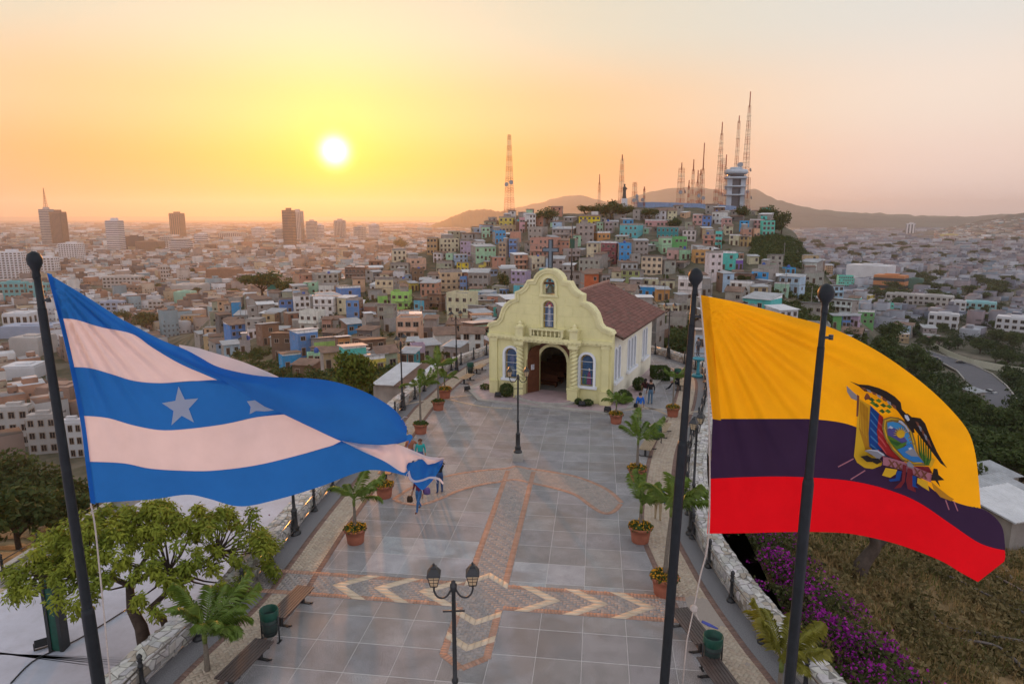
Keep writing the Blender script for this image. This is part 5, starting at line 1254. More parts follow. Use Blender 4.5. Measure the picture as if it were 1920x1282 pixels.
    for k, (x, y) in enumerate(((340, 320), (400, 330), (440, 370), (490, 380), (430, 420), (480, 420), (380, 370), (350, 350))):
        D('laurel_leaf', [(x-28, y-8), (x, y-24), (x+28, y), (x+6, y+14)], green if k % 2 else dgreen)
    D('axe_blade', [(125, 195), (165, 235), (215, 280), (215, 325), (165, 305), (130, 250)], steel); D('pole', [(215, 270), (235, 285), (225, 460), (208, 460)], wood); D('claw', [(275, 300), (295, 260), (310, 265), (340, 310), (320, 310), (300, 285), (285, 320)], wood)
arms()
# ================================================================ trees (shared crowns), used over the whole view
def crown_mesh(seed, n, leaf, shape=(1, 1, .75), clumps=16, c0=(.035, .055, .014), c1=(.085, .115, .03), name='crown'):
    rr = np.random.default_rng(seed); cs = rr.normal(0, 1, (clumps, 3)); cs /= np.linalg.norm(cs, axis=1)[:, None]; cs *= rr.uniform(.30, .78, (clumps, 1)); cs[:, 2] = np.abs(cs[:, 2])*.9-.15
    rad = rr.uniform(.24, .44, clumps); k = rr.integers(0, clumps, n)
    d = rr.normal(0, 1, (n, 3)); d /= np.linalg.norm(d, axis=1)[:, None]; P = cs[k]+d*(rad[k]*rr.uniform(.45, 1.05, n))[:, None]; P *= np.array(shape)
    nn = rr.normal(0, 1, (n, 3))+d*.6+np.array([0, 0, .4]); nn /= np.linalg.norm(nn, axis=1)[:, None]
    e = np.cross(nn, rr.normal(0, 1, (n, 3))); e /= np.linalg.norm(e, axis=1)[:, None]; f = np.cross(nn, e); s = leaf*rr.uniform(.6, 1.4, (n, 1))
    V = np.stack([P-e*s, P-f*s*.55, P+e*s, P+f*s*.55], 1).reshape(-1, 3); F = np.arange(4*n).reshape(n, 4)
    t = rr.uniform(0, 1, (clumps))[k]*.65+rr.uniform(0, .35, n); C = np.array(c0)*(1-t)[:, None]+np.array(c1)*t[:, None]
    return np_mesh(name, V, F, mat('tree_leaf', (.06, .09, .02), .75, .2, 3, attr='Col', spec=.2, transl=.25), C)
def trunk_mesh(seed, h, r):
    rr = random.Random(seed); b = MB(); b.tube([(0, 0, -1.0), (rr.uniform(-.05, .05), 0, h*.5), (rr.uniform(-.1, .1), rr.uniform(-.1, .1), h)], [r, r*.75, r*.5], 7)
    for k in range(6):
        a = k*1.05+rr.random(); z = h*rr.uniform(.55, .98); b.tube([(0, 0, z), (.25*math.cos(a), .25*math.sin(a), z+.22), (.55*math.cos(a), .55*math.sin(a), z+rr.uniform(.3, .55))], [r*.45, r*.3, r*.1], 5)
    me = b.mesh('trunk'); me.materials.append(mat('bark', (.07, .05, .038), .9, .3, 6, bump=.3, bscale=8)); return me
CROWNS = [crown_mesh(s, 1500, .075, sh) for s, sh in ((1, (1, 1, .8)), (2, (1.1, .95, .62)), (3, (.9, .9, 1.0)), (4, (1, 1, .7)), (5, (.75, .75, 1.15)))]
TRUNKS = [trunk_mesh(s, .55, .07) for s in range(3)]
TREE_N = [0]
def tree(p, r, label, group=None, shape=None, sz=1.0, name='tree'):
    k = TREE_N[0]; TREE_N[0] += 1; rr = random.Random(k)
    root = thing(name, label, 'tree', p, rr.uniform(0, 6.28), group)
    link('trunk', TRUNKS[k % 3], root, scale=(r, r, r*sz)); link('crown', CROWNS[shape if shape is not None else rr.randrange(5)], root, (0, 0, r*(.62*sz+.25)), scale=(r, r, r*sz)); return root
# ================================================================ houses on the hill
PAINT = dict(white=(.62, .60, .58), cream=(.60, .53, .36), yellow=(.62, .47, .10), bright_yellow=(.68, .55, .03), orange=(.55, .27, .10), red_orange=(.52, .13, .05), peach=(.58, .38, .25), salmon=(.50, .25, .18), pink=(.55, .30, .30), maroon=(.23, .07, .085), tan=(.45, .33, .19), ochre=(.42, .28, .12), brown=(.17, .105, .075), brick=(.24, .13, .09), grey=(.34, .315, .29), dark_grey=(.15, .14, .135), greyish_green=(.30, .31, .23), lilac=(.40, .33, .44), purple=(.20, .12, .42), blue=(.10, .24, .50), sky_blue=(.04, .30, .58), pale_blue=(.36, .48, .60), cyan=(.10, .42, .52), teal=(.03, .26, .28), turquoise=(.09, .50, .44), mint=(.34, .55, .38), lime=(.33, .56, .16), green=(.13, .36, .13), olive=(.30, .36, .13), aqua=(.12, .54, .45))
M_paint = mat('house_paint', (.5, .5, .5), .88, .16, .8, objcol=True, stain=.48, spec=.2)
M_block = mat('bare_block', (.32, .29, .265), .95, .2, .7, stain=.45, spec=.15); M_brickw = mat('bare_brick', (.22, .135, .10), .95, .25, .9, stain=.4, spec=.15)
M_tin = mat('tin_roof', (.36, .37, .385), .55, .25, .5, stain=.35, metal=.1); M_rust = mat('rusty_roof', (.21, .135, .10), .85, .35, .6, stain=.4); M_slabr = mat('roof_slab', (.28, .26, .245), .95, .25, .5, stain=.4); M_whiter = mat('white_sheet', (.62, .62, .63), .5, .12, .6, stain=.2)
M_pane = mat('house_pane', (.018, .018, .022), .2, .3, 3, spec=.6); M_frameh = mat('house_window_frame', (.33, .27, .22), .8, .3, 2)
def unit_window():
    b = MB(); b.add([(-.5, -.012, 0), (.5, -.012, 0), (.5, -.012, 1), (-.5, -.012, 1)], [(0, 1, 2, 3)], 1)
    for x0, x1, z0, z1 in ((-.57, -.46, -.06, 1.06), (.46, .57, -.06, 1.06), (-.46, .46, -.06, .03), (-.46, .46, .97, 1.06), (-.025, .025, .03, .97)): b.box(x0, x1, -.06, .01, z0, z1)
    me = b.mesh('window'); me.materials.append(M_frameh); me.materials.append(M_pane); return me
WIN = unit_window()
def unit_door():
    b = MB(); b.add([(-.5, -.015, 0), (.5, -.015, 0), (.5, -.015, 1), (-.5, -.015, 1)], [(0, 1, 2, 3)], 1); b.box(-.57, -.47, -.06, .01, 0, 1.04); b.box(.47, .57, -.06, .01, 0, 1.04); b.box(-.47, .47, -.06, .01, .97, 1.04)
    me = b.mesh('door'); me.materials.append(M_frameh); me.materials.append(mat('house_door', (.08, .05, .035), .7, .3, 3)); return me
DOOR = unit_door()
def unit_sheet(m, nm):                   # corrugated sheet, unit square, thickness shown by z
    b = MB(); n = 30; vs = []
    for k in range(n+1):
        x = -.5+k/n; z = .045 if k % 2 else 0.0
        vs += [(x, 0, z), (x, 1, z), (x, 0, z-.07), (x, 1, z-.07)]
    b.add(vs, [f for k in range(n) for f in ((4*k, 4*k+4, 4*k+5, 4*k+1), (4*k+2, 4*k+3, 4*k+7, 4*k+6), (4*k, 4*k+2, 4*k+6, 4*k+4), (4*k+1, 4*k+5, 4*k+7, 4*k+3))]); me = b.mesh('roof'); me.materials.append(m); return me
SHEET = {k: unit_sheet(m, k) for k, m in (('tin', M_tin), ('rust', M_rust), ('white', M_whiter))}
HOUSES = []                              # (x, y, half width, colour name, storeys, roof, root)
WORD = {1: 'one', 2: 'two', 3: 'three', 4: 'four', 5: 'five', 6: 'six', 7: 'seven', 8: 'eight'}
def house(p, w, h, colr, roof, rot, side='block', d=None, far=False, floors=None, name='house', seed=0, win=True, fh=2.7):
    rr = random.Random(seed*31+5); d = d or rr.uniform(.75, 1.2)*min(w, 9)
    st = floors or max(1, round(h/fh)); fh = h/st; c = PAINT[colr]; g_ = sum(c)/3; c = tuple(min(.75, max(.01, (g_+(x-g_)*1.0))*rr.uniform(.94, 1.08)) for x in c)
    root = thing(name, 'x', 'house', p, rot); ms = {'block': M_block, 'brick': M_brickw, 'paint': M_paint}[side]
    b = MB(); x0, x1 = -w/2, w/2; z0 = -5.0
    b.add([(x0, 0, z0), (x1, 0, z0), (x1, d, z0), (x0, d, z0), (x0, 0, h), (x1, 0, h), (x1, d, h), (x0, d, h)], [(0, 1, 5, 4)], 0)
    b.f += [(1, 2, 6, 5), (2, 3, 7, 6), (3, 0, 4, 7)]; b.m += [1]*3; b.sm += [False]*3
    b.f.append((4, 5, 6, 7)); b.m.append(2); b.sm.append(False)
    o = b.build('wall', [M_paint, ms, M_slabr], root); o.color = (*c, 1)
    if roof in SHEET:
        o = link('roof', SHEET[roof], root); ov = .35; flip = rr.random() < .5
        tilt = R_(rr.uniform(4, 9)); lift = .30
        if flip: o.location = (0, -ov-.2, h+.12); o.rotation_euler = (tilt, 0, 0)
        else: o.location = (0, d+ov, h+.12); o.rotation_euler = (tilt, 0, math.pi)
        o.scale = (w+2*ov, d+2*ov+.2, 1.3)
        if tilt > .06:                       # close the wedge under the raised end
            t = math.tan(tilt)*(d+2*ov); bb = MB()
            q = [(x0+.02, .02, h), (x1-.02, .02, h), (x1-.02, d-.02, h), (x0+.02, d-.02, h)]; hz = (lambda y: (h+.08+(y+ov+.2)*math.tan(tilt)) if flip else (h+.08+(d+ov-y)*math.tan(tilt)))
            bb.add(q+[(x, y, hz(y)) for x, y, _ in q], [(0, 1, 5, 4), (1, 2, 6, 5), (2, 3, 7, 6), (3, 0, 4, 7)]); bb.build('upper_wall', ms, root)
    elif roof == 'gable':
        rh = min(w, d)*.22+.3; bb = MB(); ov = .35
        bb.add([(x0-ov, -ov, h-.05), (x1+ov, -ov, h-.05), (x1+ov, d/2, h+rh), (x0-ov, d/2, h+rh), (x0-ov, d+ov, h-.05), (x1+ov, d+ov, h-.05)], [(0, 1, 2, 3), (3, 2, 5, 4)])
        bb.add([(x0-ov, -ov, h-.15), (x1+ov, -ov, h-.15), (x1+ov, d/2, h+rh-.1), (x0-ov, d/2, h+rh-.1), (x0-ov, d+ov, h-.15), (x1+ov, d+ov, h-.15)], [(3, 2, 1, 0), (4, 5, 2, 3)])
        bb.add([(x0-ov, -ov, h-.15), (x1+ov, -ov, h-.15), (x1+ov, -ov, h-.05), (x0-ov, -ov, h-.05)], [(0, 1, 2, 3)])
        bb.build('roof', M_rust, root); g = MB(); g.add([(x0, 0, h), (x0, d, h), (x0, d/2, h+rh-.12), (x1, 0, h), (x1, d, h), (x1, d/2, h+rh-.12)], [(0, 2, 1), (3, 4, 5)]); g.build('gable_wall', ms, root)
    else:                                    # flat roof with parapet and sometimes starter columns
        bb = MB(); t = .14; ph = rr.uniform(.3, .9)
        for a in ((x0, x1, 0, t), (x0, x1, d-t, d), (x0, x0+t, t, d-t), (x1-t, x1, t, d-t)): bb.box(a[0]+.003, a[1]-.003, a[2]+.003, a[3]-.003, h+.002, h+ph)
        o = bb.build('parapet', M_paint if roof == 'flat' and rr.random() < .6 else M_block, root); o.color = (*c, 1)
        if rr.random() < .35:
            q = rr.uniform(.35, .6)*w; bx = rr.uniform(x0+.2, x1-q-.2); bb = MB(); bb.box(bx, bx+q, d*.35, d*.9, h+.003, h+2.2); bb.build('roof_room', M_block, root)
            o = link('roof_room_cover', SHEET[rr.choice(('tin', 'white', 'rust'))], root, (bx+q/2, d*.28, h+2.25), scale=(q+.5, d*.7, 1)); o.rotation_euler[0] = R_(4)
    if st > 1 and not far:
        for k in range(1, st):
            bb = MB(); bb.box(x0-.05, x1+.05, -.05, d+.05, k*fh-.09, k*fh+.09); o = bb.build('floor_band', M_paint if rr.random() < .5 else M_slabr, root); o.color = (*c, 1)
    if win:
        ww, wh = rr.uniform(.85, 1.2), rr.uniform(1.0, 1.25); ncol = max(2, round(w/rr.uniform(1.9, 2.5))); bal = (not far) and st > 1 and rr.random() < .3
        for k in range(st):
            for i in range(ncol):
                x = x0+(i+.5)*w/ncol; z = k*fh+fh*.36
                if k == 0 and i == rr.randrange(ncol): link('door', DOOR, root, (x, -.0, .05), scale=(.95, 1, 2.0)); continue
                if rr.random() < .12: continue
                link('window', WIN, root, (x, 0, z), scale=(ww, 1, wh))
            nc2 = max(1, int(d/3.2))
            for s, X in ((-1, x0), (1, x1)):
                if (p[0] > 0) == (s > 0) and abs(rot) < .5: continue      # this side faces away from the terrace
                for i in range(nc2):
                    if rr.random() < .45: continue
                    link('window', WIN, root, (X, d*(i+.5)/nc2, z), rotz=-s*math.pi/2 if s < 0 else math.pi/2, scale=(ww*.85, 1, wh*.9))
            if bal and k > 0 and rr.random() < .8:
                o_ = bpy.data.objects.new('balcony', None); col.objects.link(o_); o_.parent = root; bw = w*rr.uniform(.45, .95)
                bb = MB(); bb.box(-bw/2, bw/2, -.95, -.052, k*fh-.1, k*fh+.02); bb.build('balcony_slab', M_slabr, o_)
                bb = MB(); bb.box(-bw/2, bw/2, -.95, -.87, k*fh+.021, k*fh+.85); bb.box(-bw/2, -bw/2+.08, -.86, -.052, k*fh+.021, k*fh+.85); bb.box(bw/2-.08, bw/2, -.86, -.052, k*fh+.021, k*fh+.85); q = bb.build('balcony_wall', M_paint, o_); q.color = (*[min(.8, x*1.15) for x in c], 1)
    HOUSES.append([p[0], p[1], w, colr, st, roof, root]); return root
# what the photograph shows, house by house: left, right, top, foot (pixels), paint, roof, side walls
LIST = '''551 585 555 590 white flat p|583 632 560 600 white white p|556 604 588 623 white flat p|646 678 563 598 blue flat k|680 706 575 598 brick flat k|634 680 540 558 blue rust p|592 638 515 534 grey flat b|594 634 535 553 white flat p|681 728 469 494 white flat p|734 765 470 489 cream flat p|766 803 486 509 peach flat p|771 798 507 527 brown flat k|708 729 555 573 lime flat p|729 772 550 580 lime flat p|773 799 563 585 cyan rust k|704 743 573 620 greyish_green tin b|738 794 599 640 peach flat p|745 792 587 604 white tin p|699 743 525 553 cream white b|741 770 526 540 tan flat p|769 786 531 545 yellow tin p|784 822 531 554 salmon tin p|602 624 599 623 salmon rust k|639 657 602 621 tan rust b|650 684 607 625 sky_blue tin k|688 705 591 603 yellow tin p|685 715 603 627 dark_grey flat b|559 600 623 666 blue white p|530 568 620 658 brown rust k|587 633 640 665 lime tin b|633 659 634 658 orange white k|600 640 624 640 dark_grey rust b|665 704 619 643 dark_grey rust b|681 728 642 660 brown rust k|605 647 660 693 tan rust b|643 692 652 694 turquoise tin p|669 704 660 679 pale_blue tin p|677 729 673 703 yellow tin p|706 750 660 700 greyish_green gable b|757 772 662 686 teal tin p|761 787 641 660 cream tin b|772 798 651 682 lilac flat b|788 830 647 678 grey tin b|828 867 650 680 grey tin b|811 862 626 660 white gable p|858 913 624 662 white gable b|831 885 553 610 cream flat p|788 822 586 608 pale_blue tin b|530 568 665 694 sky_blue rust p|542 594 684 710 brown rust k|576 603 668 683 mint flat p|780 797 449 473 ochre tin p|798 822 447 478 ochre flat p|820 865 449 474 cream flat p|810 830 476 492 white tin p|860 886 453 480 lilac tin b|887 935 463 489 mint tin b|933 951 456 484 tan flat b|926 951 435 456 sky_blue flat b|952 972 449 482 blue flat b|932 965 409 426 yellow flat p|974 985 411 437 pink flat p|984 1007 403 428 white tin p|922 974 425 438 tan flat p|895 930 407 426 grey flat b|901 921 427 446 mint flat b|986 1020 428 450 grey flat b|988 1040 449 482 salmon flat p|961 993 478 507 salmon white b|993 1025 484 504 cream flat b|853 882 493 510 bright_yellow tin b|814 852 494 511 greyish_green rust b|906 917 491 500 yellow tin b|897 909 501 510 yellow flat b|916 935 505 518 pale_blue rust b|821 872 511 545 peach flat p|873 920 512 542 grey tin b|863 874 521 547 blue flat p|954 990 508 531 lilac rust p|1009 1030 503 516 turquoise tin p|1080 1130 406 423 bright_yellow rust b|1117 1132 417 436 mint tin b|1132 1150 417 436 grey flat b|1080 1117 422 457 grey flat b|1116 1148 437 450 orange tin p|1158 1198 423 445 cyan flat p|1205 1256 414 427 pink tin p|1227 1250 395 413 white gable p|1249 1271 395 413 cream gable p|1228 1274 427 449 teal flat b|1097 1123 456 488 cream tin p|1123 1157 456 494 maroon tin p|1157 1186 458 495 sky_blue flat b|1186 1218 452 484 grey tin b|1252 1292 446 470 green flat p|1238 1262 447 474 mint flat p|1277 1306 433 452 white flat b|1316 1342 441 460 salmon flat p|1340 1352 438 468 turquoise flat p|1297 1336 472 494 orange flat p|1248 1274 469 486 pink flat p|1274 1297 469 486 mint flat p|1198 1244 482 516 cream rust b|1242 1270 490 514 grey rust b|1080 1128 487 511 grey flat b|1091 1126 514 550 red_orange rust b|1126 1146 516 548 grey rust b|1161 1202 508 531 olive tin b|1178 1204 524 540 grey tin b|1201 1236 523 538 cream rust p|1235 1268 527 542 cream rust b|1190 1236 538 558 sky_blue rust p|1228 1258 543 563 orange tin p|1268 1302 524 564 white white p|1297 1318 403 422 pink rust p|1315 1334 405 424 blue rust p|1325 1357 475 529 white flat p|1348 1378 475 506 turquoise tin p|1375 1395 488 505 purple tin p|1379 1394 475 488 salmon tin p|1402 1425 481 495 cream tin p|1407 1440 510 536 sky_blue flat b|1470 1494 505 515 sky_blue flat b|1460 1497 519 549 pale_blue tin p|1449 1479 532 555 mint rust p|1365 1407 530 559 white tin p|1405 1442 538 569 tan tin p|1390 1444 561 584 turquoise tin p|1357 1392 546 567 grey gable b|1312 1338 536 555 grey flat b|1240 1277 573 595 cream tin p|1245 1288 594 627 grey flat b|1504 1547 512 532 grey flat b|1545 1562 498 522 tan tin b|1568 1600 518 549 aqua flat p|1594 1615 522 537 aqua tin p|1550 1584 537 559 pale_blue tin b|1600 1629 553 567 yellow tin p|1590 1610 559 577 aqua gable p|1627 1659 565 583 aqua tin p|1556 1594 564 586 white tin b|1560 1577 592 616 green tin p|1577 1595 592 616 blue tin p|1595 1606 592 612 lilac tin p|1602 1640 585 609 green tin p|1657 1675 570 592 aqua flat p|1671 1705 610 632 grey rust b|1667 1707 626 642 tan tin p|1728 1756 615 634 grey tin b|1728 1750 630 642 pink tin p|338 380 592 620 ochre flat p|433 470 608 632 blue rust p|465 487 616 634 white flat p|523 552 562 588 blue tin b|505 556 628 672 brown rust k|420 452 646 664 pale_blue tin b|452 470 640 662 grey flat b|1390 1412 430 447 salmon flat p|1411 1426 431 447 peach flat p|1426 1454 416 443 turquoise flat p|1404 1428 413 430 pink rust p|1355 1373 410 432 pink tin p|1333 1357 399 420 white flat p|1358 1376 424 440 cream gable p|1386 1402 444 462 ochre rust p|1366 1386 442 460 cream rust p|1030 1078 430 450 grey tin b|1040 1080 452 476 salmon rust b|1060 1092 470 490 grey flat b|1030 1060 486 512 grey tin b|1050 1092 512 545 grey rust b|1160 1200 493 508 white rust b|1000 1040 520 545 cyan tin p|960 986 535 560 cyan flat p|935 950 542 556 blue rust p|1440 1470 480 500 grey tin b|1500 1530 492 508 white tin b|1430 1455 494 512 mint flat b|1420 1450 500 516 grey flat b|1285 1310 566 590 grey flat b|1500 1540 572 590 grey tin b|1530 1556 560 580 white tin b|718 745 600 622 grey flat b|797 833 555 580 brick rust k|610 640 512 528 tan tin b|640 690 505 522 brown rust k|728 770 497 515 grey tin b|735 760 513 527 white flat p|850 880 478 494 pale_blue tin p|690 720 545 563 grey rust b|655 700 640 656 brown rust k|746 770 545 560 tan flat b|580 610 655 672 grey rust b'''
SIDE = {'p': 'paint', 'b': 'block', 'k': 'brick'}
BOX = []
def build_houses():
    for i, s in enumerate(LIST.split('|')):
        a, b_, t, f, c, r, sd = s.split(); a, b_, t, f = map(float, (a, b_, t, f)); u = (a+b_)/2
        p = T(u, f)
        if p is None or p.y > 900: continue
        dep = px_of(p)[2]; rot = R_(random.Random(i).choice((-26, -18, -8, 8, 16, 24)))-math.atan2(p.x, p.y)*.8
        w = (b_-a)*dep/FPX/(abs(math.cos(rot))+.28); h = (f-t)*dep/FPX
        house(p, max(w, 2.6), max(h, 2.2), c, r, rot, SIDE[sd], seed=i, far=(p.y > 330 and p.z > 5)); BOX.append((a, b_, t, f))
    rr = random.Random(21); n = 0; tries = 0; FILL = []; SPOT = [(q[0], q[1], q[2]) for q in HOUSES]
    while n < 330 and tries < 7000:
        tries += 1; u = rr.uniform(380, 1700); v = rr.uniform(402, 700)
        p = T(u, v)
        if p is None or p.y > 460 or p.y < 78 or p.z < -45: continue
        if 1400 < u < 1560 and 425 < v < 500: continue                    # the green shoulder
        if u > 1480 and 545 < v < 640 and u < 1560: continue
        if 1085 < u < 1200 and v < 412: continue
        if 1235 < u < 1330 and v > 600: continue
        if u < 560 and v > 660: continue
        if 1620 < u and v > 610: continue
        w = rr.uniform(3.4, 6.6)
        if any((p.x-q[0])**2+(p.y-q[1])**2 < (w*.42+q[2]*.42)**2 for q in SPOT): continue
        hh = rr.choice((2.6, 2.8, 5.2, 5.4, 5.6)); k_ = FPX/px_of(p)[2]; a0, a1, t0, t1 = u-w*.62*k_, u+w*.62*k_, v-(hh+.4)*k_, v
        if any(min(a1, B[1])-max(a0, B[0]) > 0 and min(t1, B[3])-max(t0, B[2]) > 0 and t1 > B[3] and (min(a1, B[1])-max(a0, B[0]))*(min(t1, B[3])-max(t0, B[2])) > .16*(B[1]-B[0])*(B[3]-B[2]) for B in BOX): continue
        c = rr.choice(['grey']*7+['brown', 'dark_grey', 'dark_grey', 'white', 'white', 'cream', 'tan', 'salmon', 'pale_blue', 'brick', 'mint', 'sky_blue', 'greyish_green', 'turquoise', 'peach'])
        FILL.append((p, w, hh, c, rr.choice(('tin', 'tin', 'rust', 'rust', 'flat', 'flat', 'gable', 'white')), R_(rr.uniform(-35, 35))-math.atan2(p.x, p.y)*.8, rr.choice(('block', 'block', 'brick', 'paint')))); SPOT.append((p.x, p.y, w)); n += 1
    FILL.sort(key=lambda q: q[0].y/q[1]); k = max(0, 298-len(HOUSES))
    for i, q in enumerate(FILL[:k]): house(*q, seed=1000+i, far=q[0].y > 300)
    V, F, C = [], [], []
    def quad(pts, c): o = len(V); V.extend(tuple(x) for x in pts); F.append((o, o+1, o+2, o+3)); C.append(c)
    for p, w, h, c, rf, rot, sd in FILL[k:]:                 # the small far ones, too many to tell apart
        d = w*rr.uniform(.8, 1.2); M = Matrix.Translation(p) @ Matrix.Rotation(rot, 4, 'Z'); pc = PAINT[c]; bc = (.31, .285, .26) if sd == 'block' else ((.22, .14, .10) if sd == 'brick' else pc); X = lambda x, y, z: M @ Vector((x, y, z)); a, b = -w/2, w/2
        quad((X(a, 0, -4), X(b, 0, -4), X(b, 0, h), X(a, 0, h)), pc); quad((X(b, 0, -4), X(b, d, -4), X(b, d, h), X(b, 0, h)), bc); quad((X(b, d, -4), X(a, d, -4), X(a, d, h), X(b, d, h)), bc); quad((X(a, d, -4), X(a, 0, -4), X(a, 0, h), X(a, d, h)), bc)
        rc = dict(tin=(.37, .38, .39), white=(.6, .6, .6), rust=(.2, .13, .1), gable=(.2, .13, .1), flat=(.3, .28, .26))[rf]; t = 0 if rf == 'flat' else d*rr.uniform(.06, .14); o = .3 if t else 0
        quad((X(a-o, -o, h+.05), X(b+o, -o, h+.05), X(b+o, d+o, h+.05+t), X(a-o, d+o, h+.05+t)), rc); quad((X(a-o, -o, h-.1), X(b+o, -o, h-.1), X(b+o, -o, h+.05), X(a-o, -o, h+.05)), tuple(q*.7 for q in rc)); quad((X(a, d, h), X(a, 0, h), X(a, 0, h+.04), X(a, d, h+t)), bc); quad((X(b, 0, h), X(b, d, h), X(b, d, h+t), X(b, 0, h+.04)), bc)
        for s_ in range(max(1, round(h/2.7))):
            for q in range(max(1, int(w/2.4))):
                x = a+(q+.5)*w/max(1, int(w/2.4)); z = s_*2.7+.95
                if rr.random() < .85: quad((X(x-.45, -.04, z), X(x+.45, -.04, z), X(x+.45, -.04, z+1.05), X(x-.45, -.04, z+1.05)), (.03, .028, .03))
            for e, q in ((a-.04, -1), (b+.04, 1)):
                if rr.random() < .6: y = d*rr.uniform(.3, .7); quad((X(e, y-.4*q, s_*2.7+.95), X(e, y+.4*q, s_*2.7+.95), X(e, y+.4*q, s_*2.7+1.95), X(e, y-.4*q, s_*2.7+1.95)), (.03, .028, .03))
    tag(link('far_houses', np_mesh('far_houses', V, F, mat('far_house', (.3, .3, .3), .9, .16, .8, attr='Col', stain=.3, spec=.15), C)), 'crowded small far houses filling the gaps over the hill', 'houses', kind='stuff')
build_houses()
ROOFW = dict(tin='grey tin roof', rust='rusty brown roof', white='white sheet roof', flat='flat roof', gable='brown gabled roof')
def label_houses():
    def zone(x, y, root):
        u, v, _ = px_of((x, y, root.location.z))
        if v > 640 and u < 760: return 'just below the terrace wall'
        if u < 560: return 'on the spur near the wide dark tree'
        if v < 432 and u < 1070: return 'under the lone tall lattice mast'
        if v < 440 and u < 1240: return 'below the hilltop statue'
        if v < 440: return 'below the long blue hilltop wall'
        if u > 1540: return 'on the far slope above the valley road'
        if u > 1390: return 'beside the green hill shoulder'
        if u > 1080 and v > 520: return 'behind the chapel roof'
        if u < 780 and v < 520: return 'on the ridge toward the city towers'
        if v < 500: return 'on the upper hillside'
        return 'on the lower hillside'
    used = {}
    for h in HOUSES:
        x, y, w, c, st, rf, root = h
        near = min((q for q in HOUSES if q is not h and q[3] not in ('grey', 'dark_grey', c)), key=lambda q: (q[0]-x)**2+(q[1]-y)**2)
        lb = f"{WORD.get(st, 'many')}-storey {c.replace('_', ' ')} house with {ROOFW[rf]} by the {near[3].replace('_', ' ')} one {zone(x, y, root)}"
        root['label'] = ' '.join(lb.split()[:16]); root['group'] = 'houses on the hill'; used.setdefault(root['label'], []).append(h)
    # a pair that reads the same: tell them apart by size, then by height of ground
    for lb, hs in used.items():
        if len(hs) > 1:
            hs.sort(key=lambda q: q[2])
            for k, q in enumerate(hs):
                if k == 0: q[6]['label'] = 'narrower '+lb
                elif k == len(hs)-1: q[6]['label'] = 'wider '+lb
    for h in HOUSES:
        ws = h[6]['label'].split()
        if len(ws) > 16: h[6]['label'] = ' '.join(w for w in ws if w not in ('the', 'one'))
label_houses()
# blue water tanks on roofs
rr = random.Random(9); M_tank = mat('tank_blue', (.03, .09, .32), .5, .15, 2)
TANK = MB().lathe([(.55, 0), (.58, .1), (.58, 1.0), (.45, 1.2), (.2, 1.28), (.2, 1.36)], 12).mesh('water_tank'); TANK.materials.append(M_tank)
for h in [q for q in HOUSES if q[5] == 'flat'][::4]:
    o = link('water_tank', TANK, None, Vector(h[6].location)+Vector((0, 2.2, h[4]*2.7+.02))); dz = max(v.co.z for ch in h[6].children if ch.name.startswith('wall') for v in ch.data.vertices); o.location.z = h[6].location.z+dz+.01
    tag(o, ('blue roof tank on the '+h[6]['label'].replace('with flat roof ', '').replace(' the ', ' ')), 'water tank', 'blue tanks on roofs')

M_upole = mat('concrete_pole', (.24, .22, .20), .9, .15, 1); rr = random.Random(14); k = 0
UP = MB().tube([(0, 0, -1), (0, 0, 8.5)], [.13, .08], 7).mesh('shaft'); UP.materials.append(M_upole); UA = MB().box(-.8, .8, -.05, .05, 7.7, 7.82).mesh('cross_arm'); UA.materials.append(M_upole)
while k < 34:
    p = T(rr.uniform(430, 1620), rr.uniform(425, 690))
    if p is None or p.y > 430 or p.y < 85: continue
    near = min(HOUSES, key=lambda q: (q[0]-p.x)**2+(q[1]-p.y)**2); k += 1
    o = thing('utility_pole', 'concrete utility pole beside the %s house of %s floors with %s' % (near[3].replace('_', ' '), WORD.get(near[4], 'many'), ROOFW[near[5]]), 'pole', p, rr.uniform(0, 3), 'utility poles on the hill'); link('shaft', UP, o); link('cross_arm', UA, o)
# ================================================================ the city on the plain
def city_mat():
    m = mat('city_wall', (.5, .5, .5), .9, .2, .08, attr='Col', spec=.15, stain=.15); nt = m.node_tree; N = nt.nodes.new; L = nt.links.new
    bs = nt.nodes['Principled BSDF']; src = bs.inputs['Base Color'].links[0].from_socket; geo = N('ShaderNodeNewGeometry')
    def mth(op, a, b=None):
        n = N('ShaderNodeMath'); n.operation = op
        for i, x in enumerate((a, b)):
            if x is None: continue
            if isinstance(x, float): n.inputs[i].default_value = x
            else: L(x, n.inputs[i])
        return n.outputs[0]
    sp = N('ShaderNodeSeparateXYZ'); L(geo.outputs['Position'], sp.inputs[0]); sn = N('ShaderNodeSeparateXYZ'); L(geo.outputs['Normal'], sn.inputs[0])
    along = mth('ADD', mth('MULTIPLY', sp.outputs[0], .93), mth('MULTIPLY', sp.outputs[1], .62))
    fx = mth('FRACT', mth('DIVIDE', along, 2.7)); fz = mth('FRACT', mth('DIVIDE', mth('ADD', sp.outputs[2], 63.0), 3.1))
    wx = mth('MULTIPLY', mth('GREATER_THAN', fx, .34), mth('LESS_THAN', fx, .74)); wz = mth('MULTIPLY', mth('GREATER_THAN', fz, .36), mth('LESS_THAN', fz, .78))
    side = mth('LESS_THAN', mth('ABSOLUTE', sn.outputs[2]), .4)
    f = mth('MULTIPLY', mth('MULTIPLY', mth('MULTIPLY', wx, wz), side), .75)
    x = N('ShaderNodeMix'); x.data_type = 'RGBA'; L(f, x.inputs[0]); L(src, x.inputs[6]); x.inputs[7].default_value = (.05, .045, .045, 1); L(x.outputs[2], bs.inputs['Base Color']); return m
M_city = city_mat()
TALL = []
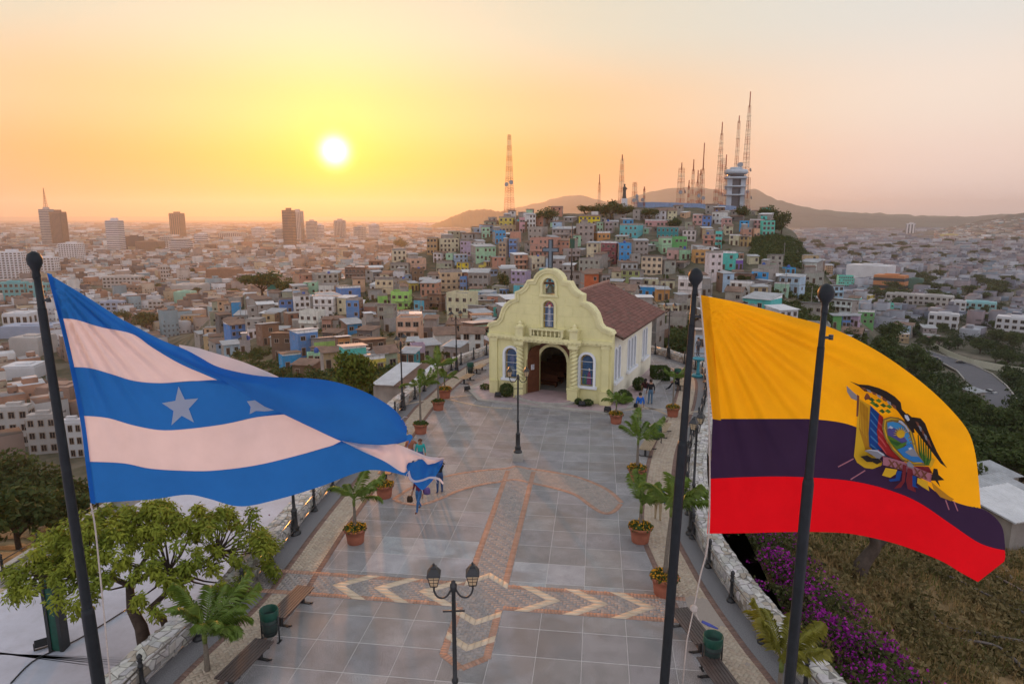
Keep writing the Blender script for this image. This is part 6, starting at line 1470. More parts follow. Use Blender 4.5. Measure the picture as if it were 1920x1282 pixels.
def far_city():
    rr = np.random.default_rng(11); V, F, C = [], [], []
    walls = np.array([(.52, .49, .46), (.40, .36, .33), (.46, .36, .28), (.32, .25, .21), (.27, .22, .20), (.50, .49, .50), (.36, .24, .18), (.26, .36, .37), (.42, .33, .23), (.24, .17, .14), (.30, .20, .16), (.46, .44, .43), (.22, .30, .33), (.40, .22, .15), (.66, .65, .66), (.62, .60, .58), (.14, .11, .10), (.12, .115, .12)])*.9; roofs = np.array([(.26, .24, .235), (.36, .355, .36), (.15, .10, .08), (.20, .13, .10), (.58, .58, .60), (.12, .115, .115), (.19, .125, .10), (.10, .08, .07)])
    def box(x, y, z, w, d, h, a, wc, rc):
        c, s = math.cos(a), math.sin(a); o = len(V)
        for zz in (z, z+h):
            for px, py in ((-w/2, -d/2), (w/2, -d/2), (w/2, d/2), (-w/2, d/2)): V.append((x+px*c-py*s, y+px*s+py*c, zz))
        F.extend([(o, o+1, o+5, o+4), (o+1, o+2, o+6, o+5), (o+2, o+3, o+7, o+6), (o+3, o, o+4, o+7), (o+4, o+5, o+6, o+7)]); C.extend([wc]*4+[rc])
    tops = []
    for y0, y1, sp in ((150, 620, 10.0), (620, 1300, 13.5), (1300, 2700, 22.0), (2700, 7000, 60.0)):
        a = .76; n = int(y1*1.75/sp); ca, sa = math.cos(a), math.sin(a)
        for i in range(-n, n):
            for j in range(-n, n):
                gx, gy = i*sp, j*sp
                if i % 6 == 0 or j % 4 == 0: continue                 # streets
                x, y = gx*ca-gy*sa+rr.uniform(-.08, .08)*sp, gx*sa+gy*ca+rr.uniform(-.08, .08)*sp+0
                if not (y0 <= y < y1) or abs(x) > y*.86+20: continue
                if zt(x, y) > PLAIN+.6: continue
                u, v, _ = px_of((x, y, PLAIN))
                if u > 1700 and v > 640: continue                      # road, trees and yards on this side
                if 1540 < u and rr.random() < .45: continue
                if any(abs(x-q[0]) < q[2] and abs(y-q[1]) < q[2] for q in TALL): continue
                big = rr.random(); w = sp*rr.uniform(.72, 1.0); d = sp*rr.uniform(.72, 1.0)
                h = rr.choice([3.5, 4, 5, 6, 6.5, 8, 9, 11])*(1.0 if sp < 20 else 1.15)
                cx = abs(x+.18*y)/y
                if big > .965 and u < 1000: h = rr.uniform(12, 19)
                elif big > .90: w *= 1.4; d *= 1.4; h = rr.uniform(6, 9)
                wc = walls[rr.integers(len(walls))]*rr.uniform(.8, 1.1); rc = roofs[rr.integers(len(roofs))]*rr.uniform(.8, 1.15)
                if u > 1500: wc = wc*.5+np.array((.17, .21, .29))*.5; rc = rc*.5+np.array((.12, .16, .22))*.5  # cool blue haze blended into the wall and roof colours on this side
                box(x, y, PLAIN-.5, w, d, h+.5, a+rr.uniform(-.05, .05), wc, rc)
                if sp < 20 and rr.random() < .35: box(x+rr.uniform(-.2, .2)*w, y+rr.uniform(-.2, .2)*d, PLAIN+h-.2, w*.4, d*.4, 2.6, a, wc*.9, rc)
    # houses that climb the hill at the right edge
    for _ in range(500):
        u = rr.uniform(1740, 1990); f = rr.uniform(0, 1); y = 2600-f*640
        s = (y-2600)/800; x = (u-960)/1240*y
        top = np.interp(u, [1660, 1740, 1810, 1860, 1900, 1960, 2050], [442, 434, 420, 410, 402, 397, 394]); zc = AY(u, top, 2600).z
        z = PLAIN-2+(zc-PLAIN+2)*(1-abs(s))**1.25
        wc = walls[rr.integers(len(walls))]*rr.uniform(.8, 1.1); box(x, y, z-6, rr.uniform(12, 24), 14, 13, rr.uniform(0, 1.5), wc, roofs[rr.integers(len(roofs))])
    tag(link('city_blocks', np_mesh('city_blocks', V, F, M_city, C)), 'hazy low rooftops of the city spreading over the plain to the horizon', 'city', kind='stuff')
M_conc = mat('tower_concrete', (.42, .40, .385), .85, .15, .1, stain=.15, spec=.2); M_tw = mat('tower_white', (.60, .60, .62), .8, .12, .1, stain=.1); M_tbr = mat('tower_brown', (.22, .15, .115), .8, .15, .1); M_tgl = mat('tower_glass', (.05, .055, .065), .25, .2, .1, spec=.6); M_tbl = mat('tower_bluegrey', (.30, .35, .45), .7, .12, .1)
def block(u0, u1, vt, vb, label, m, style, n, rot=.35, dfac=.9, name='office_tower', group=None, Y=None):
    """a city building between two columns; foot on the plain (or at depth Y)"""
    u = (u0+u1)/2; p = G(u, vb, PLAIN) if Y is None else Vector((AY(u, vb, Y).x, Y, PLAIN)); dep = px_of(p)[2]
    wpx = (u1-u0)*dep/FPX; w = wpx/(math.cos(rot)+dfac*math.sin(abs(rot))); d = w*dfac; h = (vb-vt)*dep/FPX if Y is None else AY(u, vt, Y).z-PLAIN
    root = thing(name, label, 'building', p, -rot-math.atan2(p.x, p.y)*.7, group); TALL.append((p.x, p.y, max(w, d)*.8+6))
    b = MB(); b.box(-w/2, w/2, 0, d, -1, h); b.build('body', m, root); fl = n
    if style == 'bands':                      # ribbon windows, one per storey
        for k in range(fl):
            b = MB(); z = h*(k+.35)/fl; b.box(-w/2-.12, w/2+.12, -.12, d+.12, z, z+h/fl*.42); b.build('window_band', M_tgl, root)
    elif style == 'ribs':
        b = MB(); b.box(-w/2-.1, w/2+.1, -.1, d+.1, h*.02, h*.96); b.build('glazing', M_tgl, root)
        for k in range(n):
            x = -w/2+(k+.5)*w/n; b = MB(); b.box(x-w/n*.28, x+w/n*.28, -.55, -.1, 0, h); b.build('rib', m, root)
            y = (k+.5)*d/n; b = MB(); b.box(-w/2-.55, -w/2-.1, y-d/n*.28, y+d/n*.28, 0, h); b.build('rib', m, root)
            b = MB(); b.box(w/2+.1, w/2+.55, y-d/n*.28, y+d/n*.28, 0, h); b.build('rib', m, root)
    elif style == 'grid':
        nc = max(3, int(w/4))
        for k in range(fl):
            for i in range(nc):
                z = h*(k+.3)/fl; x = -w/2+(i+.5)*w/nc; link('window', WIN, root, (x, -.02, z), scale=(w/nc*.55, 1.5, h/fl*.5))
            for i in range(max(2, int(d/4))):
                y = (i+.5)*d/max(2, int(d/4))
                for X, s in ((-w/2-.02, -1), (w/2+.02, 1)): link('window', WIN, root, (X, y, z), rotz=s*math.pi/2, scale=(2.0, 1.5, h/fl*.5))
    b = MB(); b.box(-w/2+.3, w/2-.3, .3, d-.3, h+.01, h+.9); b.build('roof_edge', m, root)
    b = MB(); b.box(-w*.2, w*.25, d*.3, d*.7, h+.91, h+.9+min(5, h*.08)); b.build('plant_room', m, root)
    return root, w, d, h
def towers():
    r_, w, d, h = block(77, 101, 394, 461, 'pale slab tower wing with a roof mast, left of the brown ribbed one', M_conc, 'bands', 22, .5, .8)
    b = MB(); s = 7.0
    for k in range(9):
        z0, z1 = h+k*6, h+k*6+6; a0, a1 = s*(1-k/9.5)/2, s*(1-(k+1)/9.5)/2
        for sx, sy in ((-1, -1), (1, -1), (1, 1), (-1, 1)):
            b.tube([(sx*a0, d/2+sy*a0, z0), (sx*a1, d/2+sy*a1, z1)], .35, 4); b.tube([(sx*a0, d/2+sy*a0, z0), (-sy*a1, d/2+sx*a1, z1)], .22, 4)
    b.build('roof_mast', mat('mast_rust', (.30, .12, .07), .7, .2, 1), r_)
    block(96, 123, 399, 462, 'brown vertical-ribbed tower joined to the pale slab tower', M_tbr, 'ribs', 9, .5, .8)
    block(200, 229, 415, 473, 'white tower with blue-grey window bands standing alone', M_tw, 'bands', 17, .35, .9)
    block(317, 343, 401, 446, 'brown and cream ribbed tower above the round building', M_tbr, 'ribs', 5, .4, .9)
    block(530, 553, 396, 466, 'dark brown tower against the sunset glow', M_tbr, 'bands', 24, .3, .9)
    block(546, 568, 397, 452, 'paler tower just behind the dark brown tower', M_conc, 'ribs', 6, .3, .9)
    block(573, 593, 416, 452, 'cream tower with brown top under the sun', M_conc, 'bands', 14, .3)
    block(591, 606, 423, 450, 'short pale tower close beside the cream one under the sun', M_tw, 'bands', 10, .3)
    block(625, 646, 414, 448, 'orange-lit tower with a stepped roof, right of the sun', M_conc, 'ribs', 6, .3)
    block(661, 684, 426, 453, 'low wide tower with brown roof near the hill foot', M_conc, 'grid', 8, .3)
    block(690, 709, 422, 449, 'pale tower nearest the hill foot', M_tw, 'bands', 11, .3)
    block(470, 493, 428, 448, 'pale mid-rise with twin roof blocks before the sunset', M_tw, 'grid', 7, .3)
    block(515, 531, 431, 452, 'thin pale mid-rise left of the dark brown tower', M_conc, 'bands', 8, .3)
    block(108, 150, 458, 492, 'white office block with a grid of windows below the slab towers', M_tw, 'grid', 9, .45, .7, 'office_block')
    block(0, 46, 474, 527, 'white slab with open stair shafts at the blue flagpole', M_tw, 'grid', 12, .3, .5, 'office_block')
    block(68, 105, 484, 512, 'white four-floor block right of the stair-shaft slab', M_tw, 'grid', 6, .3, .6, 'office_block')
    block(232, 264, 444, 468, 'dark glass office block beside the white banded tower', M_tgl, 'bands', 8, .3, .8, 'office_block')
    block(252, 300, 454, 472, 'ochre low office block next to the dark glass one', M_tbr, 'grid', 5, .3, .7, 'office_block')
    block(300, 322, 445, 468, 'cream block with blank side walls left of the round building', M_conc, 'grid', 7, .3, .8, 'office_block')
    block(364, 386, 440, 460, 'white block with dark window bands right of the round building', M_tw, 'bands', 6, .3, .8, 'office_block')
    block(408, 455, 437, 450, 'long ribbed office slab in the evening haze', M_conc, 'ribs', 12, .3, .5, 'office_block')
    p = G(341, 474, PLAIN); dep = px_of(p)[2]; R = 21*dep/FPX; hh = 30*dep/FPX*.8; rd = thing('round_building', 'low round tiered building at the foot of the brown and cream tower', 'building', p); TALL.append((p.x, p.y, R+10))
    for k in range(7):
        b = MB(); z = hh*k/7; b.lathe([(R, z), (R, z+hh/14)], 28); b.build('floor_ring', M_tw, rd); b = MB(); b.lathe([(R*.97, z+hh/14), (R*.97, z+hh/7)], 28); b.build('window_ring', M_tgl, rd)
    b = MB(); b.lathe([(R*.8, hh), (R*.8, hh+3)], 28); b.build('roof', M_conc, rd)
    for a in ((188, 232, 567, 590, 'long blue-grey school-like block with three rows of windows', M_tbl, 3), (279, 304, 565, 586, 'square cream corner block beside the long blue-grey one', M_conc, 3), (0, 48, 531, 562, 'teal and white long block at the left pole', mat('teal_wall', (.12, .36, .38), .8, .1, .2), 3), (55, 90, 533, 562, 'teal block with white piers nearer the blue flag corner', mat('teal_wall'), 3), (128, 152, 545, 572, 'pale blue four-floor block behind the blue flag corner', M_tbl, 4), (193, 262, 520, 540, 'cream long block with many windows above the flag edge', M_conc, 3), (226, 262, 538, 560, 'brown and cream corner block above the flag edge', M_tbr, 3), (302, 318, 500, 528, 'cream block with a dark side standing by the small round trees', M_conc, 4), (57, 112, 780, 852, 'ornate cream building with rows of shutters below the dark tree', M_conc, 3), (0, 60, 765, 838, 'grey arcaded building beside the ornate white one', M_conc, 3), (118, 160, 790, 862, 'white corner building with red roof partly behind the flag', M_tw, 3), (1808, 1862, 568, 588, 'aqua and white long house in the valley trees', mat('aqua_wall', (.25, .48, .50), .8, .1, .2), 2), (1740, 1792, 590, 616, 'white gabled school block in the valley', M_tw, 2), (1868, 1945, 598, 632, 'long white building with brown roof at the valley trees', M_tw, 3), (1780, 1808, 566, 586, 'small white house left of the aqua long house', M_tw, 2), (1660, 1710, 552, 572, 'grey workshop row behind the aqua hillside houses', M_conc, 2), (1712, 1782, 556, 574, 'pale row house with red roofs in the valley', M_conc, 2)):
        block(*a[:4], a[4], a[5], 'grid', a[6], .25, .45, 'city_building')
    block(1580, 1664, 499, 528, 'big windowless white and pink warehouse hall in the valley', M_tw, 'plain', 1, .5, .6, 'warehouse')
    block(1634, 1694, 518, 546, 'orange and dark green hall in front of the white warehouse', mat('hall_orange', (.50, .20, .08), .8, .15, .2), 'bands', 2, .4, .6, 'warehouse')
    block(1696, 1728, 524, 542, 'low green warehouse right of the orange hall', mat('hall_green', (.06, .14, .11), .8, .15, .2), 'plain', 1, .3, .8, 'warehouse')
    block(1697, 1714, 420, 442, 'pale tower with a dark red panel alone in the valley haze', M_tw, 'ribs', 3, .2, .7)
    block(1762, 1795, 440, 450, 'yellow hall alone in the valley haze', mat('hall_yellow', (.55, .45, .18), .8, .1, .1), 'plain', 1, .2, .7, 'warehouse')
    block(323, 362, 549, 568, 'mint green warehouse with grey roof beyond the spur', mat('hall_mint', (.25, .45, .35), .8, .12, .2), 'plain', 1, .35, .8, 'warehouse')
    block(316, 380, 536, 552, 'big grey-roofed market hall behind the mint warehouse', M_conc, 'plain', 1, .35, .8, 'warehouse')
    block(385, 450, 506, 528, 'long brick hall with pale roof left of the wide dark tree', mat('hall_brick', (.24, .14, .10), .85, .15, .2), 'plain', 1, .25, .5, 'warehouse')
    block(10, 84, 636, 668, 'low yard building with white parapet and green canopy', M_conc, 'plain', 1, .5, .9, 'warehouse')
    block(0, 70, 690, 712, 'white-roofed shed row by the dirt road', M_tw, 'plain', 1, .3, .9, 'warehouse'); block(60, 140, 730, 756, 'rusty-roofed long shed below the blue flag pole', mat('hall_rust', (.30, .20, .16), .85, .2, .2), 'plain', 1, .4, .9, 'warehouse'); block(0, 60, 590, 612, 'white warehouse with small square windows', M_tw, 'grid', 1, .4, .9, 'warehouse'); block(0, 110, 614, 634, 'long low warehouse with a pale blue roof', M_tbl, 'plain', 1, .3, .5, 'warehouse')
towers(); far_city()
# ================================================================ hilltop: masts, control tower, reservoir wall, statue
M_mr = mat('mast_red', (.36, .09, .045), .6, .15, .5); M_mw = mat('mast_white', (.48, .37, .27), .6, .1, .5); M_dish = mat('dish_grey', (.25, .26, .28), .5, .1, .5)
def mast(u, vb, vt, wb, wt, label, Y, bands=8, tip=0.0, dishes=0, arms=0):
    base = AY(u, vb, Y); top = AY(u, vt, Y).z; k = Y/FPX; h = top-base.z; zg = zt(base.x, Y); base.z = zg-1; h = top-base.z
    root = thing('radio_mast', label, 'mast', base, .5, 'lattice masts on the hilltop'); a0, a1 = wb*k/2, wt*k/2; hl = h*(1-tip)
    rr = random.Random(int(u)); seg = max(bands, 6); per = 3
    for s in range(seg):
        b = MB()
        for q in range(per):
            f0, f1 = (s+q/per)/seg, (s+(q+1)/per)/seg; r0, r1 = a0+(a1-a0)*f0, a0+(a1-a0)*f1; z0, z1 = hl*f0, hl*f1
            C = ((-1, -1), (1, -1), (1, 1), (-1, 1))
            for i in range(4):
                x, y = C[i]; x2, y2 = C[(i+1) % 4]
                b.tube([(x*r0, y*r0, z0), (x*r1, y*r1, z1)], .095, 4, cap=False); b.tube([(x*r0, y*r0, z0), (x2*r1, y2*r1, z1)], .055, 3, cap=False); b.tube([(x*r1, y*r1, z1), (x2*r1, y2*r1, z1)], .05, 3, cap=False)
        b.build('lattice_section', M_mr if s % 2 else M_mw, root)
    if tip:
        b = MB(); b.tube([(0, 0, hl-1), (0, 0, h)], [.42, .34], 6); b.build('antenna', M_mr, root)
    for q in range(dishes):
        z = hl*rr.uniform(.1, .6); a = rr.uniform(3.3, 6); r = a0+.5; b = MB(); b.lathe([(.2, 0), (1.1, .25), (1.25, .55), (1.1, .5)], 10); o = b.build('dish', M_dish, root, (r*math.cos(a), r*math.sin(a), z)); o.rotation_euler = (R_(80), 0, a+math.pi/2)
    for q in range(arms):
        z = hl*(.35+.6*q/max(1, arms)); r = a0+(a1-a0)*(z/hl); b = MB(); b.tube([(-r-1.5, 0, z), (r+1.5, 0, z)], .09, 4); b.tube([(0, -r-1.5, z+.4), (0, r+1.5, z+.4)], .09, 4); b.build('aerial_arm', M_mw, root)
for a in ((955, 402, 253, 15, 4, 'lone tall red and white lattice mast left of the others', 395, 16, .0, 2, 0), (1123, 390, 327, 5, 3, 'thin hazy mast left of the statue', 520, 8, .1, 0, 0), (1164, 392, 290, 8, 4, 'lattice mast directly left of the hilltop statue', 425, 9, .08, 1, 3), (1189, 388, 342, 8, 5, 'short lattice mast with dishes right of the statue', 430, 6, 0, 4, 0), (1207, 386, 350, 3, 2, 'thin short pole mast above the blue wall end', 430, 5, .1, 1, 0), (1275, 384, 305, 11, 7, 'broad short mast with a stub antenna above the blue wall', 435, 8, .12, 2, 4), (1290, 384, 338, 3, 2, 'very thin small mast above the blue wall', 435, 5, .2, 0, 0), (1297, 384, 299, 5, 3, 'narrow red mast beside the thin small one', 438, 8, .2, 0, 2), (1306, 384, 319, 5, 4, 'paired left mast of the twin short red masts', 436, 6, .3, 1, 0), (1311, 384, 318, 5, 4, 'paired right mast of the twin short red masts', 440, 6, .1, 1, 0), (1315, 384, 268, 8, 3, 'mast with a long red antenna tube on top', 438, 8, .38, 1, 0), (1346, 384, 229, 10, 3, 'tall mast with many arms left of the control tower', 440, 12, .12, 1, 8), (1351, 384, 297, 5, 5, 'stout red and white candy-striped mast at the control tower', 436, 9, .0, 0, 1), (1357, 384, 290, 4, 3, 'thin mast squeezed between striped mast and control tower', 445, 7, .2, 1, 2), (1379, 340, 217, 7, 3, 'tall slim mast rising behind the control tower roof', 450, 12, .05, 1, 5), (1394, 384, 172, 13, 3, 'tallest mast with spiky aerials right of the control tower', 452, 16, .10, 2, 16), (1400, 386, 333, 9, 5, 'short red lattice mast at the right foot of the tower', 438, 6, .0, 3, 0), (1341, 384, 355, 6, 5, 'small dish mast left of the striped mast', 432, 5, .0, 3, 0)): mast(*a)
def control_tower():
    Y = 446; p = AY(1376, 386, Y); p.z = zt(p.x, Y); k = Y/FPX; root = thing('control_tower', 'pale blue communications tower with round stacked decks on the hilltop', 'tower', p); zz = lambda v: AY(1376, v, Y).z-p.z
    M_ct = mat('tower_paint', (.44, .50, .55), .7, .12, .3)
    for s in (-1, 1):
        b = MB(); b.box(s*4.4-1.6, s*4.4+1.6, -3, 3, -2, zz(330)); b.build('pier', M_ct, root)
    b = MB(); b.box(-2.8, 2.8, -1.5, 2.5, -2, zz(330)); b.build('core', M_tgl, root)
    for v, r, t in ((366, 20, 3), (350, 20, 3), (334, 21, 4)):
        b = MB(); b.lathe([(r*k-.8, zz(v+t/2)), (r*k, zz(v+t/2)+.3), (r*k, zz(v-t/2)-.3), (r*k-.8, zz(v-t/2))], 28); b.build('deck', M_ct, root)
    b = MB(); b.lathe([(15*k, zz(334)), (15*k, zz(324))], 28); b.build('glazed_ring', M_tgl, root)
    b = MB(); b.lathe([(18*k, zz(327)), (21*k, zz(325)), (21*k, zz(320)), (18*k, zz(318))], 28); b.build('cab', M_ct, root)
    b = MB(); b.lathe([(11*k, zz(318)), (11*k, zz(314))], 20); b.build('roof_house', M_ct, root)
    b = MB(); b.lathe([(.3, 0), (1.7, .5), (1.9, 1.0), (1.7, .9)], 14); o = b.build('dish', M_dish, root, (2, -2, zz(311))); o.rotation_euler = (R_(60), 0, -.5)
    b = MB(); b.tube([(2, -2, zz(315)), (2, -2, zz(310))], .3, 6); b.build('dish_post', M_dish, root)
    wl = thing('reservoir_wall', 'long pale blue panelled wall along the hilltop', 'wall', AY(1190, 400, 432)); M_bw = mat('reservoir_blue', (.20, .29, .45), .75, .14, .4, stain=.3); o0 = Vector(wl.location)
    cols = [(1189, 402, 380), (1194, 402, 379), (1204, 402, 379), (1230, 402, 379), (1256, 402, 380), (1294, 402, 381), (1330, 402, 383), (1366, 402, 385), (1381, 402, 387)]; ys = [440, 433, 430, 430, 431, 434, 432, 434, 438]
    for (a, c), (y0, y1) in zip(zip(cols[:-1], cols[1:]), zip(ys[:-1], ys[1:])):
        A, B = AY(a[0], a[1], y0)-o0, AY(c[0]-.4, c[1], y1)-o0; A2, B2 = AY(a[0], a[2], y0)-o0, AY(c[0]-.4, c[2], y1)-o0; A.z -= 12; B.z -= 12
        n = Vector((0, .8, 0)); b = MB(); b.add([A, B, B2, A2, A+n, B+n, B2+n, A2+n], [(0, 1, 2, 3), (5, 4, 7, 6), (3, 2, 6, 7), (0, 3, 7, 4), (1, 5, 6, 2)]); b.build('panel', M_bw, wl)
    st = thing('robed_statue', 'dark robed statue on a pale pedestal beside the lattice mast', 'statue', AY(1170, 388, 420)); st.location.z = zt(st.location.x, 420); z0 = AY(1170, 384, 420).z-st.location.z
    b = MB(); b.box(-2.2, 2.2, -2.2, 2.2, -3, z0); b.box(-1.7, 1.7, -1.7, 1.7, z0, z0+3.8); b.build('pedestal', M_tw, st)
    b = MB(); b.lathe([(1.25, 0), (1.3, .6), (1.05, 2.2), (.95, 4.2), (1.15, 5.4), (1.2, 6.2), (.9, 6.9), (.42, 7.2), (.36, 7.4), (.55, 7.7), (.6, 8.2), (.45, 8.6), (.1, 8.75)], 12); b.tube([(-.9, -.2, 6.4), (-1.0, -.8, 5.2), (-.2, -1.0, 5.0)], [.35, .3, .2], 6); b.tube([(.9, -.2, 6.4), (1.25, -.9, 5.6), (1.4, -1.4, 5.9)], [.35, .3, .2], 6); b.build('robed_figure', mat('statue_bronze', (.06, .055, .05), .6, .2, 1), st, (0, 0, z0+3.8))
    # green signal mast behind the chapel
    pm = T(1071, 548); gm = thing('utility_pole', 'dark pole with a green box behind the chapel cross', 'pole', pm); hgt = AY(1071, 418, pm.y).z-pm.z
    b = MB(); b.tube([(0, 0, -2), (0, 0, hgt)], [.32, .18], 8); b.build('shaft', M_iron, gm); b = MB(); b.box(-.9, .9, -.6, .6, hgt*.64, hgt*.78); b.build('box', M_green, gm); b = MB(); b.tube([(-1.1, 0, hgt*.8), (1.1, 0, hgt*.8)], .08, 5); b.build('cross_arm', M_iron, gm)
control_tower()
# ================================================================ trees one can pick out
def px_tree(u, vc, rpx, vb, label, shape=None, sz=1.0, group=None, y0=62.0):
    p = T(u, vb, y0)
    if p is None: return
    dep = px_of(p)[2]; return tree(p-Vector((0, 0, .3)), rpx*dep/FPX, label, group, shape, sz)
for a in ((492, 522, 42, 560, 'wide dark spreading tree on the spur before the city', 1, .8), (540, 532, 22, 556, 'smaller dark tree right beside the wide spreading tree', 0, 1.0), (228, 592, 20, 612, 'dark round tree at the blue flag edge', 0, 1), (274, 600, 27, 625, 'larger round tree at the blue flag edge', 3, 1), (752, 457, 14, 470, 'small dark tree on the ridge left of the ochre houses', 0, 1), (944, 518, 17, 545, 'tall yellow-green tree left of the chapel gable', 4, 1.2), (1026, 409, 19, 422, 'dark tree right of the white house under the lone mast', 0, .9), (1098, 396, 15, 408, 'low tree at the hilltop left of the round dark tree', 1, .9), (1120, 396, 16, 410, 'hilltop tree behind the bright yellow house', 0, .9), (1146, 398, 22, 414, 'big round dark tree on the hilltop before the statue', 2, .9), (1170, 396, 16, 410, 'hilltop tree below the statue pedestal', 0, .9), (1218, 404, 18, 416, 'light green tree against the blue hilltop wall', 1, .8), (1264, 418, 13, 432, 'round tree right of the white hilltop house', 2, 1), (1391, 399, 14, 412, 'dark round tree at the right end of the blue wall', 2, 1), (1442, 403, 17, 418, 'dark tree above the turquoise corner house', 0, 1), (1464, 418, 19, 440, 'tall dark tree at the edge of the green shoulder', 4, 1.1), (895, 600, 24, 622, 'dark bushy tree right of the cream four-floor house', 0, .9), (918, 606, 18, 622, 'low dark tree next to the chapel left shoulder', 1, .9), (848, 652, 22, 676, 'round bush tree just past the railing by the benches', 2, .8), (1348, 450, 12, 466, 'small dark tree among the upper right houses', 2, 1), (1362, 470, 16, 492, 'dark tree beside the turquoise tall house', 0, 1), (1395, 515, 15, 535, 'green tree under the purple house', 1, 1), (1635, 540, 15, 566, 'dark narrow tree by the orange hall', 4, 1.2), (1650, 556, 18, 584, 'dark tree above the aqua hillside houses', 2, 1), (838, 462, 9, 470, 'small round tree on the cream house wall', 2, 1), (1080, 575, 16, 600, 'dark tree hidden behind the chapel ridge', 0, 1), (820, 474, 12, 486, 'rusty brown bush below the ochre row', 1, .8)):
    px_tree(a[0], a[1], a[2]*(1.3 if a[3] < 445 else 1.1), a[3], a[4], a[5], a[6])
CROWNS.append(crown_mesh(9, 2200, .075, (1, 1, 1), 22, (.06, .09, .014), (.17, .19, .03)))
q_ = AY(666, 745, 58); tree(Vector((q_.x, 58, -4.0)), 2.5, 'bright green tree below the terrace wall behind the blue flag', None, 5, 1.15)
q_ = AY(640, 752, 54); tree(Vector((q_.x, 54, -4.6)), 1.7, 'lower bright tree half behind the blue flag', None, 5, 1)
for u, vc, r, vb in ((40, 925, 95, 1030), (118, 890, 75, 985), (10, 870, 80, 950), (70, 880, 70, 960), (-60, 960, 110, 1060), (140, 940, 60, 1000), (0, 960, 80, 1010), (95, 950, 65, 1000)):
    px_tree(u, vc, r, vb, 'large dark tree beyond the lower path railing', None, .9, 'dark trees by the lower path', y0=40)
rr = random.Random(33); k = 0
VAL = []
def VL(p, r):
    u, v, _ = px_of(p)
    return '%s %s tree %s' % (r.choice(('tall', 'broad', 'low', 'slim', 'full')), r.choice(('dark green', 'mid green', 'dense dark', 'bushy green')), 'among the tin sheds past the flag tip' if v > 800 else ('beyond the valley road by the long wall' if u > 1790 and v > 640 else ('on the near side of the valley road' if v > 640 else 'between the valley houses and halls')))
while k < 130:
    u = rr.uniform(1600, 1960); v = rr.uniform(545, 930)
    if u < 1660 and v < 640: continue
    if v > 660 and abs(u-(1760+(v-672)*1.15)) < 62 and v < 800: continue        # the road
    if u < 1780 and v > 800: continue
    if v < 620 and rr.random() < .55: continue
    p = T(u, v)
    if p is None or p.y > 800 or any((p.x-q.x)**2+(p.y-q.y)**2 < 40 for q in VAL): continue
    VAL.append(p); tree(p-Vector((0, 0, .4)), rr.uniform(3.2, 6.5), VL(p, rr), 'valley trees', None, rr.uniform(.8, 1.05)); k += 1
for k in range(26):                                                              # crowns among the roofs of the plain
    u = rr.uniform(180, 900); v = rr.uniform(455, 560); p = G(u, v, PLAIN)
    if zt(p.x, p.y) > PLAIN+1: continue
    tree(p, rr.uniform(5, 9), 'round dark tree among the city roofs', 'city trees', 3, .8)
for k in range(120):
    u = rr.uniform(1470, 1930); v = rr.uniform(436, 575); p = G(u, v, PLAIN)
    if zt(p.x, p.y) > PLAIN+1: continue
    tree(p, rr.uniform(6, 12)*(1+.4*(v < 480)), 'dark tree crown among the valley roofs', 'trees among valley roofs', 3, .7)
# ---------------------------------------------------------------- scrub that nobody could count
def scrub(name, polys, n, size, leaf, per, c0, c1, seed, y0=62.0, lift=.3):
    r = np.random.default_rng(seed); rp = random.Random(seed); P = []
    for poly, share in polys:
        us = [q[0] for q in poly]; vs = [q[1] for q in poly]; k = 0; t = 0
        while k < n*share and t < n*6:
            t += 1; u, v = rp.uniform(min(us), max(us)), rp.uniform(min(vs), max(vs))
            if not inside(poly, u, v): continue
            p = T(u, v, y0)
            if p is None or p.y > (600 if y0 < 60 or size < 3 else 2600): continue
            P.append(p+Vector((0, 0, lift))); k += 1
    P = np.array(P); m = len(P)*per; idx = np.repeat(np.arange(len(P)), per); s = r.uniform(.6, 1.3, len(P))[idx]*size
    d = r.normal(0, 1, (m, 3)); d /= np.linalg.norm(d, axis=1)[:, None]; d[:, 2] = np.abs(d[:, 2])*.8; C = P[idx]+d*(s*r.uniform(.4, 1, m))[:, None]
    nn = r.normal(0, 1, (m, 3))+d; nn /= np.linalg.norm(nn, axis=1)[:, None]; e = np.cross(nn, r.normal(0, 1, (m, 3))); e /= np.linalg.norm(e, axis=1)[:, None]; f = np.cross(nn, e); q = leaf*r.uniform(.6, 1.4, (m, 1))
    V = np.stack([C-e*q, C-f*q*.6, C+e*q, C+f*q*.6], 1).reshape(-1, 3); t = (r.uniform(0, 1, len(P))[idx]*.6+r.uniform(0, .4, m))[:, None]
    tag(link(name, np_mesh(name, V, np.arange(4*m).reshape(m, 4), mat('tree_leaf'), np.array(c0)*(1-t)+np.array(c1)*t)), {'hill_scrub': 'green scrub covering the steep hill shoulder and gullies between houses', 'valley_wood': 'dark green woodland and garden trees between the valley roofs', 'bank_scrub': 'mixed green and straw scrub over the dry bank below the wall'}[name], 'scrub', kind='stuff')
scrub('hill_scrub', [([(1405, 445), (1450, 440), (1500, 455), (1545, 490), (1560, 520), (1500, 505), (1440, 495), (1408, 480)], .36), ([(1240, 604), (1310, 604), (1320, 668), (1240, 655)], .12), ([(1440, 540), (1560, 535), (1560, 640), (1460, 605)], .16), ([(1620, 650), (1700, 650), (1740, 690), (1640, 700)], .06), ([(690, 700), (790, 696), (770, 745), (700, 745)], .08), ([(560, 700), (700, 700), (660, 740)], .06), ([(600, 480), (1300, 480), (1300, 600), (600, 640)], .16), ([(420, 655), (560, 660), (620, 730), (500, 720)], .06)], 1700, 1.7, .36, 44, (.03, .05, .014), (.10, .125, .035), 5)
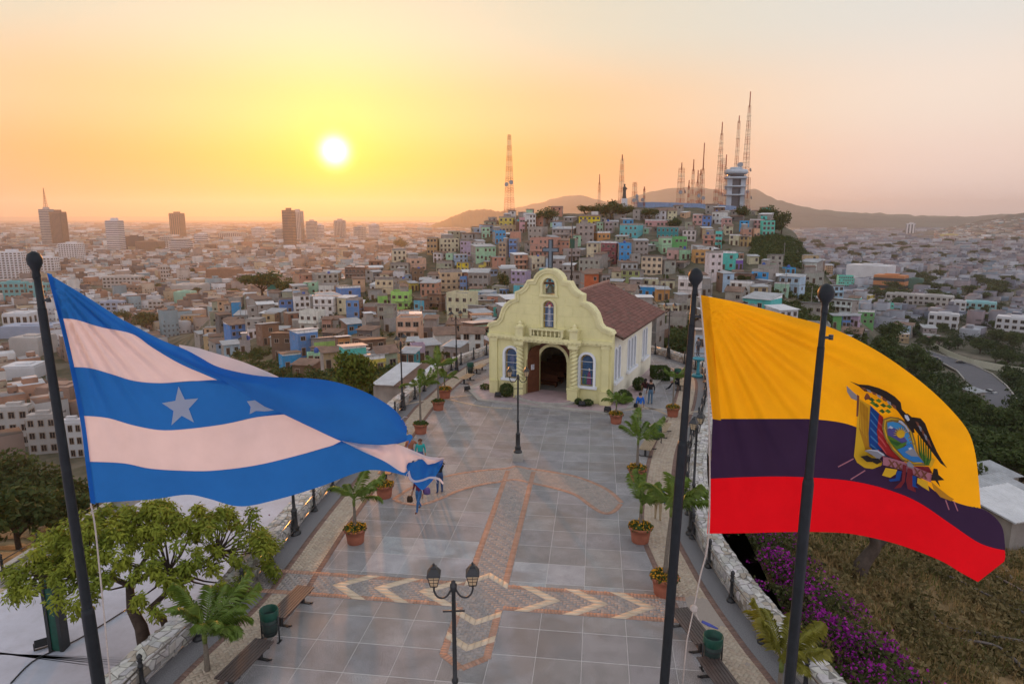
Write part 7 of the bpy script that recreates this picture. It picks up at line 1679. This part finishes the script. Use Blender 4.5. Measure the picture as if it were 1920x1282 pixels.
scrub('bank_scrub', [([(1380, 1000), (1500, 985), (1640, 1000), (1920, 1090), (1920, 1282), (1660, 1282)], .55), ([(1640, 1000), (1780, 1040), (1920, 1000), (1920, 1200)], .25), ([(1830, 900), (1920, 860), (1920, 1010), (1860, 1020)], .2)], 520, .75, .11, 60, (.06, .06, .018), (.26, .19, .085), 6, y0=14, lift=.05)
def _t(pat): return .78+.14*pat
scrub('valley_wood', [([(1560, 470), (1700, 450), (1920, 440), (1920, 560), (1640, 560)], .34), ([(1650, 600), (1920, 560), (1920, 680), (1800, 660), (1720, 660)], .3), ([(1700, 690), (1790, 720), (1850, 800), (1920, 870), (1830, 870), (1760, 790)], .2), ([(1890, 700), (1930, 700), (1930, 860), (1900, 800)], .16)], 520, 4.2, .55, 70, (.022, .038, .012), (.06, .085, .025), 7, lift=1.2)
def dry_grass():
    r = np.random.default_rng(8); V, F, C = [], [], []; n = 0
    while n < 6500:
        y = 9+62*r.random()**1.5; x = r.uniform(7, 60); z = zt(x, y); u, v, _ = px_of((x, y, z))
        if not (1330 < u < 1960 and 940 < v < 1310) or inside(PLAZA, x-1.4, y) or inside(PLAZA, x, y) or math.sin(x*1.7+2*math.sin(y*.6))+math.sin(y*1.1+x*.4) < r.uniform(-1.6, .6): continue
        n += 1; p = Vector((x, y, z)); h = r.uniform(.18, .6); pat = math.sin(x*.9+y*.5)+math.sin(x*.35-y*.8)
        for _ in range(5):
            a = r.uniform(0, 6.28); w = .03; dx, dy = math.cos(a), math.sin(a); b = r.uniform(.1, .4); o = len(V); q = p+Vector((r.uniform(-.3, .3), r.uniform(-.3, .3), -.05))
            V += [(q.x-dy*w, q.y+dx*w, q.z), (q.x+dy*w, q.y-dx*w, q.z), (q.x+dx*b+dy*w*.3, q.y+dy*b-dx*w*.3, q.z+h), (q.x+dx*b-dy*w*.3, q.y+dy*b+dx*w*.3, q.z+h)]; F.append((o, o+1, o+2, o+3)); t = r.uniform(.7, 1.2); C.append((.34*t, .23*t, .10*t) if r.random() < _t(pat) else (.13*t, .15*t, .035*t))
    tag(link('dry_grass', np_mesh('dry_grass', V, F, mat('grass_blade', (.3, .2, .1), .9, .1, 3, attr='Col', transl=.3), C)), 'straw-coloured dry grass over the bank below the purple hedge', 'grass', kind='stuff')
dry_grass()
# ---------------------------------------------------------------- bougainvillea beside the wall
def hedge():
    root = thing('bougainvillea_hedge', 'long purple flowering bougainvillea hedge outside the rubble wall', 'hedge', (0, 0, 0)); r = np.random.default_rng(4)
    C = np.array([p for p in RC if 8 < p[1] < 29]); O = offset(C, 0); t = np.gradient(C[:, :2], axis=0); t /= np.linalg.norm(t, axis=1)[:, None]; N_ = np.stack([t[:, 1], -t[:, 0]], 1)
    for nm, n, sz, cols in (('foliage', 15000, .07, ((.035, .045, .015), (.10, .10, .03))), ('flowers', 15000, .05, ((.20, .010, .19), (.46, .03, .40)))):
        k = r.integers(0, len(C), n); s = r.uniform(1.3, 4.5, n); base = C[k, :2]+N_[k]*s[:, None]+r.normal(0, .35, (n, 2))
        bump = .35*np.sin(base[:, 1]*1.7)*np.sin(base[:, 0]*2.1)+.25*np.sin(base[:, 1]*3.1+1)
        top = -.25-.30*(s-1.2)+bump+(.55*np.sin(np.clip((s-1.2)/3.3, 0, 1)*math.pi))
        keep = np.ones(n, bool)
        if nm == 'flowers': keep = (np.sin(base[:, 1]*1.9+base[:, 0])+np.sin(base[:, 0]*3.3)+r.normal(0, .7, n)) > .1; keep &= ~((base[:, 1] > 23) & (r.random(n) < .6))
        z = top-np.abs(r.normal(0, .28 if nm == 'foliage' else .10, n)); P = np.stack([base[:, 0], base[:, 1], z], 1)[keep]; m = len(P)
        nn = r.normal(0, 1, (m, 3))+np.array([0, 0, .6]); nn /= np.linalg.norm(nn, axis=1)[:, None]; e = np.cross(nn, r.normal(0, 1, (m, 3))); e /= np.linalg.norm(e, axis=1)[:, None]; f = np.cross(nn, e); q = sz*r.uniform(.6, 1.4, (m, 1))
        V = np.stack([P-e*q, P-f*q*.7, P+e*q, P+f*q*.7], 1).reshape(-1, 3); w = r.uniform(0, 1, (m, 1)); link(nm, np_mesh(nm, V, np.arange(4*m).reshape(m, 4), mat('tree_leaf'), np.array(cols[0])*(1-w)+np.array(cols[1])*w), root)
    b = MB()
    for i in range(0, len(C), 3):
        p = C[i, :2]+N_[i]*2.0; b.tube([(p[0], p[1], -2.6), (p[0]+.1, p[1], -1.2), (p[0]+.3, p[1]+.2, -.5)], [.06, .04, .02], 5)
    b.build('stem', mat('bark'), root)
hedge()
# ---------------------------------------------------------------- lower court, path and tree on the city side
M_wcourt = mat('court_white', (.46, .48, .55), .75, .12, .6, stain=.18); sel = np.array([p for p in LC if 6 < p[1] < 36])
def ribbon(name, C, d0, d1, z, m, thick=.25):
    A, B = offset(C, d0), offset(C, d1); n = len(A); b = MB(); vs = [(x, y, z) for x, y in A]+[(x, y, z) for x, y in B]+[(x, y, z-thick) for x, y in A]+[(x, y, z-thick) for x, y in B]
    b.add(vs, [f for i in range(n-1) for f in ((i, i+1, n+i+1, n+i), (2*n+i, 2*n+i+1, i+1, i), (n+i, n+i+1, 3*n+i+1, 3*n+i))]); o = b.build(name, m)
    bm = bmesh.new(); bm.from_mesh(o.data); bmesh.ops.recalc_face_normals(bm, faces=bm.faces[:]); bm.to_mesh(o.data); bm.free(); return tag(o, kind='structure')
ribbon('lower_court', sel, -2.7, -12.6, -3.0, M_wcourt); sel2 = np.array([p for p in LC if 2 < p[1] < 48]); M_path = mat('path_stone', (.20, .19, .185), .85, .2, 1.5)
lpath = ribbon('lower_path', sel2, -13.6, -16.6, -4.7, M_path); ribbon('path_kerb', sel2, -16.6, -16.95, -4.55, M_stepc); ribbon('path_kerb', sel2, -13.3, -13.6, -4.55, M_stepc)
for i in range(4, len(sel2)-2, 4):
    A, B = offset(sel2, -13.7), offset(sel2, -16.5); t = (sel2[i+1]-sel2[i])[:2]; t = t/np.linalg.norm(t)*.22; b = MB(); b.add([(*(A[i]-t), -4.696), (*(A[i]+t), -4.696), (*(B[i]+t), -4.696), (*(B[i]-t), -4.696)], [(0, 1, 2, 3)]); b.build('paving_band', mat('band_cream', (.42, .34, .26), .85, .12, 3), lpath)
pr = offset(sel2, -16.4); Cx = np.array([(x, y, 0) for x, y in pr]); d = np.r_[0, np.cumsum(np.linalg.norm(np.diff(Cx, axis=0), axis=1))]; Q = [Vector((np.interp(s, d, Cx[:, 0]), np.interp(s, d, Cx[:, 1]), -4.7)) for s in np.arange(0, d[-1], 2.2)]
rl = thing('railing', 'iron post railing along the lower path under the dark trees', 'railing', Q[0])
for q in Q: link('post', POST, rl, q-Q[0])
for a, c in zip(Q[:-1], Q[1:]):
    for h in (.7, .2): MB().tube([a-Q[0]+Vector((0, 0, h)), c-Q[0]+Vector((0, 0, h))], .026, 5).build('rail', M_iron, rl)
pg = G(112, 1215, -3.0); gp = thing('green_post', 'square dark green and black post standing on the white lower court', 'post', pg)
MB().box(-.16, .16, -.16, .16, 0, 3.0).build('core', M_green, gp)
for sx in (-1, 1): MB().box(sx*.2-.06, sx*.2+.06, -.2, .2, 0, 3.1).build('cheek', M_iron, gp)
fl_ = G(78, 1215, -3.0); flood(fl_, .6, 'black floodlight lying on the white lower court'); 
cb = thing('ground_cable', 'thin black cable crossing the white lower court', 'cable', G(60, 1240, -2.98)); o0 = Vector(cb.location); MB().tube(catmull([tuple(G(u, v, -2.97)-o0) for u, v in ((20, 1280), (60, 1240), (110, 1215), (160, 1190), (240, 1140))], 4), .025, 5).build('cord', M_iron, cb)
def near_tree():
    p = G(272, 1196, -1.4); root = thing('rosette_tree', 'leafy bright green tree leaning over the rubble wall from the lower court', 'tree', p); r = random.Random(12); ctr = Vector((-.35, 1.1, 2.55)); br = MB(); V, F, Cc = [], [], []
    br.tube([(0, 0, -.6), (-.15, .1, .35), (-.55, .35, .85), (-.75, .7, 1.5)], [.24, .20, .16, .12], 9); br.tube([(.55, .55, -.6), (.35, .55, .3), (-.1, .6, .7)], [.14, .11, .09], 8); br.tube([(-.1, .6, .7), (.6, 1.3, 1.3), (1.6, 2.2, 1.9)], [.10, .08, .05], 7)
    forks = [Vector((-.75, .7, 1.5)), Vector((1.6, 2.2, 1.9)), Vector((-2.1, .6, 2.0)), Vector((-.6, 2.6, 2.2)), Vector((.7, .6, 2.1))]
    for f in forks[2:]: br.tube([forks[0], (forks[0]+f)/2+Vector((0, 0, .12)), f], [.10, .07, .05], 6)
    cl = []
    while len(cl) < 215:
        x, y, z = r.uniform(-1, 1), r.uniform(-1, 1), r.uniform(-1, 1); rad = math.sqrt(x*x+y*y)
        if rad > 1: continue
        q = ctr+Vector((x*4.35, y*2.9, (1-rad*rad)*.85+z*.62-.30*rad-.35*(x < -.6)))
        cl.append(q)
    for q in cl:
        f = min(forks, key=lambda w: (w-q).length)
        if r.random() < .45: br.tube([f, f.lerp(q, .5)+Vector((0, 0, -.12)), q], [.045, .03, .012], 4, cap=False)
        t0 = r.uniform(0, 1); R = r.uniform(.24, .42)
        for _ in range(105):
            d = Vector((r.gauss(0, 1), r.gauss(0, 1), r.gauss(.25, .9))).normalized(); c = q+d*R*r.uniform(.35, 1.0); n = (d+Vector((r.gauss(0, .5), r.gauss(0, .5), .6))).normalized(); e = (d-n*d.dot(n)).normalized()*r.uniform(.07, .125); s = n.cross(e).normalized()*.036; o = len(V)
            V += [tuple(c-e), tuple(c-s), tuple(c+e), tuple(c+s)]; F.append((o, o+1, o+2, o+3)); t = min(1, t0*.6+r.random()*.4); Cc.append((.12+.17*t, .165+.15*t, .02+.014*t))
    br.build('trunk', mat('bark'), root); link('crown', np_mesh('crown', V, F, mat('tree_leaf'), Cc), root)
near_tree()
def planter():
    r = np.random.default_rng(9); root = thing('maroon_shrub_row', 'straggly maroon shrub row at the outer foot of the rubble wall', 'shrub', (0, 0, 0)); A = offset(sel, -1.45); n = 5200; k = r.integers(0, len(A), n); P = np.stack([A[k, 0]+r.normal(0, .26, n), A[k, 1]+r.normal(0, .26, n), -1.4+np.abs(r.normal(0, .35, n))], 1)
    keep = np.sin(P[:, 1]*1.3)+np.sin(P[:, 1]*2.9+2) > -.3; P = P[keep]; n = len(P)
    nn = r.normal(0, 1, (n, 3)); nn /= np.linalg.norm(nn, axis=1)[:, None]; e = np.cross(nn, r.normal(0, 1, (n, 3))); e /= np.linalg.norm(e, axis=1)[:, None]; f = np.cross(nn, e); q = .06*r.uniform(.6, 1.4, (n, 1)); V = np.stack([P-e*q, P-f*q*.6, P+e*q, P+f*q*.6], 1).reshape(-1, 3); w = r.uniform(0, 1, (n, 1)); g = (r.random((n, 1)) < .25)
    col_ = np.where(g, np.array((.06, .07, .02)), np.array((.05, .014, .022))*(1-w)+np.array((.14, .03, .06))*w); link('foliage', np_mesh('foliage', V, np.arange(4*n).reshape(n, 4), mat('tree_leaf'), col_), root)
planter()
# stump and bare fallen boughs on the dry bank
ps = T(1606, 1085, 14.0); st = thing('dead_stump', 'twisted dark dead trunk on the dry bank below the red stripe', 'stump', ps)
MB().tube(catmull([(0, 0, -.4), (.1, 0, .5), (.5, .2, 1.0), (.85, .2, 1.6), (.75, .3, 2.3), (1.1, .3, 2.6)], 4), [.42-.012*i for i in range(21)], 8).build('trunk', mat('bark'), st); MB().tube([(.7, .2, 1.3), (1.5, .4, 1.9), (2.6, .5, 2.2)], [.18, .12, .05], 6).build('bough', mat('bark'), st)
pb = T(1905, 1190, 14.0); fb_ = thing('fallen_boughs', 'bare grey fallen boughs across the dry bank', 'branch', pb); r = random.Random(3); o0 = Vector(pb)
for pts in (((1920, 1120), (1840, 1075), (1780, 1050), (1730, 1045), (1690, 1030)), ((1920, 1160), (1860, 1130), (1800, 1100), (1755, 1080)), ((1920, 1215), (1840, 1200), (1770, 1185), (1740, 1150)), ((1900, 1100), (1850, 1030), (1810, 1005)), ((1920, 1270), (1870, 1225), (1800, 1210))):
    q = [T(u, v, 13.0) for u, v in pts]; MB().tube(catmull([tuple(w-o0+Vector((0, 0, .35))) for w in q if w], 5), [max(.02, .085-.003*i) for i in range((len(pts)-1)*5+1)], 5).build('bough', mat('dead_wood', (.13, .11, .10), .9, .2, 5), fb_)
# valley road, cars, yard walls, corrugated roofs under the bank
rd = [T(u, v) for u, v in ((1735, 662), (1765, 674), (1795, 686), (1826, 702), (1848, 724), (1864, 752), (1874, 785), (1878, 820))]
b = MB(); n = len(rd); L_, R2 = [], []
for i, p in enumerate(rd):
    t = (rd[min(i+1, n-1)]-rd[max(i-1, 0)]); t.z = 0; t.normalize(); q = Vector((-t.y, t.x, 0))*(6.5 if i > 1 else 4.5); L_.append(p+q); R2.append(p-q)
vs = [tuple(p+Vector((0, 0, .9))) for p in L_]+[tuple(p+Vector((0, 0, .9))) for p in R2]; b.add(vs, [(i, n+i, n+i+1, i+1) for i in range(n-1)]); road = tag(b.build('road', mat('asphalt', (.11, .11, .125), .85, .15, .3)), kind='structure')
bm = bmesh.new(); bm.from_mesh(road.data); bmesh.ops.recalc_face_normals(bm, faces=bm.faces[:]); [f.normal_flip() for f in bm.faces if f.normal.z < 0]; bm.to_mesh(road.data); bm.free()
for P_, s in ((L_, 1), (R2, -1)):
    k = MB(); m = [p+Vector((0, 0, .9)) for p in P_]
    for a, c in zip(m[:-1], m[1:]):
        d = (c-a); d.z = 0; d.normalize(); q = Vector((-d.y, d.x, 0))*.5*s; k.add([a, c, c+q, a+q, a+Vector((0, 0, .5)), c+Vector((0, 0, .5)), c+q+Vector((0, 0, .5)), a+q+Vector((0, 0, .5))], [(0, 1, 5, 4), (4, 5, 6, 7), (3, 7, 6, 2)])
    tag(k.build('kerb', M_stepc), kind='structure')
def car(p, ang, c, label):
    root = thing('parked_car', label, 'car', p, ang, 'cars on the valley road'); M = mat('car_'+label.split()[0], c, .3, .05, 2, spec=.6)
    MB().box(-.88, .88, -2.1, 2.1, .3, .85).build('body', M, root); b = MB(); b.add([(-.82, -1.2, .85), (.82, -1.2, .85), (.82, 1.5, .85), (-.82, 1.5, .85), (-.66, -.6, 1.42), (.66, -.6, 1.42), (.66, 1.0, 1.42), (-.66, 1.0, 1.42)], [(0, 1, 5, 4), (1, 2, 6, 5), (2, 3, 7, 6), (3, 0, 4, 7)], 1); b.add([(-.66, -.6, 1.42), (.66, -.6, 1.42), (.66, 1.0, 1.42), (-.66, 1.0, 1.42)], [(0, 1, 2, 3)], 0); b.build('cabin', [M, M_pane], root)
    for x in (-.86, .86):
        for y in (-1.3, 1.35): o = MB().lathe([(.05, -.1), (.32, -.1), (.34, 0), (.32, .1), (.05, .1)], 12).build('wheel', M_iron, root, (x, y, .34)); o.rotation_euler[1] = math.pi/2
for (u, v), a, c, l in (((1755, 678), .8, (.05, .06, .09), 'dark blue car at the road bend'), ((1800, 684), 1.2, (.03, .03, .03), 'black car on the road bend by the yard wall'), ((1856, 742), .3, (.30, .32, .34), 'silver car on the straight of the valley road'), ((1602, 610), .6, (.25, .26, .28), 'grey car parked by the coloured row houses')):
    p = T(u, v); p.z += .95 if u > 1700 else .1; car(p, a, c, l)
def shed(u0, u1, v0, v1, label, m, y0=40.0, hgt=3.0):
    p = T((u0+u1)/2, v1, y0); dep = px_of(p)[2]; w = (u1-u0)*dep/FPX; d = max(4, w*.7); root = thing('shed', label, 'shed', p, R_(18)); b = MB(); b.box(-w/2, w/2, 0, d, -4, hgt); b.build('wall', M_block, root); o = link('roof', SHEET[m], root, (0, -.5, hgt+.1), scale=(w+.8, d+1, 1.5)); o.rotation_euler[0] = R_(7)
shed(1840, 1915, 870, 935, 'blue-grey tin roofed shed behind the tip of the yellow flag', 'tin', 60); shed(1850, 1960, 935, 985, 'long tin roofed shed below the blue-grey one', 'tin', 55); shed(1870, 1990, 985, 1050, 'pale tin shed at the foot of the dry bank', 'white', 50); shed(1870, 1930, 780, 820, 'grey tin roofed house among the valley trees', 'tin', 80); shed(1820, 1850, 730, 752, 'small lilac house by the road', 'tin', 120)
pr_ = G(752, 722, -5.2); sh = thing('shed', 'rust-streaked tin roof just below the terrace wall', 'shed', (pr_.x, pr_.y, -6.6), R_(-14)); MB().box(-3.2, 3.2, 0, 7, -4, 1.3).build('wall', M_block, sh)
for k in range(5): o = link('roof_sheet', SHEET['rust' if k == 2 else 'white'], sh, (-2.6+k*1.3, -.4, 1.4+.02*(k % 2)), scale=(1.32, 8, 1.2)); o.rotation_euler[0] = R_(5)
yw = [T(u, v) for u, v in ((1752, 655), (1776, 668), (1802, 680), (1830, 690), (1880, 700), (1930, 708))]; wl = thing('yard_wall', 'long pale boundary wall along the valley road', 'wall', yw[0]); o0 = Vector(yw[0])
for a, c in zip(yw[:-1], yw[1:]):
    n = Vector((0, .5, 0)); A, B = a-o0+Vector((2, 6, -1)), c-o0+Vector((2, 6, -1)); h = Vector((0, 0, 4.2)); MB().add([A, B, B+h, A+h, A+n, B+n, B+n+h, A+n+h], [(0, 1, 2, 3), (5, 4, 7, 6), (3, 2, 6, 7)]).build('panel', M_side, wl)
# ================================================================ people
def person(p, head, label, shirt, legs, shoe=(.03, .03, .035), hair=(.02, .014, .01), skin=(.30, .16, .10), h=1.72, pose='stand', hairlen=0, shorts=False, sleeves=.5, la=None, ra=None, ll=None, rl=None, lean=0.0):
    """la/ra: elbow and hand offsets; ll/rl: knee and foot offsets (x to the person's left, y forward is -y)"""
    S = h/1.72; root = thing('person', label, 'person', p, head); V, E, Rd, Tg = [], [], [], []
    def v(x, y, z, r, tg): V.append((x*S, y*S, z*S)); Rd.append(r*S); Tg.append(tg); return len(V)-1
    sit = pose == 'sit'; hz = .47 if sit else .92; ly = -lean
    pel = v(0, 0, hz, .145, 'l'); wa = v(0, ly*.3, hz+.20, .125, 's'); chs = v(0, ly*.7, hz+.40, .15, 's'); nk = v(0, ly, hz+.56, .062, 'k'); hd = v(0, ly-.015, hz+.655, .082, 'k'); tp = v(0, ly-.01, hz+.755, .062, 'k')
    for a, b in ((pel, wa), (wa, chs), (chs, nk), (nk, hd), (hd, tp)): E.append((a, b))
    for s, leg in ((1, ll), (-1, rl)):
        kn, ft = leg or ((0, -.02, -.45), (0, 0, -.86))
        if sit: kn, ft = leg or ((0, -.45, .0), (0, -.48, -.42))
        hp = v(s*.095, 0, hz-.04, .095, 'l'); K = v(s*.10+s*kn[0], kn[1], hz+kn[2], .062, 'x' if shorts else 'l'); A = v(s*.11+s*ft[0], ft[1], hz+ft[2]+.02, .043, 'x' if shorts else 'l'); F = v(s*.12+s*ft[0], ft[1]-.15, hz+ft[2]-.025, .042, 'f')
        E.extend(((pel, hp), (hp, K), (K, A), (A, F)))
    for s, arm in ((1, la), (-1, ra)):
        el, ha = arm or ((.07, .02, -.29), (.08, -.06, -.53))
        sh = v(s*.185, ly*.8, hz+.46, .068, 's'); e = v(s*(.185+el[0]), ly*.8+el[1], hz+.46+el[2], .045, 's' if sleeves > .3 else 'k'); w = v(s*(.185+ha[0]), ly*.8+ha[1], hz+.46+ha[2], .030, 's' if sleeves > .8 else 'k')
        d = Vector((s*(ha[0]-el[0]), ha[1]-el[1], ha[2]-el[2])).normalized(); W = Vector(V[w])/S; q = W+d*.075; pm = v(q.x, q.y, q.z, .034, 'k'); E.extend(((chs, sh), (sh, e), (e, w), (w, pm)))
        sd = d.cross(Vector((0, 1, .2))).normalized()
        for k, (o_, ln) in enumerate(((-.030, .070), (-.010, .082), (.010, .078), (.030, .062))):
            t = q+sd*o_+d*.035; u_ = t+d*ln*.8+Vector((0, -.015, 0)); a = v(t.x, t.y, t.z, .010, 'k'); b = v(u_.x, u_.y, u_.z, .008, 'k'); E.extend(((pm, a), (a, b)))
        t = W+sd*-.045+d*.03; u_ = t+d*.035+sd*-.02; a = v(t.x, t.y, t.z, .011, 'k'); b = v(u_.x, u_.y, u_.z, .009, 'k'); E.extend(((w, a), (a, b)))
    me = bpy.data.meshes.new('body'); me.from_pydata(V, E, []); ob = bpy.data.objects.new('body', me); col.objects.link(ob)
    md = ob.modifiers.new('skin', 'SKIN'); md.use_smooth_shade = True
    for i, sv in enumerate(me.skin_vertices[0].data): sv.radius = (Rd[i], Rd[i]*(.72 if Tg[i] in 'sl' and i < 3 else 1)); sv.use_root = (i == pel)
    ob.modifiers.new('sub', 'SUBSURF').levels = 1; ob.modifiers['sub'].render_levels = 1
    ev = ob.evaluated_get(bpy.context.evaluated_depsgraph_get()); m2 = bpy.data.meshes.new_from_object(ev); bpy.data.objects.remove(ob); m2.name = 'body'; m2.materials.clear()
    def mm(pre, c, r=.8): return mat(f'{pre}_{int(c[0]*99)}_{int(c[1]*99)}_{int(c[2]*99)}', c, r, .12, 12)
    mats = {'s': mm('shirt', shirt), 'l': mm('trousers', legs), 'k': mm('skin', skin, .55), 'f': mm('shoe', shoe)}; mats['x'] = mats['k']; order = ['s', 'l', 'k', 'f', 'x']
    for t in order: m2.materials.append(mats[t])
    seg = [(np.array(V[a]), np.array(V[b]), Tg[a], Tg[b], Rd[a]+Rd[b]) for a, b in E]
    idx = []
    for f in m2.polygons:
        c = np.array(f.center); best = None
        for a, b, ta, tb, rs in seg:
            d = b-a; t = float(np.clip(((c-a)@d)/(d@d+1e-9), 0, 1)); q = np.linalg.norm(a+d*t-c)/(rs+.02)
            if best is None or q < best[0]: best = (q, ta if t < .5 else tb)
        idx.append(order.index(best[1]))
    m2.polygons.foreach_set('material_index', idx); m2.polygons.foreach_set('use_smooth', [True]*len(m2.polygons)); link('body', m2, root)
    hc = Vector((0, ly-.01, hz+.69))*S; hm = mm('hair', hair, .7); b = MB(); vs = []
    for i in range(8):                                            # hair shell: crown and back of the head
        for j in range(14):
            th = i/7*(2.2+.0*hairlen); ph = j/14*2*math.pi; back = math.sin(ph); lim = 1.0 if back > -.2 else .62; t = th*lim; vs.append((hc.x+.108*S*math.sin(t)*math.cos(ph), hc.y+.118*S*math.sin(t)*back, hc.z+.118*S*math.cos(t)))
    b.add(vs, [(i*14+j, i*14+(j+1) % 14, (i+1)*14+(j+1) % 14, (i+1)*14+j) for i in range(7) for j in range(14)], 0, True)
    if hairlen: b.tube([hc+Vector((0, .07, -.02))*S, hc+Vector((0, .11, -.14))*S, hc+Vector((0, .10, -.14-hairlen))*S], [.085*S, .08*S, .035*S], 8)
    b.build('hair', hm, root)
    f = MB(); y = hc.y-.088*S
    for s in (-1, 1): f.lathe([(.001, -.010), (.010, 0), (.001, .010)], 6, (hc.x+s*.032*S, y, hc.z-.03*S))
    f.build('eyes', mm('eye', (.02, .015, .012), .3), root)
    b = MB(); b.add([(hc.x-.012, y-.0, hc.z-.065*S), (hc.x+.012, y, hc.z-.065*S), (hc.x, y-.022, hc.z-.062*S), (hc.x, y+.004, hc.z-.025*S)], [(0, 1, 2), (0, 2, 3), (2, 1, 3)]); b.build('nose', mats['k'], root)
    b = MB(); b.box(hc.x-.022, hc.x+.022, y-.002, y+.02, hc.z-.098*S, hc.z-.088*S); b.build('mouth', mm('lip', (.24, .08, .07)), root)
    for s in (-1, 1): MB().lathe([(.004, -.028), (.018, -.008), (.020, .01), (.006, .028)], 6, (hc.x+s*.088*S, hc.y+.0, hc.z-.035*S)).build('ear', mats['k'], root)
    return root, hz*S, S
def bag(p, label, c, size, strap=None, cat='bag'):
    root = thing('shoulder_bag', label, cat, p); m = mat('bag_%d' % int(c[0]*999), c, .6, .2, 10); b = MB(); w, d, h = size; b.lathe([(w*.9, 0), (w, h*.2), (w*.95, h*.7), (w*.6, h)], 10); o = b.build('pouch', m, root); o.scale = (1, d, 1)
    if strap: MB().tube(catmull(strap, 4), .012, 5).build('strap', m, root)
J = (.05, .10, .24); DJ = (.035, .07, .17)
person(G(771, 878), .25, 'man in red plaid shirt with his arm round the woman in teal', (.33, .12, .07), J, sleeves=.5, la=((.16, -.02, -.16), (.30, .05, -.05)))
person(G(789, 880), .15, 'woman in teal shirt standing beside the man in plaid', (.02, .33, .32), J, h=1.6, hair=(.10, .04, .02), hairlen=.16)
person(G(825, 925), math.pi+.45, 'man in black shirt and jeans holding up a camera toward the couple', (.012, .012, .014), DJ, la=((.10, -.20, -.12), (.0, -.34, .06)), ra=((.10, -.20, -.12), (.0, -.34, .06)))
person(G(786, 958), -.5, 'woman in maroon top and jeans walking under the torn flag tip', (.11, .012, .045), (.04, .14, .33), shoe=(.16, .06, .03), h=1.62, hairlen=.2, ll=((-.02, -.20, -.43), (-.06, -.22, -.86)), rl=((.0, .04, -.45), (-.02, .26, -.80)), ra=((.10, .05, -.28), (.14, -.02, -.52)))
pw = G(786, 958); bag(pw+Vector((.36, -.1, .82)), 'violet handbag carried by the woman in maroon', (.10, .06, .20), (.15, .6, .30)); bag(pw+Vector((-.38, .0, .42)), 'dark brown pouch swinging from the hand of the woman in maroon', (.035, .02, .012), (.13, .5, .28))
person(G(1199, 786), 3.4, 'man in bright blue shirt and khaki shorts walking past the chapel side', (.02, .13, .50), (.38, .32, .22), shoe=(.10, .12, .16), skin=(.38, .22, .15), shorts=True, rl=((0, -.10, -.44), (0, -.02, -.86)))
pb_ = G(1199, 786); bag(pb_+Vector((-.28, -.08, .80)), 'small black bag slung across the man in bright blue', (.012, .012, .014), (.13, .5, .26), [(.42, .06, .62), (.25, -.10, .45), (.05, -.02, .2)])
person(G(1219, 758), 3.3, 'man in black printed shirt and jeans beside the woman in white trousers', (.015, .013, .013), (.07, .14, .22), sleeves=.5)
person(G(1209, 754), 2.6, 'woman in dark top and white trousers beside the man in black', (.05, .012, .015), (.55, .55, .60), h=1.64, hairlen=.14, sleeves=.1)
sp = G(1272, 733); person(Vector((sp.x, sp.y, .455-.47+.14)), -1.7, 'person in black sitting on the bench by the chapel side', (.014, .014, .017), (.02, .02, .025), pose='sit', ll=((0, -.43, .02), (.02, -.78, -.42)), rl=((0, -.42, .04), (0, -.62, -.44)), lean=.1, la=((.05, -.12, -.26), (-.02, -.34, -.36)), ra=((.05, -.12, -.26), (-.02, -.34, -.36)))
person(G(1233, 976), 2.9, 'boy in blue shirt and khaki trousers walking behind the tall palm', (.015, .16, .38), (.36, .28, .17), shoe=(.6, .62, .66), h=1.62, sleeves=.9, ll=((0, -.14, -.44), (0, -.10, -.86)), rl=((0, .02, -.45), (0, .16, -.83)))
person(G(1308, 668), .5, 'distant visitor leaning at the railing behind the basin', (.10, .10, .11), (.05, .05, .06)); 
# ================================================================ haze: one closed box of even, thin air round everything
hz = MB(); hz.box(-9500, 9500, -600, 12500, PLAIN-8, 285)
hm = bpy.data.materials.new('evening_haze'); hm.use_nodes = True; nt = hm.node_tree; nt.nodes.clear()
pv = nt.nodes.new('ShaderNodeVolumePrincipled'); pv.inputs['Color'].default_value = (.92, .91, .94, 1); pv.inputs['Density'].default_value = 0.00010; pv.inputs['Anisotropy'].default_value = .60
ou = nt.nodes.new('ShaderNodeOutputMaterial'); nt.links.new(pv.outputs[0], ou.inputs['Volume'])
try: hm.cycles.homogeneous_volume = True
except Exception: pass
tag(hz.build('haze', hm), kind='stuff')
